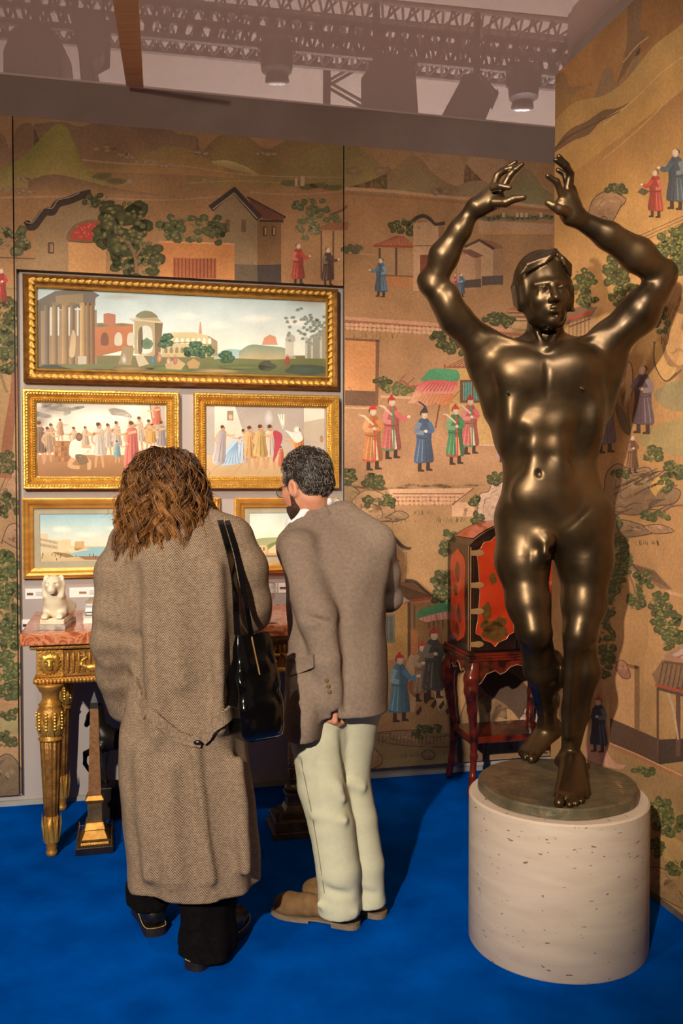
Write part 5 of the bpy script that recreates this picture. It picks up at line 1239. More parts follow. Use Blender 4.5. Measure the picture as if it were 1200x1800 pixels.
for sx in (-1, 1):
    for sy in (-1, 1): m.box((sx*.070-.002, sy*.097-.002, .0325), (sx*.070+.002, sy*.097+.002, .075), M)
for i in range(22):
    x = -.07+.14*i/21; m.box((x-.001,-.098,.0325), (x+.001,-.096,.055), M); m.box((x-.001,.096,.0325), (x+.001,.098,.055), M)
for i in range(28):
    y = -.097+.194*i/27; m.box((-.071,y-.001,.0325), (-.069,y+.001,.055), M); m.box((.069,y-.001,.0325), (.071,y+.001,.055), M)
for z in (.055,):
    m.box((-.072,-.099,z), (.072,-.095,z+.003), M); m.box((-.072,.095,z), (.072,.099,z+.003), M); m.box((-.072,-.095,z), (-.068,.095,z+.003), M); m.box((.068,-.095,z), (.072,.095,z+.003), M)
m.done('railing', 'gilt_bronze', t)
# ---------------------------------------------------------------- spiral column model
cc_ = TB @ Vector((-.415, -.60, 0)); M = Matrix.Translation(cc_) @ TB.to_3x3().to_4x4()
t = thing('monument_model', cc_, 'bronze triumphal column model with a spiral relief shaft on a square base', 'sculpture')
m = MB(); m.box((-.112,-.112,0), (.112,.112,.03), M); m.box((-.10,-.10,.0305), (.10,.10,.075), M); m.done('base_block', 'old_bronze', t, bevel=.003)
m = MB(); m.taper((0,0,0), (.068,.068), (.066,.066), .0755, .10, M); m.done('plinth', 'old_bronze', t)
m = MB()
for i in range(24):
    q = -.066+.132*i/23
    for P in (((q-.0015,-.070,.08),(q+.0015,-.0665,.10)), ((-.070,q-.0015,.08),(-.0665,q+.0015,.10)), ((.0665,q-.0015,.08),(.070,q+.0015,.10))): m.box(*P, M)
for sx in (-1, 1): m.box((sx*.09-.006,-.096,.0755), (sx*.09+.006,-.084,.10), M); m.box((sx*.09-.008,-.098,.1005), (sx*.09+.008,-.082,.118), M)
m.done('balustrade', 'old_bronze', t)
m = MB(); m.taper((0,0,0), (.050,.050), (.040,.040), .1005, .125, M); m.taper((0,0,0), (.036,.036), (.034,.034), .1255, .165, M); m.taper((0,0,0), (.042,.042), (.044,.044), .1655, .18, M); m.done('pedestal', 'old_bronze', t, bevel=.002)
m = MB(); m.lathe([(.030,.1805),(.042,.19),(.044,.20),(.036,.21),(.030,.218)], M, 24); m.done('torus', 'old_bronze', t, smooth=True)
m = MB(); m.lathe([(.0265,.2185),(.0275,.35),(.025,.60)], M, 24); m.done('shaft', 'rosso_shaft', t, smooth=True)
m = MB(); pts = []
for i in range(16*20): a = 2*math.pi*i/20; z = .225+.37*i/320; r = .0275-.002*(z-.2); pts.append(M @ Vector((r*math.cos(a), r*math.sin(a), z)))
m.tube(pts, .0022, 5)
for i in range(230):
    a = i*.83; z = .232+.36*i/230; r = .027; m.ball(M @ Vector((r*math.cos(a), r*math.sin(a), z)), (.0035,.0035,.006), n=5, k=3)
tag(m.done('spiral_relief', 'gilt_bronze', t), kind='stuff')
m = MB(); m.lathe([(.026,.6005),(.034,.615),(.036,.63),(.02,.64),(.02,.67),(.004,.69)], M, 20); m.done('capital', 'old_bronze', t, smooth=True)
# ---------------------------------------------------------------- solid dark horse in place of a cast shadow on the wall
hn = .22
def HP(px, py, dn=0.0):
    u, v = PB.uv(px, py, hn+dn); return np.array(PB.w(u, v, hn+dn))
hb = PB.w(PB.uv(190, 1400, hn)[0], 0, hn)
t = thing('horse_shadow_shape', hb, 'dark solid prancing horse shape standing in for a cast shadow, one raised foreleg, behind the obelisk', 'sculpture')
zb = PB.uv(190, 1378, hn)[1]
uh0, uh1 = PB.uv(166, 1400, hn)[0], PB.uv(262, 1400, hn)[0]
wallbox(PB, uh0, uh1, 0, zb, hn-.06, hn+.06).done('base_block', 'horse_shadow_dark', t, bevel=.004)
s = SDF()
s.el(HP(205,1300), (.085,.042,.048), np.array(TB.to_3x3()), .03); s.el(HP(185,1296), (.05,.044,.055), np.array(TB.to_3x3()), .03); s.el(HP(232,1298), (.06,.046,.052), np.array(TB.to_3x3()), .03)
s.chain([HP(180,1290), HP(172,1266), HP(168,1248)], [.042,.030,.024], .02); s.chain([HP(170,1248), HP(160,1258), HP(152,1274)], [.024,.019,.012], .012)
s.rc(HP(168,1244), HP(161,1236), .007, .003, .006); s.rc(HP(176,1240), HP(186,1290), .012, .01, .01)
s.chain([HP(178,1310,.03), HP(158,1322,.03), HP(150,1324,.03), HP(149,1342,.03), HP(157,1354,.03)], [.026,.015,.011,.009,.010], .008)
s.chain([HP(186,1312,-.02), HP(184,1345,-.02), HP(186,1378,-.02)], [.024,.013,.012], .008)
for dn in (.03, -.03): s.chain([HP(236,1308,dn), HP(246,1336,dn), HP(238,1356,dn), HP(240,1377,dn)], [.034,.017,.011,.012], .008)
s.chain([HP(255,1288), HP(266,1305), HP(266,1345)], [.014,.016,.006], .01)
V, Q = s.mesh(.006); V[:, 2] = np.maximum(V[:, 2], zb+.0005)
add('horse_body', V, Q, 'horse_shadow_dark', t, smooth=True)
# ================================================================ red lacquer cabinet on its stand
pm('black_lacquer', (26,16,12), (44,24,16), scale=14, rough=0.22, coat=0.4, bump=0.03)
pm('red_lacquer', (168,40,18), (196,64,28), scale=8, rough=0.24, coat=0.4, ramp=(0.3,0.75))
pm('tortoise_lacquer', (110,34,18), (40,18,12), scale=12, rough=0.22, coat=0.4, ramp=(0.42,0.62))
pm('gilt_line', (190,140,90), (206,160,110), scale=20, rough=0.35, metal=0.5)
pm('gold_paint', (120,84,36), (96,60,26), scale=30, rough=0.35, metal=0.3)
CU0, CU1, CN0, CN1, CZ0, CZ1, CR = .515, 1.005, .05, .385, .725, 1.262, .11
cb = thing('lacquer_cabinet', TB @ Vector(((CU0+CU1)/2, -(CN0+CN1)/2, 0)), 'red and black lacquer cabinet with an arched top on a cabriole leg stand', 'cabinet')
cw = lambda u, n, z: TB @ Vector((u, -n, z))
uc_ = (CU0+CU1)/2
def arch(t): return CZ1+CR*math.sin(math.pi*t)**.8
outl = [(CU0, CZ0), (CU1, CZ0)] + [(CU1+(CU0-CU1)*i/16, arch(i/16)) for i in range(17)]
m = MB(); m.plate([cw(u, CN1-.02, z) for u, z in outl], cw(0, CN0, 0)-cw(0, CN1-.02, 0)); m.done('case', 'black_lacquer', cb)
# red shine panel on the top, following the arch
V, Fc = [], []
for i in range(13):
    t = .06+.88*i/12; u = CU0+(CU1-CU0)*t
    V += [cw(u, CN0+.04, arch(t)+.0035), cw(u, CN1-.05, arch(t)+.0035)]
for i in range(12): Fc.append((2*i, 2*i+1, 2*i+3, 2*i+2))
add('top_panel', V, Fc, 'red_lacquer', cb, smooth=True)
def cart(u0, u1, z0, z1, tip=.03, n=5):
    """cartouche outline with cusped corners"""
    P = []; w_, h_ = u1-u0, z1-z0; cu = (u0+u1)/2
    P += [(cu, z0-tip), (cu+w_*.1, z0-tip*.3), (cu+w_*.3, z0+h_*.01), (cu+w_*.36, z0+h_*.05), (u1, z0+h_*.08), (u1-w_*.01, z0+h_*.14), (u1-w_*.05, z0+h_*.2), (u1-w_*.1, z0+h_*.5), (u1-w_*.05, z0+h_*.8), (u1, z0+h_*.9), (cu+w_*.38, z0+h_*.94), (cu+w_*.3, z1), (cu+w_*.12, z1+tip*.2), (cu, z1+tip)]
    return P + [(2*cu-a, b) for a, b in P[-2:0:-1]]
for sx in (0, 1):                                # two doors
    a, b = (CU0+.012, uc_-.003) if sx == 0 else (uc_+.003, CU1-.012)
    ou = [(a, CZ0+.012), (b, CZ0+.012)] + [(b+(a-b)*i/8, arch(((b+(a-b)*i/8)-CU0)/(CU1-CU0))-.03) for i in range(9)]
    m = MB(); m.plate([cw(u, CN1, z) for u, z in ou], cw(0, CN1-.019, 0)-cw(0, CN1, 0)); dr = m.done('door', 'black_lacquer', cb)
    P = cart(a+.014, b-.012, CZ0+.06, CZ1-.015+.03, .03)
    m = MB(); m.plate([cw(u, CN1+.002, z) for u, z in P], cw(0, CN1+.0003, 0)-cw(0, CN1+.002, 0)); m.done('red_panel', 'red_lacquer', dr)
    m = MB(); m.tube([cw(u, CN1+.002, z) for u, z in P+P[:1]], .0016, 5, False); m.done('gilt_border', 'gilt_line', dr)
    A_ = random.Random(4+sx)           # painted islets in gold
    for (fx, fz, rx, rz) in ((.5,.12,.36,.045), (.35,.18,.22,.03), (.3,.34,.13,.05), (.62,.22,.18,.03), (.45,.7,.1,.03)):
        cu, cz = a+(b-a)*fx, CZ0+.05+(CZ1-CZ0-.08)*fz
        m = MB(); m.plate([cw(cu+(b-a)*rx*.9*(1+A_.uniform(-.2,.2))*math.cos(q*math.pi/7), CN1+.0026, cz+rz*(1+A_.uniform(-.3,.3))*math.sin(q*math.pi/7)) for q in range(14)], cw(0, CN1+.0021, 0)-cw(0, CN1+.0026, 0)); m.done('gold_island', 'gold_paint', dr)
    for z in (CZ0+.045, CZ0+.21, CZ0+.34, CZ0+.50):   # hinge straps
        h = MB(); ue = a if sx == 0 else b; d = 1 if sx == 0 else -1
        h.plate([cw(ue+d*q[0], CN1+.004, z+q[1]) for q in ((-.012,.012),(.012,.014),(.03,.016),(.05,.010),(.056,0),(.05,-.010),(.03,-.016),(.012,-.014),(-.012,-.012))], cw(0, CN1+.0022, 0)-cw(0, CN1+.004, 0)); h.done('hinge', 'gilt_line', dr)
m = MB(); m.tube([cw(CU0+.006, CN1-.018, CZ0+.01), cw(CU0+.006, CN1-.018, CZ1-.01)], .003, 6); m.tube([cw(CU0-.001, CN1-.03, CZ0+.01), cw(CU0-.001, CN1-.03, CZ1-.005)], .0025, 6); m.done('corner_beading', 'gilt_line', cb)
lk = MB(); lk.plate([cw(uc_+.02*math.cos(q*math.pi/6), CN1+.006, CZ0+.27+.03*math.sin(q*math.pi/6)) for q in range(12)], cw(0, CN1+.003, 0)-cw(0, CN1+.006, 0)); lk.done('lock_plate', 'gilt_line', cb)
# side panel
P = [(.5,-.02),(.62,.01),(.8,.06),(.86,.16),(.8,.5),(.86,.84),(.8,.94),(.62,.99),(.5,1.03),(.38,.99),(.2,.94),(.14,.84),(.2,.5),(.14,.16),(.2,.06),(.38,.01)]
m = MB(); sp = [cw(CU0-.0022, CN0+(CN1-CN0-.03)*a, CZ0+.04+(CZ1-CZ0-.08)*b) for a, b in P]; m.plate(sp, cw(CU0-.0004,0,0)-cw(CU0-.0022,0,0)); m.done('side_panel', 'red_lacquer', cb)
A_ = random.Random(9)
for fa, fz, r in ((.5,.78,.05), (.42,.55,.035), (.58,.3,.045), (.5,.12,.04)):
    m = MB(); m.plate([cw(CU0-.0028, CN0+(CN1-CN0-.03)*fa+r*.7*(1+A_.uniform(-.3,.3))*math.cos(q*math.pi/6), CZ0+.04+(CZ1-CZ0-.08)*fz+r*(1+A_.uniform(-.3,.3))*math.sin(q*math.pi/6)) for q in range(12)], cw(CU0-.0023,0,0)-cw(CU0-.0028,0,0)); m.done('painted_spray', 'tortoise_lacquer', cb)
# stand
m = MB()
for ov, z0, z1 in ((.016, .685, .700), (.022, .7002, .712), (.012, .7122, .7245)): m.quadbox([cw(CU0-ov, CN1+ov, z0), cw(CU1+ov, CN1+ov, z0), cw(CU1+ov, CN0-.03, z0), cw(CU0-ov, CN0-.03, z0), cw(CU0-ov, CN1+ov, z1), cw(CU1+ov, CN1+ov, z1), cw(CU1+ov, CN0-.03, z1), cw(CU0-ov, CN0-.03, z1)])
m.done('stand_moulding', 'tortoise_lacquer', cb, bevel=.003)
def apron(p, q, off):
    """scalloped rail between two points"""
    L_ = [(0,.684),(1,.684),(1,.56),(.93,.575),(.86,.62),(.76,.635),(.7,.615),(.64,.625),(.58,.65),(.5,.66),(.42,.65),(.36,.625),(.3,.615),(.24,.635),(.14,.62),(.07,.575),(0,.56)]
    m = MB(); m.plate([p+(q-p)*a+Vector((0,0,z)) for a, z in L_], off)
    o = m.done('apron', 'tortoise_lacquer', cb)
    m = MB(); m.tube([p+(q-p)*a+Vector((0,0,z))-off*.15 for a, z in L_[2:]], .0022, 5, False); m.done('gilt_edge', 'gilt_line', o)
apron(cw(CU0+.02, CN1+.004, 0), cw(CU1-.02, CN1+.004, 0), cw(0,-.016,0)-cw(0,0,0))
apron(cw(CU0-.004, CN0+.02, 0), cw(CU0-.004, CN1-.02, 0), cw(.016,0,0)-cw(0,0,0))
for su, sn, u, n in ((-1, 1, CU0+.02, CN1-.015), (1, 1, CU1-.02, CN1-.015), (-1, -1, CU0+.02, CN0+.02), (1, -1, CU1-.02, CN0+.02)):
    s = SDF(); k = 1 if sn > 0 else .3
    prof = [(0,.66,.034), (.018,.60,.036), (.022,.54,.032), (.008,.44,.024), (-.006,.32,.019), (-.008,.20,.017), (.002,.10,.017), (.016,.02,.019)]
    pts = [cw(u+su*o, n+sn*o*k, z) for o, z, r in prof]; s.chain([np.array(p) for p in pts], [p[2] for p in prof], .015)
    V, Q = s.mesh(.007); V[:, 2] = np.clip(V[:, 2], .001, .683); add('leg', V, Q, 'tortoise_lacquer', cb, smooth=True)
m = MB(); m.quadbox([cw(CU0+.02, CN1-.03, .26), cw(CU1-.02, CN1-.03, .26), cw(CU1-.02, CN0+.03, .26), cw(CU0+.02, CN0+.03, .26), cw(CU0+.02, CN1-.03, .295), cw(CU1-.02, CN1-.03, .295), cw(CU1-.02, CN0+.03, .295), cw(CU0+.02, CN0+.03, .295)]); m.done('stretcher_shelf', 'tortoise_lacquer', cb, bevel=.006)

# ================================================================ travertine drum
tv = bpy.data.materials.new('travertine'); tv.use_nodes = True; MATS['travertine'] = tv
nt = tv.node_tree; N, L = nt.nodes, nt.links; b = N['Principled BSDF']; b.inputs['Roughness'].default_value = 0.65
tc = N.new('ShaderNodeTexCoord'); mp = N.new('ShaderNodeMapping'); mp.inputs['Scale'].default_value = (1.6, 1.6, 9); L.new(tc.outputs['Object'], mp.inputs[0])
nz = N.new('ShaderNodeTexNoise'); nz.inputs['Scale'].default_value = 2.4; nz.inputs['Detail'].default_value = 8; nz.inputs['Distortion'].default_value = .6; L.new(mp.outputs[0], nz.inputs['Vector'])
cr = N.new('ShaderNodeValToRGB'); cr.color_ramp.elements[0].position = .3; cr.color_ramp.elements[1].position = .72
cr.color_ramp.elements[0].color = lin((196,172,150)) + (1,); cr.color_ramp.elements[1].color = lin((214,192,168)) + (1,); L.new(nz.outputs['Fac'], cr.inputs[0])
m2 = N.new('ShaderNodeMapping'); m2.inputs['Scale'].default_value = (1, 1, 3.4); L.new(tc.outputs['Object'], m2.inputs[0])
pz = N.new('ShaderNodeTexNoise'); pz.inputs['Scale'].default_value = 34; pz.inputs['Detail'].default_value = 3; L.new(m2.outputs[0], pz.inputs['Vector'])
pr = N.new('ShaderNodeValToRGB'); pr.color_ramp.elements[0].position = .69; pr.color_ramp.elements[1].position = .73; pr.color_ramp.elements[0].color = (0,0,0,1); pr.color_ramp.elements[1].color = (1,1,1,1); L.new(pz.outputs['Fac'], pr.inputs[0])
mx = N.new('ShaderNodeMixRGB'); mx.inputs[2].default_value = lin((140,112,88)) + (1,); L.new(cr.outputs[0], mx.inputs[1]); L.new(pr.outputs[0], mx.inputs[0]); L.new(mx.outputs[0], b.inputs['Base Color'])
bp = N.new('ShaderNodeBump'); bp.inputs['Strength'].default_value = .9; bp.inputs['Distance'].default_value = .012; bp.invert = True; L.new(pr.outputs[0], bp.inputs['Height']); L.new(bp.outputs[0], b.inputs['Normal'])
PC = Vector((.742, 3.125, 0)); PH = .504
m = MB(); m.lathe([(.298,0),(.302,.006),(.302,PH-.006),(.296,PH)], Matrix.Translation(PC), 96)
o = m.done('travertine_drum', 'travertine', smooth=True, auto=40); tag(o, 'round pale travertine drum carrying the bronze statue', 'pedestal')
# ================================================================ bronze statue
pm('bronze', (52,40,27), (98,76,50), scale=5.5, rough=0.30, metal=0.80, bump=0.05, bscale=26, ramp=(0.3,0.7), rough2=0.42)
pm('bronze_base', (92,86,66), (128,112,84), scale=16, rough=0.42, metal=0.45, bump=0.5, bscale=28, ramp=(0.35,0.65))
pm('worn_bronze', (150,124,92), (170,140,104), scale=30, rough=0.35, metal=0.6)
def face(B, HW, HR):
    """skull and facial features in head space: x sideways, y forward, z up"""
    E = lambda p, r, k=.01, op=1: B.el(HW(*p), r, HR, k, op)
    R_ = lambda a, b, r1, r2, k=.008, op=1: B.rc(HW(*a), HW(*b), r1, r2, k, op)
    E((0,-.025,.045), (.078,.098,.086), .02); E((0,.018,-.025), (.066,.075,.098), .02); E((0,.028,-.085), (.050,.054,.040), .02); E((0,.066,-.108), (.021,.017,.016), .015)
    for sx in (-1, 1):
        R_((sx*.05,.01,-.09), (sx*.062,-.02,-.03), .016, .018, .02)
        R_((sx*.014,.085,.017), (sx*.054,.066,.015), .0075, .006, .02)             # brow
        E((sx*.031,.094,-.006), (.019,.017,.0125), .010, -1); E((sx*.031,.0735,-.006), (.015,.013,.0125), .004)
        R_((sx*.017,.083,-.002), (sx*.031,.0885,.003), .0032, .0036, .003); R_((sx*.031,.0885,.003), (sx*.046,.078,-.003), .0036, .003, .003)
        R_((sx*.018,.081,-.013), (sx*.044,.077,-.014), .003, .003, .004)
        E((sx*.040,.056,-.034), (.024,.024,.022), .02)
        E((sx*.0125,.098,-.042), (.0085,.010,.008), .005)
        E((sx*.083,-.012,-.022), (.010,.021,.032), .006)
    R_((0,.084,.014), (0,.108,-.034), .0085, .0115, .008); E((0,.110,-.038), (.0105,.011,.009), .005)
    for sx in (-1, 1): E((sx*.006,.108,-.0485), (.0035,.005,.003), .002, -1)
    E((0,.070,-.070), (.03,.022,.022), .014)
    R_((-.022,.083,-.0705), (-.005,.0935,-.0645), .0045, .0062, .004); R_((-.005,.0935,-.0645), (.005,.0935,-.0645), .0062, .0062, .003); R_((.005,.0935,-.0645), (.022,.083,-.0705), .0062, .0045, .004)
    R_((-.018,.084,-.0755), (.018,.084,-.0755), .0062, .0062, .004); E((0,.0915,-.0770), (.012,.006,.0055), .004)
    R_((-.024,.092,-.0712), (.024,.092,-.0712), .0014, .0014, .002, -1); E((0,.088,-.090), (.016,.010,.005), .006, -1)
    return E, R_
SD = 3.17
def S(px, py, dp=0.0): return np.array(at(px, py, SD+dp))
r_ = lambda px: px*.00196
ZD = .541
st = thing('bronze_statue', (PC.x, PC.y, PH+.001), 'life size bronze nude youth with both arms raised over his head, on the travertine drum', 'statue')
n = 72; rd = random.Random(3); V, Fc = [], []
nz_ = [1+.012*math.sin(3*2*math.pi*i/n+1)+.008*math.sin(7*2*math.pi*i/n) for i in range(n)]
for rr, z in ((.262, PH+.001), (.270, PH+.004), (.268, ZD-.006), (.262, ZD), (0.001, ZD)):
    for i in range(n): a = 2*math.pi*i/n; V.append((PC.x+rr*nz_[i]*math.cos(a), PC.y+.012+rr*nz_[i]*1.02*math.sin(a), z))
for j in range(4):
    for i in range(n): Fc.append((j*n+i, j*n+(i+1) % n, (j+1)*n+(i+1) % n, (j+1)*n+i))
add('base_disc', V, Fc, 'bronze_base', st, smooth=True, auto=35)
B = SDF()
# trunk
B.el(S(963,690,.02), (r_(103),.125,r_(98)), None, .05)
B.rc(S(892,642,.02), S(1034,638,.02), .070, .070, .05)
B.el(S(962,770,.02), (r_(88),.108,r_(80)), None, .05)
B.el(S(968,850,.025), (r_(85),.108,r_(75)), None, .06)
B.el(S(974,905,.03), (r_(97),.125,r_(62)), None, .06)
for x in (925, 1026): B.el(S(x,925,.08), (.095,.10,.10), None, .05)          # buttocks
B.el(S(918,656,-.062), (.096,.046,.078), None, .04); B.el(S(1006,652,-.062), (.096,.046,.078), None, .04)   # chest
B.rc(S(962,625,-.115), S(962,700,-.118), .006, .008, .014, -1)                # breastbone
B.rc(S(896,708,-.115), S(950,700,-.128), .005, .005, .022, -1); B.rc(S(975,700,-.128), S(1030,704,-.115), .005, .005, .022, -1)
for x in (890, 1036): B.el(S(x,735,.0), (.04,.09,.10), None, .06)        # flanks
for k, y in enumerate((748, 785, 822)):
    for x in (940, 984): B.el(S(x+k*1.5,y,-.078), (.036,.020,.032), None, .035)
B.el(S(950,868,-.07), (.10,.045,.075), None, .045)                            # belly
B.rc(S(908,770,-.118), S(896,806,-.10), .014, .02, .06, -1); B.rc(S(1014,765,-.118), S(1022,806,-.10), .014, .022, .06, -1)
B.el(S(948,832,-.115), (.010,.016,.013), None, .010, -1)                      # navel
B.rc(S(962,710,-.12), S(952,815,-.118), .003, .004, .014, -1)
B.rc(S(886,885,-.085), S(940,945,-.10), .005, .006, .016, -1); B.rc(S(1062,872,-.085), S(985,945,-.10), .005, .006, .016, -1)   # groin lines
for x, y in ((892,690), (1024,684)): B.el(S(x,y,-.108), .006, None, .004)
B.el(S(958,950,-.085), (.032,.028,.030), None, .02); B.rc(S(958,955,-.10), S(957,972,-.108), .015, .013, .010); B.el(S(957,978,-.09), (.022,.02,.018), None, .012)
# collar bones, neck, trapezius
B.rc(S(955,616,-.065), S(872,592,-.03), .010, .011, .03); B.rc(S(968,616,-.065), S(1050,586,-.03), .010, .011, .03)
B.rc(S(957,612,.03), S(958,556,.0), .066, .060, .03)
for x in (935, 986): B.rc(S(x,566,-.045), S(959+(x-960)*.12,612,-.075), .012, .009, .018)
B.rc(S(944,600,.05), S(880,622,.04), .026, .03, .04); B.rc(S(976,600,.05), S(1040,618,.04), .026, .03, .04)
# arms: image left
B.chain([S(866,634,.02), S(846,606,.01)], [.078,.064], .04)
B.chain([S(850,610,.01), S(800,560,-.02), S(762,506,-.04)], [.056,.054,.038], .02)
B.el(S(788,530,-.05), (.042,.042,.062), None, .03); B.rc(S(842,640,.03), S(868,720,.03), .04, .035, .05)
B.chain([S(762,500,-.04), S(780,450,-.06), S(808,405,-.09), S(832,366,-.11)], [.040,.048,.036,.026], .02)
B.el(S(753,494,-.03), .04, None, .02)
# image right
B.chain([S(1052,630,.02), S(1070,600,.01)], [.078,.068], .04)
B.chain([S(1066,604,.01), S(1122,552,-.02), S(1164,492,-.04)], [.066,.066,.045], .025)
B.rc(S(1076,640,.03), S(1058,720,.03), .045, .035, .05); B.el(S(1130,535,-.05), (.045,.042,.055), None, .03)
B.chain([S(1160,482,-.04), S(1120,448,-.06), S(1068,414,-.09), S(1018,386,-.11)], [.047,.056,.043,.029], .02)
B.el(S(1168,478,-.03), .042, None, .02)
# legs: image left, bent
B.chain([S(922,915,.02), S(918,985,.0), S(928,1060,-.04), S(938,1108,-.07)], [.100,.088,.068,.055], .04)
B.el(S(938,1110,-.09), (.038,.035,.045), None, .05)
B.chain([S(940,1118,-.05), S(950,1175,.05), S(960,1230,.19), S(962,1272,.28)], [.056,.058,.044,.032], .025); B.el(S(972,1178,.10), (.045,.055,.075), None, .03)
# image right, standing
B.chain([S(1026,915,.02), S(1028,985,.01), S(1026,1060,-.01), S(1020,1112,-.02)], [.100,.090,.070,.057], .04)
B.el(S(1016,1116,-.055), (.040,.036,.048), None, .05)
B.chain([S(1020,1120,.0), S(1022,1180,.02), S(1012,1250,.03), S(1002,1318,.03)], [.054,.062,.046,.032], .025); B.rc(S(1004,1140,-.05), S(996,1290,-.01), .022, .018, .03)
B.el(S(1004,935,-.02), (.05,.06,.06), None, .05); B.el(S(944,935,-.02), (.05,.06,.06), None, .05)
# standing foot
def D(px, py, dz=0.0): p = on_z(px, py, ZD+dz); return np.array(p)
for x in (982, 1022): B.el(S(x,1338,.035), (.016,.02,.02), None, .015)
hl = S(1004,1358,.06); hl[2] = ZD+.035
B.el(hl, (.036,.045,.036), None, .02)
ft = [D(984,1398,.022), D(998,1402,.016), D(1010,1402,.014), D(1020,1399,.012), D(1028,1394,.011)]
an = S(1001,1330,.02)
for i, f in enumerate(ft): B.rc(an*.55+hl*.45+np.array((.0,0,.0)), f, .034, .020-.001*i, .02)
for i, (x, y, rr) in enumerate(((982,1410,.0165), (1000,1413,.0115), (1011,1411,.0110), (1021,1407,.0105), (1029,1399,.010))):
    t = D(x, y, rr*.8); B.rc(ft[i], t, rr*.92, rr*.95, .003); B.el(t+np.array((0,-.004,-.001)), rr*1.02, None, .003); B.rc(t+np.array((-.002,-.004,rr*1.1)), t+np.array((.002,-.004,rr*1.1)), rr*.35, rr*.35, .003, -1)
# back foot on its toes
bk = S(972,1282,.33); bl = [D(940,1326,.022), D(931,1326,.018), D(926,1324,.017), D(922,1322,.016), D(919,1319,.015)]
B.rc(S(963,1272,.28), bk, .036, .038, .025)
for i, f in enumerate(bl): B.rc((S(962,1280,.27)+bk)/2, f, .034, .021-.001*i, .02)
for i, (x, y, rr) in enumerate(((934,1334,.0165), (923,1331,.0115), (919,1328,.011), (916,1325,.0105), (914,1321,.010))):
    t = D(x, y, rr*.9); B.rc(bl[i], t, rr*.92, rr*.95, .003); B.el(t, rr*1.05, None, .003)
# hands
def finger(pts, r0, r1, k=.005):
    m_ = len(pts); B.chain(pts, [r0+(r1-r0)*i/(m_-1) for i in range(m_)], k)
hd = -.13
B.rc(S(838,362,hd+.01), S(868,338,hd), .030, .026, .02); B.rc(S(845,366,hd+.01), S(876,352,hd-.01), .026, .024, .02); B.rc(S(850,350,hd+.03), S(872,330,hd+.02), .022, .020, .02)
finger([S(866,330,hd+.0), S(874,308,hd-.0), S(890,298,hd-.02), S(905,292,hd-.03)], .0125, .0085)
finger([S(866,326,hd+.03), S(880,302,hd+.04), S(906,285,hd+.02)], .012, .008)
finger([S(884,330,hd-.02), S(896,308,hd-.03), S(906,298,hd-.04), S(917,289,hd-.045)], .0125, .0085)
finger([S(866,331,hd-.045), S(879,327,hd-.065), S(895,330,hd-.075)], .0115, .0085)
finger([S(868,356,hd-.02), S(888,356,hd-.04), S(902,350,hd-.05), S(920,347,hd-.055)], .017, .0105)
B.rc(S(1012,380,hd+.01), S(996,350,hd), .032, .028, .02); B.rc(S(1000,382,hd), S(986,360,hd-.01), .026, .022, .02); B.rc(S(1008,360,hd+.02), S(1002,334,hd+.02), .024, .020, .02)
finger([S(988,345,hd-.02), S(978,320,hd-.04), S(962,309,hd-.05)], .0130, .0088)
finger([S(996,335,hd), S(1002,306,hd-.01), S(993,293,hd-.03), S(976,281,hd-.04)], .0130, .0088)
finger([S(1001,333,hd+.025), S(1003,306,hd+.03), S(995,290,hd+.02), S(982,275,hd+.01)], .0125, .0085)
finger([S(1000,338,hd+.04), S(992,306,hd+.05), S(980,299,hd+.05)], .0115, .008)
finger([S(994,374,hd-.02), S(982,368,hd-.05), S(972,362,hd-.055), S(963,357,hd-.055)], .018, .0115)
# head
fw = Vector((.10, -1, -.02)).normalized(); up_ = Vector((-.06, 0, 1)); rt = -(fw.cross(up_).normalized()); up_ = -(rt.cross(fw)) if (rt.cross(fw)).z < 0 else rt.cross(fw)
HR = np.array([[rt.x, fw.x, up_.x], [rt.y, fw.y, up_.y], [rt.z, fw.z, up_.z]]); H0 = S(957,514,-.065)
HW = lambda x, y, z: H0 + HR @ np.array((x, y, z))*1.0
E, R_ = face(B, HW, HR)
# hair
E((0,-.035,.058), (.088,.098,.090), .006)
for sx in (-1, 1):
    E((sx*.074,-.018,.010), (.016,.050,.060), .03)
    R_((sx*.085,.006,.01), (sx*.083,.004,-.055 if sx > 0 else -.03), .010, .007, .02)
R_((.083,.004,-.055), (.092,.012,-.066), .009, .006, .006)
rh = random.Random(5)
for i in range(11):                              # fringe swept from the parting
    t = i/10; x0 = .03-.06*t; z0 = .128-.012*t
    R_((x0,.025+.01*rh.random(),z0), (x0-.028-.012*t,.066-.012*t,.105-.022*t), .011, .0085, .002); R_((x0-.028-.012*t,.066-.012*t,.105-.022*t), (x0-.05-.016*t,.070-.026*t,.082-.030*t), .0085, .004, .002)
for i in range(7):
    t = i/6; R_((.03+.02*t,.02,.128-.02*t), (.045+.03*t,.058-.02*t,.098-.02*t), .012, .009, .003); R_((.045+.03*t,.058-.02*t,.098-.02*t), (.052+.028*t,.062-.03*t,.076-.03*t), .009, .005, .003)
for sx in (-1, 1):
    for i in range(6): t = i/5; R_((sx*.06,-.01-.06*t,.10-.01*t), (sx*.09,-.005-.05*t,.03), .012, .010, .003); R_((sx*.09,-.005-.05*t,.03), (sx*.088,-.005-.045*t,-.03), .010, .007, .003)
V, Q = B.mesh(.0038); V = smooth_mesh(V, Q, 1, .4); V[:, 2] = np.maximum(V[:, 2], ZD-.002)
add('figure', V, Q, 'bronze', st, smooth=True)
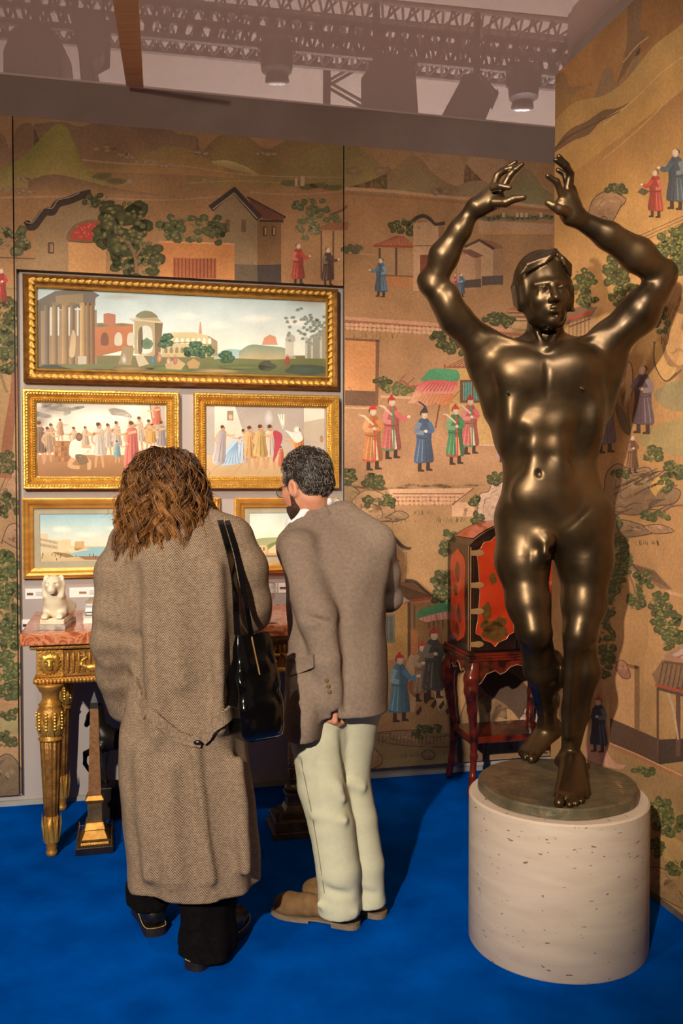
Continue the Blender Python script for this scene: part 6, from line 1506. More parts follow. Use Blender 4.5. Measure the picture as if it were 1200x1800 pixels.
# engraved signature at the edge of the disc
tx = bpy.data.curves.new('signature', 'FONT'); tx.body = 'P.MARSY'; tx.size = .030; tx.extrude = .0006; tx.space_character = 1.05
to = bpy.data.objects.new('signature', tx); COL.objects.link(to)
dg = bpy.context.evaluated_depsgraph_get(); me = bpy.data.meshes.new_from_object(to.evaluated_get(dg)); bpy.data.objects.remove(to)
me.materials.clear(); me.materials.append(MATS['worn_bronze'])
so = bpy.data.objects.new('signature', me); COL.objects.link(so); so.parent = st
sp_ = on_z(1101, 1393, ZD); so.location = Vector((sp_.x, sp_.y, ZD+.0004))-wpos(st); so.rotation_euler = (0, 0, math.radians(82))
# ================================================================ shared clothing and people materials
def herring(name, c1, c2, w=.016, per=.0075, bump=.35):
    m = bpy.data.materials.new(name); m.use_nodes = True; MATS[name] = m
    nt = m.node_tree; N, L = nt.nodes, nt.links; b = N['Principled BSDF']; b.inputs['Roughness'].default_value = .95; b.inputs['Specular IOR Level'].default_value = .1
    at_ = N.new('ShaderNodeAttribute'); at_.attribute_name = 'Col'; sp = N.new('ShaderNodeSeparateXYZ'); L.new(at_.outputs['Vector'], sp.inputs[0])
    def mt(op, a, b_=None):
        n_ = N.new('ShaderNodeMath'); n_.operation = op
        for i, v in enumerate((a, b_)):
            if v is None: continue
            if isinstance(v, (int, float)): n_.inputs[i].default_value = v
            else: L.new(v, n_.inputs[i])
        return n_.outputs[0]
    tri = mt('PINGPONG', sp.outputs[0], w); ph = mt('ADD', mt('MULTIPLY', sp.outputs[1], 1/per), mt('MULTIPLY', tri, 1.25/per))
    st_ = mt('SINE', mt('MULTIPLY', ph, 2*math.pi))
    tc = N.new('ShaderNodeTexCoord'); nz = N.new('ShaderNodeTexNoise'); nz.inputs['Scale'].default_value = 90; nz.inputs['Detail'].default_value = 6; L.new(tc.outputs['Object'], nz.inputs['Vector'])
    f = mt('ADD', mt('MULTIPLY', st_, .36), mt('ADD', mt('MULTIPLY', nz.outputs['Fac'], .7), .15))
    cr = N.new('ShaderNodeValToRGB'); cr.color_ramp.elements[0].position = .12; cr.color_ramp.elements[1].position = .88
    cr.color_ramp.elements[0].color = lin(c1)+(1,); cr.color_ramp.elements[1].color = lin(c2)+(1,); L.new(f, cr.inputs[0]); L.new(cr.outputs[0], b.inputs['Base Color'])
    bp = N.new('ShaderNodeBump'); bp.inputs['Strength'].default_value = bump; bp.inputs['Distance'].default_value = .002; L.new(f, bp.inputs['Height']); L.new(bp.outputs[0], b.inputs['Normal'])
    return m
herring('coat_wool', (88,70,56), (170,144,118), .02, .009)
herring('jacket_cloth', (106,88,75), (158,136,118), .0035, .0035, .2)
pm('black_cloth', (10,8,8), (18,15,14), scale=60, rough=.95, spec=.1)
pm('black_leather', (16,13,12), (26,22,20), scale=40, rough=.35, bump=.1)
pm('patent_leather', (7,6,6), (12,10,10), scale=20, rough=.14, coat=.6)
pm('stitching', (206,170,80), (220,186,100), rough=.7)
pm('welt_rubber', (22,16,12), (32,24,18), rough=.5)
pm('skin', (206,136,104), (222,154,120), scale=30, rough=.5, bump=.05)
pm('chino', (198,193,162), (203,198,167), scale=60, rough=.9, spec=.15, bump=.1, bscale=400)
pm('suede', (112,84,54), (134,102,68), scale=30, rough=.95, spec=.1, bump=.15)
pm('sole', (120,100,76), (136,114,88), rough=.8)
pm('shirt_white', (236,234,232), (244,242,240), rough=.8)
pm('wire_metal', (40,34,30), (52,44,38), rough=.3, metal=.8)
def strandmat(name, rough=.42):
    m = bpy.data.materials.new(name); m.use_nodes = True; MATS[name] = m; N, L = m.node_tree.nodes, m.node_tree.links
    b = N['Principled BSDF']; b.inputs['Roughness'].default_value = rough; a = N.new('ShaderNodeAttribute'); a.attribute_name = 'Col'; L.new(a.outputs['Color'], b.inputs['Base Color'])
strandmat('hair_strands'); strandmat('short_hair', .55)
def strands(paths, radii, cols, sides=5):
    """many tapered tubes in one mesh; paths (n,k,3), radii (n,k), cols (n,k,3)"""
    P = np.asarray(paths); n, k, _ = P.shape
    T = np.gradient(P, axis=1); T /= np.linalg.norm(T, axis=2, keepdims=True)+1e-9
    ref = np.array((.31, .27, .91)); X = np.cross(T, ref); X /= np.linalg.norm(X, axis=2, keepdims=True)+1e-9; Y = np.cross(T, X)
    a = 2*np.pi*np.arange(sides)/sides
    V = P[:,:,None,:]+(X[:,:,None,:]*np.cos(a)[None,None,:,None]+Y[:,:,None,:]*np.sin(a)[None,None,:,None])*np.asarray(radii)[:,:,None,None]
    C = np.repeat(np.asarray(cols)[:,:,None,:], sides, 2)
    idx = np.arange(n*k*sides).reshape(n, k, sides); A_ = idx[:,:-1]; B_ = idx[:,1:]
    Q = np.stack([A_, np.roll(A_, -1, 2), np.roll(B_, -1, 2), B_], -1).reshape(-1, 4)
    return V.reshape(-1, 3), Q, C.reshape(-1, 3)
def herring_uv(V, cx, cy, rad=.2):
    th = np.arctan2(V[:,0]-cx, -(V[:,1]-cy)); r__ = np.hypot(V[:,0]-cx, V[:,1]-cy); return np.stack([th*r__+10, V[:,2], 0*th], 1)
def hand(B, wrist, fwd, side, nrm, s=1.0, curl=.6):
    """palm, four bent fingers, thumb; fwd along the hand, side towards the thumb, nrm out of the palm"""
    w0 = np.array(wrist, float); f, sd, nn = (np.array(Vector(v).normalized()) for v in (fwd, side, nrm))
    for q in (-.027, -.009, .009, .027): B.rc(w0+sd*q*.7*s, w0+f*.085*s+sd*q*s, .017*s, .0135*s, .012*s)
    for q, ln in ((.028,.9), (.0095,1.0), (-.0095,.94), (-.028,.76)):
        p = w0+f*.088*s+sd*q*s; pts = [p]; a = .25*curl
        for seg in (.042, .027, .021):
            a += .75*curl; p = p+(f*math.cos(a)+nn*math.sin(a))*seg*ln*s; pts.append(p)
        B.chain(pts, [.0098*s, .0092*s, .0085*s, .0075*s], .004)
    p = w0+f*.025*s+sd*.026*s; B.chain([p, p+f*.03*s+sd*.022*s+nn*.012*s, p+f*.058*s+sd*.026*s+nn*.026*s, p+f*.078*s+sd*.018*s+nn*.036*s], [.016*s,.0125*s,.0105*s,.009*s], .006)

# ================================================================ woman
WD = 3.0
def Wp(px, py, dp=0.0): return np.array(at(px, py, WD+dp))
def sec(px0, px1, py, ry, dp=0.0):
    a, b = Wp(px0, py, dp), Wp(px1, py, dp); return (a[2], (a[0]+b[0])/2, WD+dp, (b[0]-a[0])/2, ry)
wo = thing('person', (Wp(335,1690)[0], WD, 0), 'person with long curly hair in a brown herringbone wool coat, back turned', 'person')
C = SDF()
def coatfold(th, z):
    low = np.clip((1.05-z)/.5, 0, 1)
    return .028*low*np.sin(7*th+1.2*np.sin(3*z)) + .02*low*np.sin(11*th+2.0+z*2) + .012*np.sin(5*th+9*z)
C.lf([sec(278,352,905,.075,.02), sec(240,400,930,.10,.01), sec(216,426,968,.128,.0), sec(218,430,1030,.145,.0), sec(226,424,1110,.150,.0), sec(224,424,1200,.152,.0), sec(212,430,1290,.165,.0), sec(214,444,1400,.175,.0), sec(226,454,1500,.178,.0), sec(231,456,1546,.178,.0)], .03, 1, coatfold, 2.3)
# sleeves
C.chain([Wp(228,962,.01), Wp(212,1010,.0), Wp(206,1080,-.01), Wp(203,1130,.0), Wp(208,1180,.05), Wp(220,1238,.12)], [.072,.078,.075,.076,.070,.058], .03)
C.el(Wp(190,1118,-.01), (.042,.06,.055), None, .04)
C.chain([Wp(410,952,.01), Wp(430,1000,.01), Wp(440,1060,.03), Wp(442,1078,.06)], [.070,.072,.068,.062], .03)
C.chain([Wp(442,1072,.06), Wp(430,1066,.2), Wp(404,1056,.34)], [.062,.058,.05], .03)
C.rc(Wp(228,945,.02), Wp(296,912,.03), .05, .06, .05); C.rc(Wp(404,935,.02), Wp(340,910,.03), .05, .06, .05)
# creases of the left sleeve, drape of the back
for a, b, r in (((180,1108,-.095),(236,1124,-.11),.006), ((178,1160,-.08),(232,1158,-.10),.007), ((188,1205,-.04),(230,1194,-.07),.008), ((228,1000,-.13),(244,1240,-.15),.012), ((236,1125,-.12),(240,1180,-.14),.012), ((250,1010,-.14),(262,1100,-.16),.008), ((398,1000,-.13),(404,1180,-.15),.008)):
    C.rc(Wp(*a), Wp(*b), r, r*.8, .04, -1)
for a, b, r in (((262,990,-.13),(276,1290,-.155),.016), ((300,960,-.12),(318,1200,-.15),.012), ((380,1000,-.125),(388,1280,-.15),.014), ((250,1320,-.15),(262,1540,-.16),.016), ((300,1350,-.165),(306,1545,-.17),.014), ((420,1340,-.14),(432,1530,-.15),.016)):
    C.rc(Wp(*a), Wp(*b), r, r, .05)
C.rc(Wp(352,1330,-.185), Wp(388,1548,-.19), .010, .016, .012, -1)     # back vent
C.rc(Wp(342,1320,-.165), Wp(372,1548,-.17), .012, .014, .02)
C.rc(Wp(332,960,-.15), Wp(346,1290,-.18), .0025, .0025, .006, -1)       # centre seam
V, Q = C.mesh(.0065, disp=lambda x, y, z: .0022*np.sin(41*x+17*z)*np.sin(23*z+9*x+5*y)+.003*np.sin(13*z+19*x))
V = smooth_mesh(V, Q, 1); CT = bvh(V, Q)
uv_ = herring_uv(V, Wp(325,1200)[0], WD)
coat = add('coat', V, Q, 'coat_wool', wo, smooth=True, cols=uv_)
# half belt fastened low on the back
def onsurf(tree, pts, n=6, off=.002, fb=2.85):
    P = crom(pts, n); out_, nr = [], []
    for p in P:
        d = ray(*p).normalized(); h = tree.ray_cast(CAM, d)
        if h[0] is None: out_.append(at(p[0], p[1], fb)); nr.append(Vector((0,-1,0)))
        else: out_.append(h[0]+h[1]*off); nr.append(h[1])
    return out_, nr
def strap(name, m, parent, tree, pts, w, th, off=.002, fb=2.85, herr=False, sm=2):
    P, Nn = onsurf(tree, pts, 6, off, fb)
    for _ in range(sm):
        P = [P[0]]+[(P[i-1]+P[i]*2+P[i+1])/4 for i in range(1, len(P)-1)]+[P[-1]]
        Nn = [Nn[0]]+[(Nn[i-1]+Nn[i]*2+Nn[i+1])/4 for i in range(1, len(Nn)-1)]+[Nn[-1]]
    V, Fc = ribbon(P, Nn, w, th); cols = None
    if herr: A_ = np.array([tuple(v) for v in V]); cols = np.stack([A_[:,0]+A_[:,2]+10, A_[:,2]-A_[:,0], 0*A_[:,0]], 1)
    return add(name, V, Fc, m, parent, smooth=True, cols=cols, auto=50)
bl_ = strap('half_belt', 'coat_wool', coat, CT, [(236,1192),(250,1230),(280,1268),(312,1292),(340,1303),(352,1306)], .036, .011, .003, herr=True)
strap('belt_tab', 'coat_wool', coat, CT, [(416,1232),(396,1256),(372,1282),(352,1300)], .042, .012, .006, herr=True)
hb_ = hit(CT, 346, 1309, 2.83, .016)
m = MB(); m.ball(hb_, (.013,.006,.008), n=12, k=6); m.done('button', 'black_leather', coat, smooth=True)
# pocket flap of the coat
strap('pocket_welt', 'coat_wool', coat, CT, [(236,1214),(246,1240),(256,1262)], .016, .006, .001, herr=True)
# head, mostly under the hair
hc = Wp(290,862,.03); fwv = Vector((-.15, 1, -.12)).normalized(); upv = Vector((0,.12,1)); rtv = fwv.cross(upv).normalized(); upv = rtv.cross(fwv)
HRw = np.array([[rtv.x, fwv.x, upv.x], [rtv.y, fwv.y, upv.y], [rtv.z, fwv.z, upv.z]]); HWw = lambda x, y, z: hc+HRw @ np.array((x, y, z))*.93
B = SDF(); face(B, HWw, HRw); B.rc(Wp(300,930,.03), HWw(0,-.02,-.07), .058, .052, .03)
hand(B, Wp(404,1056,.38), (-.6,.75,-.1), (0,0,1), (-.7,-.5,0), .95)
B.chain([Wp(300,930,.03), Wp(320,960,.03), Wp(420,985,.02), Wp(436,1062,.05), Wp(404,1056,.36)], [.05,.05,.04,.035,.026], .02)
s2 = SDF(); s2.el(HWw(0,-.03,.045), (.084,.094,.090), HRw, .01)
V, Q = B.mesh(.0045); add('body', V, Q, 'skin', wo, smooth=True)
V, Q = s2.mesh(.008); sk = np.tile(np.array(lin((52,28,14))), (len(V), 1)); 
hairP, hairR, hairC = [], [], []
rs = np.random.RandomState(4)
K = 30; tt = np.linspace(0, 1, K); hx, hy, hz = hc
d0, d1 = np.array(lin((54,27,12))), np.array(lin((214,144,74)))
for i in range(270):                              # ringlets: each a bundle of fine strands
    az = rs.uniform(0, 2*np.pi) if rs.rand() < .4 else rs.normal(-np.pi/2, 1.0)
    el = np.arcsin(rs.uniform(-.1, 1.0))
    n0 = np.array((np.cos(az)*np.cos(el), np.sin(az)*np.cos(el), np.sin(el)))
    if n0[1] > .6 and el < .7: continue
    root = np.array((hx, hy, hz+.045))+n0*np.array((.084,.094,.090)); nh = np.array((np.cos(az), np.sin(az), 0)); t1 = np.array((-nh[1], nh[0], 0))
    lay = rs.uniform(0, 1); top = root+n0*(.012+.012*lay)+nh*(.03+.03*max(np.sin(el), 0))+np.array((0,0,.006))
    mid = np.array((hx, hy, hz))+nh*np.array((.095+.04*lay, .098+.03*lay, 1))+np.array((0,0,.04*max(np.sin(el), 0)-.03))
    tl = rs.uniform(-.225, -.10) if (lay > .4 or rs.rand() < .3) else rs.uniform(-.27, -.18)
    tip = np.array((hx, hy, hz))+nh*np.array((.125+.06*lay*rs.uniform(.6,1), .130+.03*lay, 1))+np.array((rs.normal(0,.016), rs.normal(0,.008), tl))
    base = ((1-tt)**3)[:,None]*root+(3*tt*(1-tt)**2)[:,None]*top+(3*tt**2*(1-tt))[:,None]*mid+(tt**3)[:,None]*tip
    turns = rs.uniform(2.2, 3.8); ph = rs.uniform(0, 6.28); sg = rs.choice((-1, 1)); am = rs.uniform(.009, .017); lt = rs.uniform(.12, 1.0)
    for j in range(15):
        a = ph+sg*2*np.pi*turns*tt**1.15+rs.normal(0, .26); amp = am*np.clip(tt*1.6, 0, 1)**1.2*rs.uniform(.8, 1.2)+.0015
        o_ = rs.normal(0, .0046, 3)
        c_ = base+o_*np.clip(tt*3+.3, 0, 1)[:,None]*(1-.35*tt[:,None])+(np.cos(a)*amp)[:,None]*t1+(np.sin(a)*amp)[:,None]*(nh*.8+np.array((0,0,.3)))
        r0 = rs.uniform(.0010, .0019); hairP.append(c_); hairR.append(r0*np.clip(1.2-.85*tt, .12, 1))
        mxc = np.clip((tt-.08)*1.3, 0, 1)*lt*rs.uniform(.35, 1.1); hairC.append(d0+(d1-d0)*mxc[:,None])
for i in range(160):                               # stray hairs
    j = rs.randint(len(hairP)); q = hairP[j]+rs.normal(0, .016, 3)*np.clip(tt*2, 0, 1)[:,None]; hairP.append(q); hairR.append(np.full(K, .0007)); hairC.append(np.tile(d0+(d1-d0)*.7, (K, 1)))
Vh, Qh, Ch = strands(hairP, hairR, hairC, 3)
V2, Q2 = merge((V, Q), (Vh, Qh))
tag(add('hair', V2, Q2, 'hair_strands', wo, smooth=True, cols=np.concatenate([sk, Ch])), 'long curly brown hair with golden ends', kind='stuff')
# trousers and boots
B = SDF()
def footbox(heel, toe):
    h_, t_ = Vector(heel), Vector(toe); return h_, t_, (t_-h_).normalized()
hR_, tR_ = on_z(338,1706,0), on_z(432,1622,0); hL_, tL_ = on_z(275,1646,0), on_z(246,1588,0)
zc = Wp(330,1440)[2]
kR = (hR_*.66+tR_*.34); kL = (hL_*.66+tL_*.34)
tf = lambda th, z: .05*np.sin(3*th+5*z)+.03*np.sin(7*th+1)
B.lf([(.022, kR.x-.016, kR.y-.015, .098, .115), (.10, kR.x-.014, kR.y-.012, .094, .108), (.30, Wp(366,1560)[0], WD+.0, .090, .10), (.62, Wp(368,1440)[0], WD, .10, .10)], .01, 1, tf, 2.4)
B.lf([(.085, kL.x-.004, kL.y-.005, .086, .10), (.16, kL.x, kL.y, .084, .098), (.34, Wp(288,1550)[0], WD+.06, .088, .10), (.62, Wp(290,1440)[0], WD+.05, .10, .10)], .01, 1, tf, 2.4)
B.rc(Wp(290,1430,.05), Wp(372,1430,.0), .11, .11, .03)
V, Q = B.mesh(.008, disp=lambda x, y, z: .004*np.sin(30*x+20*z)+.003*np.sin(50*z+14*y)); add('trousers', V, Q, 'black_cloth', wo, smooth=True)
def boot(heel, toe, name):
    h_, t_ = Vector(heel), Vector(toe); f = (t_-h_).normalized(); s_ = Vector((f.y, -f.x, 0)); ln = (t_-h_).length
    b_ = SDF(); P = lambda a, q, z: np.array(h_+f*a*ln+s_*q+Vector((0,0,z)))
    b_.chain([P(.14,0,.062), P(.45,0,.058), P(.72,0,.052), P(.86,0,.048)], [.037,.036,.040,.034], .02); b_.rc(P(.17,0,.07), P(.2,0,.15), .038, .042, .02)
    V, Q = b_.mesh(.005); V[:, 2] = np.maximum(V[:, 2], .0305); bo = add(name, V, Q, 'black_leather', wo, smooth=True)
    out_ = [(-.02,.0),(.02,.034),(.2,.040),(.45,.037),(.7,.047),(.88,.040),(1.0,.016),(1.02,0)]; ring_ = [(a, q) for a, q in out_]+[(a, -q) for a, q in out_[-2:0:-1]]; ring_ = crom(ring_, 3, True)
    m = MB(); m.plate([h_+f*a*ln+s_*q+Vector((0,0,.001)) for a, q in ring_], (0,0,.029)); m.done('sole', 'welt_rubber', bo)
    m = MB(); nn_ = len(ring_)
    for i in range(nn_):
        a0, a1 = ring_[i], ring_[(i+1) % nn_]
        for t0, t1 in ((.05,.4), (.55,.9)): m.tube([h_+f*(a0[0]+(a1[0]-a0[0])*t)*ln+s_*(a0[1]+(a1[1]-a0[1])*t)*.97+Vector((0,0,.0325)) for t in (t0, t1)], .0014, 4)
    tag(m.done('welt_stitching', 'stitching', bo), kind='stuff')
boot(hR_, tR_, 'boot'); boot(hL_, tL_, 'boot')

# ---------------------------------------------------------------- handbag over her shoulder
bg_ = Wp(436,1210,-.06)
hbag = thing('handbag', (bg_[0], bg_[1], Wp(436,1293,-.06)[2]), 'shiny black patent leather handbag hanging from two straps on the coat', 'handbag')
Rb = np.array(Matrix.Rotation(math.radians(34), 3, 'Z'))
zt, zb_ = Wp(430,1113,-.08)[2], Wp(440,1294,-.08)[2]; cxb, cyb = Wp(446,1210,-.09)[0]-.004, WD-.09
rows = 26; nr_ = 64; V, Fc = [], []
for j in range(rows+1):
    t = j/rows; z = zb_+(zt-zb_)*t
    a_ = np.interp(t, (0,.03,.12,.5,.85,1), (.060,.074,.080,.078,.066,.058)); b_ = np.interp(t, (0,.03,.12,.35,.7,1), (.045,.060,.066,.058,.032,.012))
    for i in range(nr_):
        th = 2*math.pi*i/nr_; cx_, sx_ = math.cos(th), math.sin(th); e = 2/5.0
        x, y = a_*math.copysign(abs(cx_)**e, cx_), b_*math.copysign(abs(sx_)**e, sx_)
        wr_ = .006*math.sin(9*t+60*x)*math.sin(26*t-40*x)+.004*math.sin(17*t+90*x+2); k_ = math.sin(math.pi*min(max(t, .02), .98))
        y += math.copysign(wr_*k_, y) if abs(y) > .3*b_ else 0; x += .004*math.sin(20*t+2)*k_*math.copysign(1, x)
        p = Rb @ np.array((x, y, 0)); V.append((cxb+p[0]+.012*(1-t), cyb+p[1], z))
for j in range(rows):
    for i in range(nr_): Fc.append((j*nr_+i, j*nr_+(i+1) % nr_, (j+1)*nr_+(i+1) % nr_, (j+1)*nr_+i))
Q = np.array(Fc); V = np.array(V); BT = bvh(V, Q)
Fc = Fc+[tuple(range(nr_))[::-1], tuple(rows*nr_+i for i in range(nr_))]
add('bag_body', V, Fc, 'patent_leather', hbag, smooth=True, auto=60)
strap('zip_edge', 'gilt_line', hbag, BT, [(441,1114),(446,1140),(456,1186)], .004, .002, .001, 2.92)
def shoulder_strap(pts_px, tail, w):
    P, Nn = onsurf(CT, pts_px, 6, .003, 2.9)
    top = P[0]; P = [top+Vector((-.01,.10,-.05)), top+Vector((-.004,.05,.004))]+P; Nn = [Vector((0,.3,1)), Vector((0,-.2,1))]+Nn
    P += [Vector(t) for t in tail]; Nn += [Vector((.3,-1,0))]*len(tail)
    for _ in range(3):
        P = [P[0]]+[(P[i-1]+P[i]*2+P[i+1])/4 for i in range(1, len(P)-1)]+[P[-1]]; Nn = [Nn[0]]+[(Nn[i-1]+Nn[i]*2+Nn[i+1])/4 for i in range(1, len(Nn)-1)]+[Nn[-1]]
    V, Fc = ribbon(P, Nn, w, .005); add('shoulder_strap', V, Fc, 'patent_leather', hbag, smooth=True, auto=50)
shoulder_strap([(386,914),(394,940),(404,985),(411,1030)], [Wp(415,1075,-.15), Wp(417,1116,-.12)], .020)
shoulder_strap([(398,914),(408,945),(420,990)], [Wp(428,1040,-.15), Wp(436,1085,-.12), Wp(441,1114,-.09)], .018)
# ================================================================ man leaning towards the pictures
MD = 3.25
def Mp(px, py, dp=0.0): return np.array(at(px, py, MD+dp))
mn = thing('person', (Mp(600,1600)[0], MD, 0), 'person in a brown tweed jacket and pale trousers leaning in towards the pictures, glasses on', 'person')
def msec(px0, px1, py, ry, dp):
    a, b = Mp(px0, py, dp), Mp(px1, py, dp); return (a[2], (a[0]+b[0])/2, MD+dp, (b[0]-a[0])/2, ry)
J = SDF()
J.lf([msec(520,684,1246,.150,.02), msec(512,682,1200,.150,.03), msec(508,676,1120,.142,.07), msec(502,680,1040,.150,.13), msec(500,684,980,.150,.17), msec(506,664,935,.125,.21), msec(526,634,912,.085,.23), msec(546,606,900,.055,.24)], .03, 1,
     lambda th, z: .012*np.sin(4*th+7*z)+.008*np.sin(9*th-11*z), 2.3)
J.rc(Mp(520,962,.14), Mp(560,912,.22), .070, .06, .05); J.rc(Mp(660,950,.18), Mp(606,908,.22), .070, .06, .05)
# left panel reaching lower at the front hip
J.lf([msec(496,570,1286,.155,-.01), msec(498,580,1230,.15,.0), msec(504,590,1150,.125,.04)], .02)
# left sleeve hanging, right arm bent forward
J.chain([Mp(528,968,.08), Mp(540,1030,.02), Mp(560,1090,-.05), Mp(576,1160,-.08), Mp(582,1228,-.09)], [.078,.072,.066,.057,.050], .025)
J.chain([Mp(660,962,.19), Mp(676,1010,.23), Mp(682,1052,.27)], [.066,.058,.052], .03); J.chain([Mp(682,1050,.27), Mp(640,1056,.42), Mp(590,1060,.52)], [.054,.05,.044], .02)
# creases
for a, b, r in (((508,962,.0),(556,976,-.01),.006), ((530,1080,-.10),(590,1100,-.12),.006), ((546,1112,-.13),(596,1100,-.13),.005), ((560,1152,-.15),(600,1142,-.15),.005), ((606,970,.0),(604,1090,-.06),.010), ((606,1100,-.08),(608,1240,-.12),.010)):
    J.rc(Mp(*a), Mp(*b), r, r*.7, .03, -1)
J.rc(Mp(620,925,.06), Mp(640,1190,-.12), .0025, .0025, .006, -1)      # centre seam
J.bx(Mp(588,1250,-.10), (.012,.03,.05), None, .004, .012, -1)          # vent
V, Q = J.mesh(.0065, disp=lambda x, y, z: .002*np.sin(37*x+21*z)*np.sin(29*z+11*y)+.0025*np.sin(17*z-13*x)); V = smooth_mesh(V, Q, 1); JT = bvh(V, Q)
jk = add('jacket', V, Q, 'jacket_cloth', mn, smooth=True, cols=np.stack([V[:,0]+.4*V[:,1]+10, V[:,2], 0*V[:,0]], 1))
# pocket flap, cuff buttons
P4 = [(508,1160),(530,1156),(553,1150),(554,1172),(532,1182),(509,1188)]
fl_, nl_ = onsurf(JT, P4+[P4[0]], 1, .004, 3.12)
m = MB(); m.plate(fl_[:-1], Vector((-.003,-.006,0))); o = m.done('pocket_flap', None, jk); o.data.materials.append(MATS['jacket_cloth'])
ca = o.data.color_attributes.new('Col', 'FLOAT_COLOR', 'POINT')
for i, v in enumerate(o.data.vertices): ca.data[i].color = (v.co.x+10, v.co.z, 0, 1)
for px, py in ((574,1196), (577,1206), (579,1216)):
    p = hit(JT, px, py, 3.1, .002); m = MB(); m.ball(p, (.008,.004,.008), n=10, k=5); m.done('cuff_button', 'suede', jk, smooth=True)
# collars
s = SDF(); s.chain([Mp(516,950,.14), Mp(528,926,.145), Mp(546,906,.155), Mp(568,896,.175), Mp(590,893,.21), Mp(604,902,.27)], [.014,.016,.017,.017,.016,.014], .012); s.chain([Mp(534,938,.14), Mp(552,918,.15), Mp(574,906,.17), Mp(596,904,.20)], [.016,.018,.018,.016], .012)
V, Q = s.mesh(.005); add('collar', V, Q, 'jacket_cloth', jk, smooth=True, cols=np.stack([V[:,0]+10, V[:,2], 0*V[:,0]], 1))
s = SDF(); s.chain([Mp(500,946,.20), Mp(518,920,.165), Mp(534,902,.165), Mp(554,889,.175), Mp(576,882,.195), Mp(592,885,.24), Mp(590,892,.31)], [.012,.015,.016,.016,.016,.015,.012], .01)
V, Q = s.mesh(.0045); add('shirt_collar', V, Q, 'shirt_white', mn, smooth=True)
s = SDF(); s.el(Mp(548,960,.26), (.11,.07,.12), None, .03); s.rc(Mp(520,920,.27), Mp(530,980,.25), .04, .06, .03)
V, Q = s.mesh(.01); add('shirt', V, Q, 'shirt_white', mn, smooth=True)
# head
fm = Vector((-.76, .60, -.24)).normalized(); um = Vector((-.16, .14, 1)); rm = fm.cross(um).normalized(); um = rm.cross(fm)
HRm = np.array([[rm.x, fm.x, um.x], [rm.y, fm.y, um.y], [rm.z, fm.z, um.z]]); hm = Mp(534,852,.22); HWm = lambda x, y, z: hm+HRm @ np.array((x, y, z))*.92
B = SDF(); E, R_ = face(B, HWm, HRm); B.rc(Mp(556,905,.23), HWm(0,-.035,-.06), .060, .056, .03)
for sx in (-1, 1): E((sx*.088,-.012,-.018), (.009,.021,.033), .005); E((sx*.096,-.008,-.016), (.006,.012,.02), .004, -1)
hand(B, Mp(580,1226,-.085), (-.05,.05,-1), (-.8,.6,0), (.6,.75,.1), .92, .9)
hand(B, Mp(590,1060,.53), (-.8,.5,-.1), (0,0,1), (-.3,-.9,0), .95)
B.chain([Mp(560,905,.23), Mp(580,950,.2), Mp(540,985,.1), Mp(562,1095,-.05), Mp(580,1226,-.085)], [.05,.06,.045,.038,.027], .02); B.chain([Mp(580,950,.2), Mp(655,975,.2), Mp(680,1050,.27), Mp(590,1060,.53)], [.06,.045,.036,.027], .02)
V, Q = B.mesh(.0045); V = smooth_mesh(V, Q, 1, .4); add('body', V, Q, 'skin', mn, smooth=True)
# beard
s = SDF(); eb = lambda p, r, k=.012, op=1: s.el(HWm(*p), r, HRm, k, op)
eb((0,.032,-.092), (.059,.060,.044)); eb((0,.066,-.118), (.030,.026,.026))
for sx in (-1, 1): s.rc(HWm(sx*.056,.01,-.09), HWm(sx*.072,.004,-.01), .020, .012, .012); s.rc(HWm(sx*.026,.086,-.078), HWm(sx*.018,.088,-.060), .006, .005, .006)
s.rc(HWm(-.02,.090,-.0600), HWm(.02,.090,-.0600), .006, .006, .005)
V, Q = s.mesh(.004, disp=lambda x, y, z: .0012*np.sin(700*x)*np.sin(640*z)); pm('beard', (54,32,20), (86,54,34), scale=160, rough=.8, bump=.5, bscale=300); add('beard', V, Q, 'beard', mn, smooth=True)
# short greying hair
sk = SDF(); es = lambda p, r, k=.012, op=1: sk.el(HWm(*p), r, HRm, k, op)
es((0,-.030,.052), (.083,.099,.088)); es((0,-.060,-.005), (.074,.066,.06)); es((0,.075,.03), (.09,.045,.055), .02, -1)
for sx in (-1, 1): sk.rc(HWm(sx*.076,.018,.03), HWm(sx*.074,.012,-.02), .010, .006, .01)
V, Q = sk.mesh(.006, disp=lambda x, y, z: .002*np.sin(120*x+60*z)*np.sin(90*y+80*z)); rsn = np.random.RandomState(2)
cbase = np.tile(np.array(lin((46,36,32))), (len(V), 1)); HT = bvh(V, Q)
fcx = V[Q].mean(1); e1 = V[Q[:,1]]-V[Q[:,0]]; e2 = V[Q[:,3]]-V[Q[:,0]]; fn = np.cross(e1, e2); fn /= np.linalg.norm(fn, axis=1, keepdims=True)+1e-9
sel = rsn.choice(len(Q), 3600); pts_, rad_, col_ = [], [], []
crown = HWm(.0,-.075,.12); upn = HRm[:,2]
for j in sel:
    p, n_ = fcx[j], fn[j]; dn = -upn*.8-HRm[:,1]*.25+rsn.normal(0,.45,3); tg = dn-n_*dn.dot(n_); tg /= np.linalg.norm(tg)+1e-9
    dc = np.linalg.norm(p-crown); L_ = rsn.uniform(.012,.026)
    if dc < .035 and rsn.rand() < .75: continue
    q0 = p-n_*.001; q1 = p+n_*.006+tg*L_*.45; q2 = p+n_*.004+tg*L_
    pts_.append([q0, q1, q2]); rad_.append([.0011, .0011, .0003]); g_ = rsn.rand()
    c0 = np.array(lin((48,38,33))) if g_ < .62 else np.array(lin((150,136,122))); col_.append([c0, c0, c0])
Vs, Qs, Cs = strands(pts_, rad_, col_, 3)
tag(add('hair', *merge((V, Q), (Vs, Qs)), 'short_hair', mn, smooth=True, cols=np.concatenate([cbase, Cs])), 'short dark hair going grey', kind='stuff')
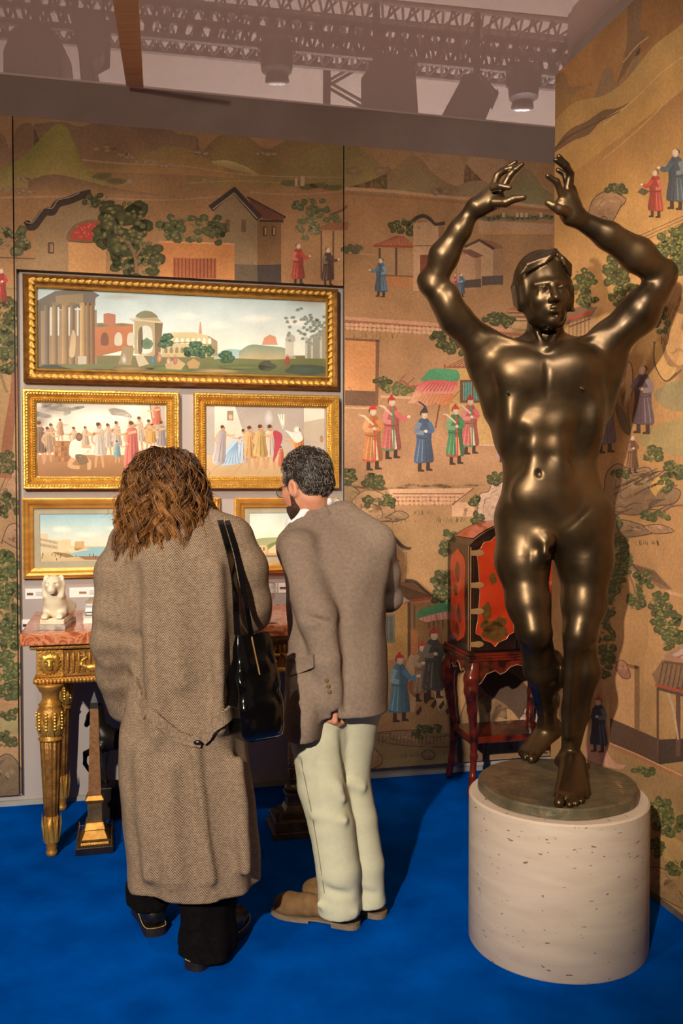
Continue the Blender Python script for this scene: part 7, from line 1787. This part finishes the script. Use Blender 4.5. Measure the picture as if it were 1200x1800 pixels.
# glasses
g_ = thing('glasses', Vector(HWm(0,.09,-.01)), 'thin wire rimmed glasses worn by the man', 'glasses'); del g_['category']; del g_['label']
g_.parent = mn; g_.location = Vector(HWm(0,.09,-.01))-wpos(mn)
for sx in (-1, 1):
    m = MB(); m.tube([HWm(sx*.033+.023*math.cos(a), .106-.012*abs(math.cos(a))*0, -.010+.019*math.sin(a)) for a in [2*math.pi*i/24 for i in range(25)]], .0014, 6, False); m.done('rim', 'wire_metal', g_)
    m = MB(); m.tube([HWm(sx*.056,.106,.0), HWm(sx*.074,.07,.002), HWm(sx*.086,.0,.002), HWm(sx*.088,-.022,-.006), HWm(sx*.086,-.036,-.026)], .0014, 6); m.done('temple', 'wire_metal', g_)
    lz = MB(); lz.plate([HWm(sx*.033+.022*math.cos(a), .106, -.010+.018*math.sin(a)) for a in [2*math.pi*i/20 for i in range(20)]], Vector(HRm[:,1])*.0012); lz.done('lens', 'clear_glass', g_)
m = MB(); m.tube([HWm(-.011,.107,-.004), HWm(0,.111,0), HWm(.011,.107,-.004)], .0014, 6); m.done('bridge', 'wire_metal', g_)
# trousers
T = SDF()
T.chain([Mp(566,1225,.03), Mp(560,1300,.0), Mp(566,1380,-.02), Mp(582,1450,-.04), Mp(594,1530,-.06), Mp(596,1592,-.06), Mp(597,1630,-.06)], [.108,.098,.086,.079,.075,.073,.075], .012)
T.chain([Mp(622,1225,.07), Mp(612,1300,.08), Mp(610,1370,.07), Mp(626,1440,.05), Mp(640,1520,.03), Mp(644,1588,.02), Mp(646,1622,.02)], [.108,.096,.082,.075,.070,.067,.068], .012)
T.rc(Mp(560,1215,.04), Mp(628,1215,.07), .11, .11, .03)
for a, b, r in (((530,1330,-.10),(598,1390,-.11),.006), ((604,1290,-.06),(606,1380,-.02),.008), ((556,1560,-.125),(616,1574,-.13),.005), ((618,1562,-.04),(660,1574,-.04),.005)): T.rc(Mp(*a), Mp(*b), r, r*.7, .03, -1)
for a, b, r in (((530,1322,-.075),(596,1386,-.088),.010), ((536,1352,-.07),(602,1404,-.088),.009), ((552,1432,-.098),(606,1442,-.105),.008), ((612,1376,-.01),(636,1384,.0),.010), ((560,1590,-.11),(624,1604,-.11),.006)): T.rc(Mp(*a), Mp(*b), r, r, .03)
T.bx((0, 3.25, -.444), (.6,.6,.50), None, .003, .004, -1)
V, Q = T.mesh(.0065, disp=lambda x, y, z: 0.001*np.sin(24*x+18*z)*np.sin(16*z+9*y)); V = smooth_mesh(V, Q, 1); TT = bvh(V, Q)
tr_ = add('trousers', V, Q, 'chino', mn, smooth=True)
strap('side_seam', 'sole', tr_, TT, [(522,1292),(532,1350),(548,1430),(560,1500),(570,1570)], .0022, .0012, .0004, 3.15, sm=1)
# shoes
def shoe(heel, toe):
    h_, t_ = Vector(heel), Vector(toe); f = (t_-h_).normalized(); s_ = Vector((f.y, -f.x, 0)); ln = (t_-h_).length
    b_ = SDF(); P = lambda a, q, z: np.array(h_+f*a*ln+s_*q+Vector((0,0,z)))
    b_.chain([P(.13,0,.055), P(.35,0,.056), P(.6,0,.052), P(.8,0,.046), P(.88,0,.042)], [.036,.036,.038,.040,.034], .02); b_.rc(P(.16,0,.06), P(.22,0,.10), .036, .038, .02); b_.rc(P(.4,0,.075), P(.28,0,.10), .026, .03, .02)
    V, Q = b_.mesh(.005); V[:, 2] = np.maximum(V[:, 2], .0205); so_ = add('shoe', V, Q, 'suede', mn, smooth=True)
    o1 = [(-.015,.0),(.03,.034),(.2,.038),(.45,.036),(.7,.046),(.88,.040),(.99,.018),(1.01,0)]; rg = crom([(a, q) for a, q in o1]+[(a, -q) for a, q in o1[-2:0:-1]], 3, True)
    m = MB(); m.plate([h_+f*a*ln+s_*q+Vector((0,0,.0135)) for a, q in rg], (0,0,.0068)); m.done('sole', 'sole', so_)
    m = MB(); m.plate([h_+f*a*ln+s_*q+Vector((0,0,.001)) for a, q in rg if a < .33], (0,0,.0125)); m.done('heel', 'sole', so_)
    m = MB(); m.plate([h_+f*a*ln+s_*q+Vector((0,0,.004)) for a, q in rg if a > .5], (0,0,.0095)); m.done('forefoot', 'sole', so_)
    m = MB()
    for k in range(3): a = .42+.07*k; m.tube([P(a,-.02,.078-.006*k), P(a-.01,0,.096-.010*k), P(a,.02,.078-.006*k)], .0018, 5)
    tag(m.done('laces', 'welt_rubber', so_), kind='stuff')
shoe(on_z(630,1630,0), on_z(479,1606,0)); shoe(on_z(676,1612,0), on_z(530,1578,0))
# ================================================================ rig above the scrim
pm('truss_metal', (44,38,36), (58,50,46), scale=20, rough=.5, metal=.5)
pm('black_fixture', (26,22,22), (36,32,30), scale=20, rough=.5)
pm('beam_wood', (232,186,138), (244,204,160), scale=6, rough=.7, stretch=(1,8,1))
em = bpy.data.materials.new('lamp_face'); em.use_nodes = True; MATS['lamp_face'] = em
b = em.node_tree.nodes['Principled BSDF']; b.inputs['Base Color'].default_value = (.8,.8,.8,1); b.inputs['Roughness'].default_value = .1; b.inputs['Emission Color'].default_value = (1,.9,.8,1); b.inputs['Emission Strength'].default_value = .8
def truss(p, q, w, name, label, seg):
    p, q = Vector(p), Vector(q); d = (q-p).normalized(); s_ = d.cross(Vector((0,0,1)))
    if s_.length < .1: s_ = Vector((1,0,0))
    s_.normalize(); u_ = s_.cross(d).normalized()
    t = thing(name, p, label, 'truss', 'lighting trusses over the booth')
    off = [s_*w/2*a+u_*w/2*b_ for a, b_ in ((-1,-1),(1,-1),(1,1),(-1,1))]
    for o in off: m = MB(); m.tube([p+o, q+o], .025, 8); m.done('chord', 'truss_metal', t)
    n = seg
    for i in range(4):
        m = MB()
        for k in range(n):
            a = p+(q-p)*(k/n); b_ = p+(q-p)*((k+1)/n); c = (a+b_)/2
            m.tube([a+off[i], c+off[(i+1) % 4]], .011, 6); m.tube([c+off[(i+1) % 4], b_+off[i]], .011, 6)
        m.done('lattice', 'truss_metal', t)
    return t
def cen(px, py, z):
    d = ray(px, py); return CAM+d*((z-HC)/d.z)
ZT = 4.5
def tr(px): return cen(px, 46+(px-250)*.0985, ZT)
truss(tr(-140), tr(1080), .2, 'lighting_truss', 'dark lattice lighting truss seen through the scrim, carrying the round lamps', 44)
truss(cen(250,14,5.3), cen(1040,88,5.3), .3, 'lighting_truss', 'far lattice truss through the scrim behind the round lamps', 22)
q4 = tr(612); truss(Vector((q4.x, q4.y+.5, 4.72)), Vector((q4.x-.03, q4.y+.5, .01)), .3, 'truss_tower', 'upright lattice tower standing behind the back wall', 14)
def moving_head(px, py, rpx, label):
    h_ = tr(px); dep = h_.y-.32; c = at(px, py, dep); R = rpx*dep/FPX
    t = thing('round_lamp', c, label, 'lamp', 'round lamps hung from the truss'); M = Matrix.Translation(c)
    m = MB(); m.lathe([(R*.6,-R*1.05),(R*.92,-R*.9),(R,-R*.2),(R*.98,R*.7),(R*.7,R*.95)], M, 24); m.done('housing', 'black_fixture', t, smooth=True, auto=40)
    tl = Matrix.Translation(c) @ Matrix.Rotation(math.radians(18), 4, 'X')
    m = MB(); m.lathe([(R*.66,-R*1.0),(R*.74,-R*1.45),(R*.60,-R*1.5),(R*.58,-R*1.42)], tl, 24); m.done('lens_ring', 'black_fixture', t, smooth=True)
    l0 = None
    for i in range(7):
        a = 2*math.pi*i/6; q = Vector((0,0,-R*1.52)) if i == 6 else Vector((R*.38*math.cos(a), R*.38*math.sin(a), -R*1.52)); w_ = tl @ q
        if l0 is None: m = MB(); m.ball(w_, (R*.15,R*.15,R*.06), n=10, k=5); l0 = m.done('lens', 'lamp_face', t, smooth=True, origin=w_)
        else: inst(l0, w_, t)
    m = MB(); m.box((-R*1.12,-R*.15,-R*.2), (-R*1.02,R*.15,R*1.1), M); m.box((R*1.02,-R*.15,-R*.2), (R*1.12,R*.15,R*1.1), M); m.box((-R*1.12,-R*.2,R*1.1), (R*1.12,R*.2,R*1.3), M); m.done('yoke', 'black_fixture', t)
    m = MB(); m.tube([c+Vector((0,0,R*1.3)), Vector((c.x, c.y, ZT-.1)), Vector((h_.x, h_.y-.10, ZT-.1))], R*.14, 8); m.done('clamp', 'black_fixture', t)
moving_head(486, 98, 29, 'round black lamp with a clear cluster lens, hanging alone under the truss')
moving_head(920, 148, 27, 'round black lamp with a clear cluster lens, hanging close to the corner of the walls')
def flood(pts, label, th=.22):
    px = sum(p[0] for p in pts)/len(pts); h_ = tr(px); dep = h_.y-.5
    P = [at(x, y, dep) for x, y in pts]; c = sum(P, Vector())/len(P)
    t = thing('stage_light', c, label, 'lamp', 'dark stage lights behind the scrim')
    m = MB(); m.plate(P, (0, th, 0)); m.done('housing', 'black_fixture', t, bevel=.02)
    top = min(pts, key=lambda q: q[1]); tp = at(top[0], top[1], dep)+Vector((0, th/2, 0))
    m = MB(); m.tube([tp+Vector((0,0,-.03)), Vector((tp.x, tp.y, ZT+.1)), Vector((tr(top[0]).x, tr(top[0]).y-.1, ZT+.1))], .022, 8); m.done('bracket', 'black_fixture', t)
flood([(8,92),(22,58),(52,40),(84,48),(104,78),(110,128),(108,150),(12,148)], 'large dark stage light behind the scrim, six sided, beside the slim one')
flood([(640,140),(662,108),(728,112),(730,205),(640,196)], 'boxy dark stage light behind the scrim beside the lattice tower')
flood([(818,136),(842,128),(872,162),(846,214),(780,206),(800,160)], 'tilted dark stage light behind the scrim beside the corner lamp')
flood([(126,20),(180,22),(178,100),(160,112),(166,150),(148,150),(140,96)], 'slim hanging dark stage light behind the scrim beside the wooden batten', .12)
pb = [cen(222,152,vCeil-.02), cen(252,155,vCeil-.02), cen(247,0,vCeil-.02), cen(198,0,vCeil-.02)]
ab_ = (pb[3]-pb[0])*.4
m = MB(); lo4 = [pb[0], pb[1], pb[2]+ab_, pb[3]+ab_]
m.quadbox([lo4[0], lo4[3], lo4[2], lo4[1], lo4[0]+Vector((0,0,.018)), lo4[3]+Vector((0,0,.018)), lo4[2]+Vector((0,0,.018)), lo4[1]+Vector((0,0,.018))])
tag(m.done('wooden_batten', 'beam_wood'), 'pale wooden batten running under the scrim towards the back wall', 'batten')
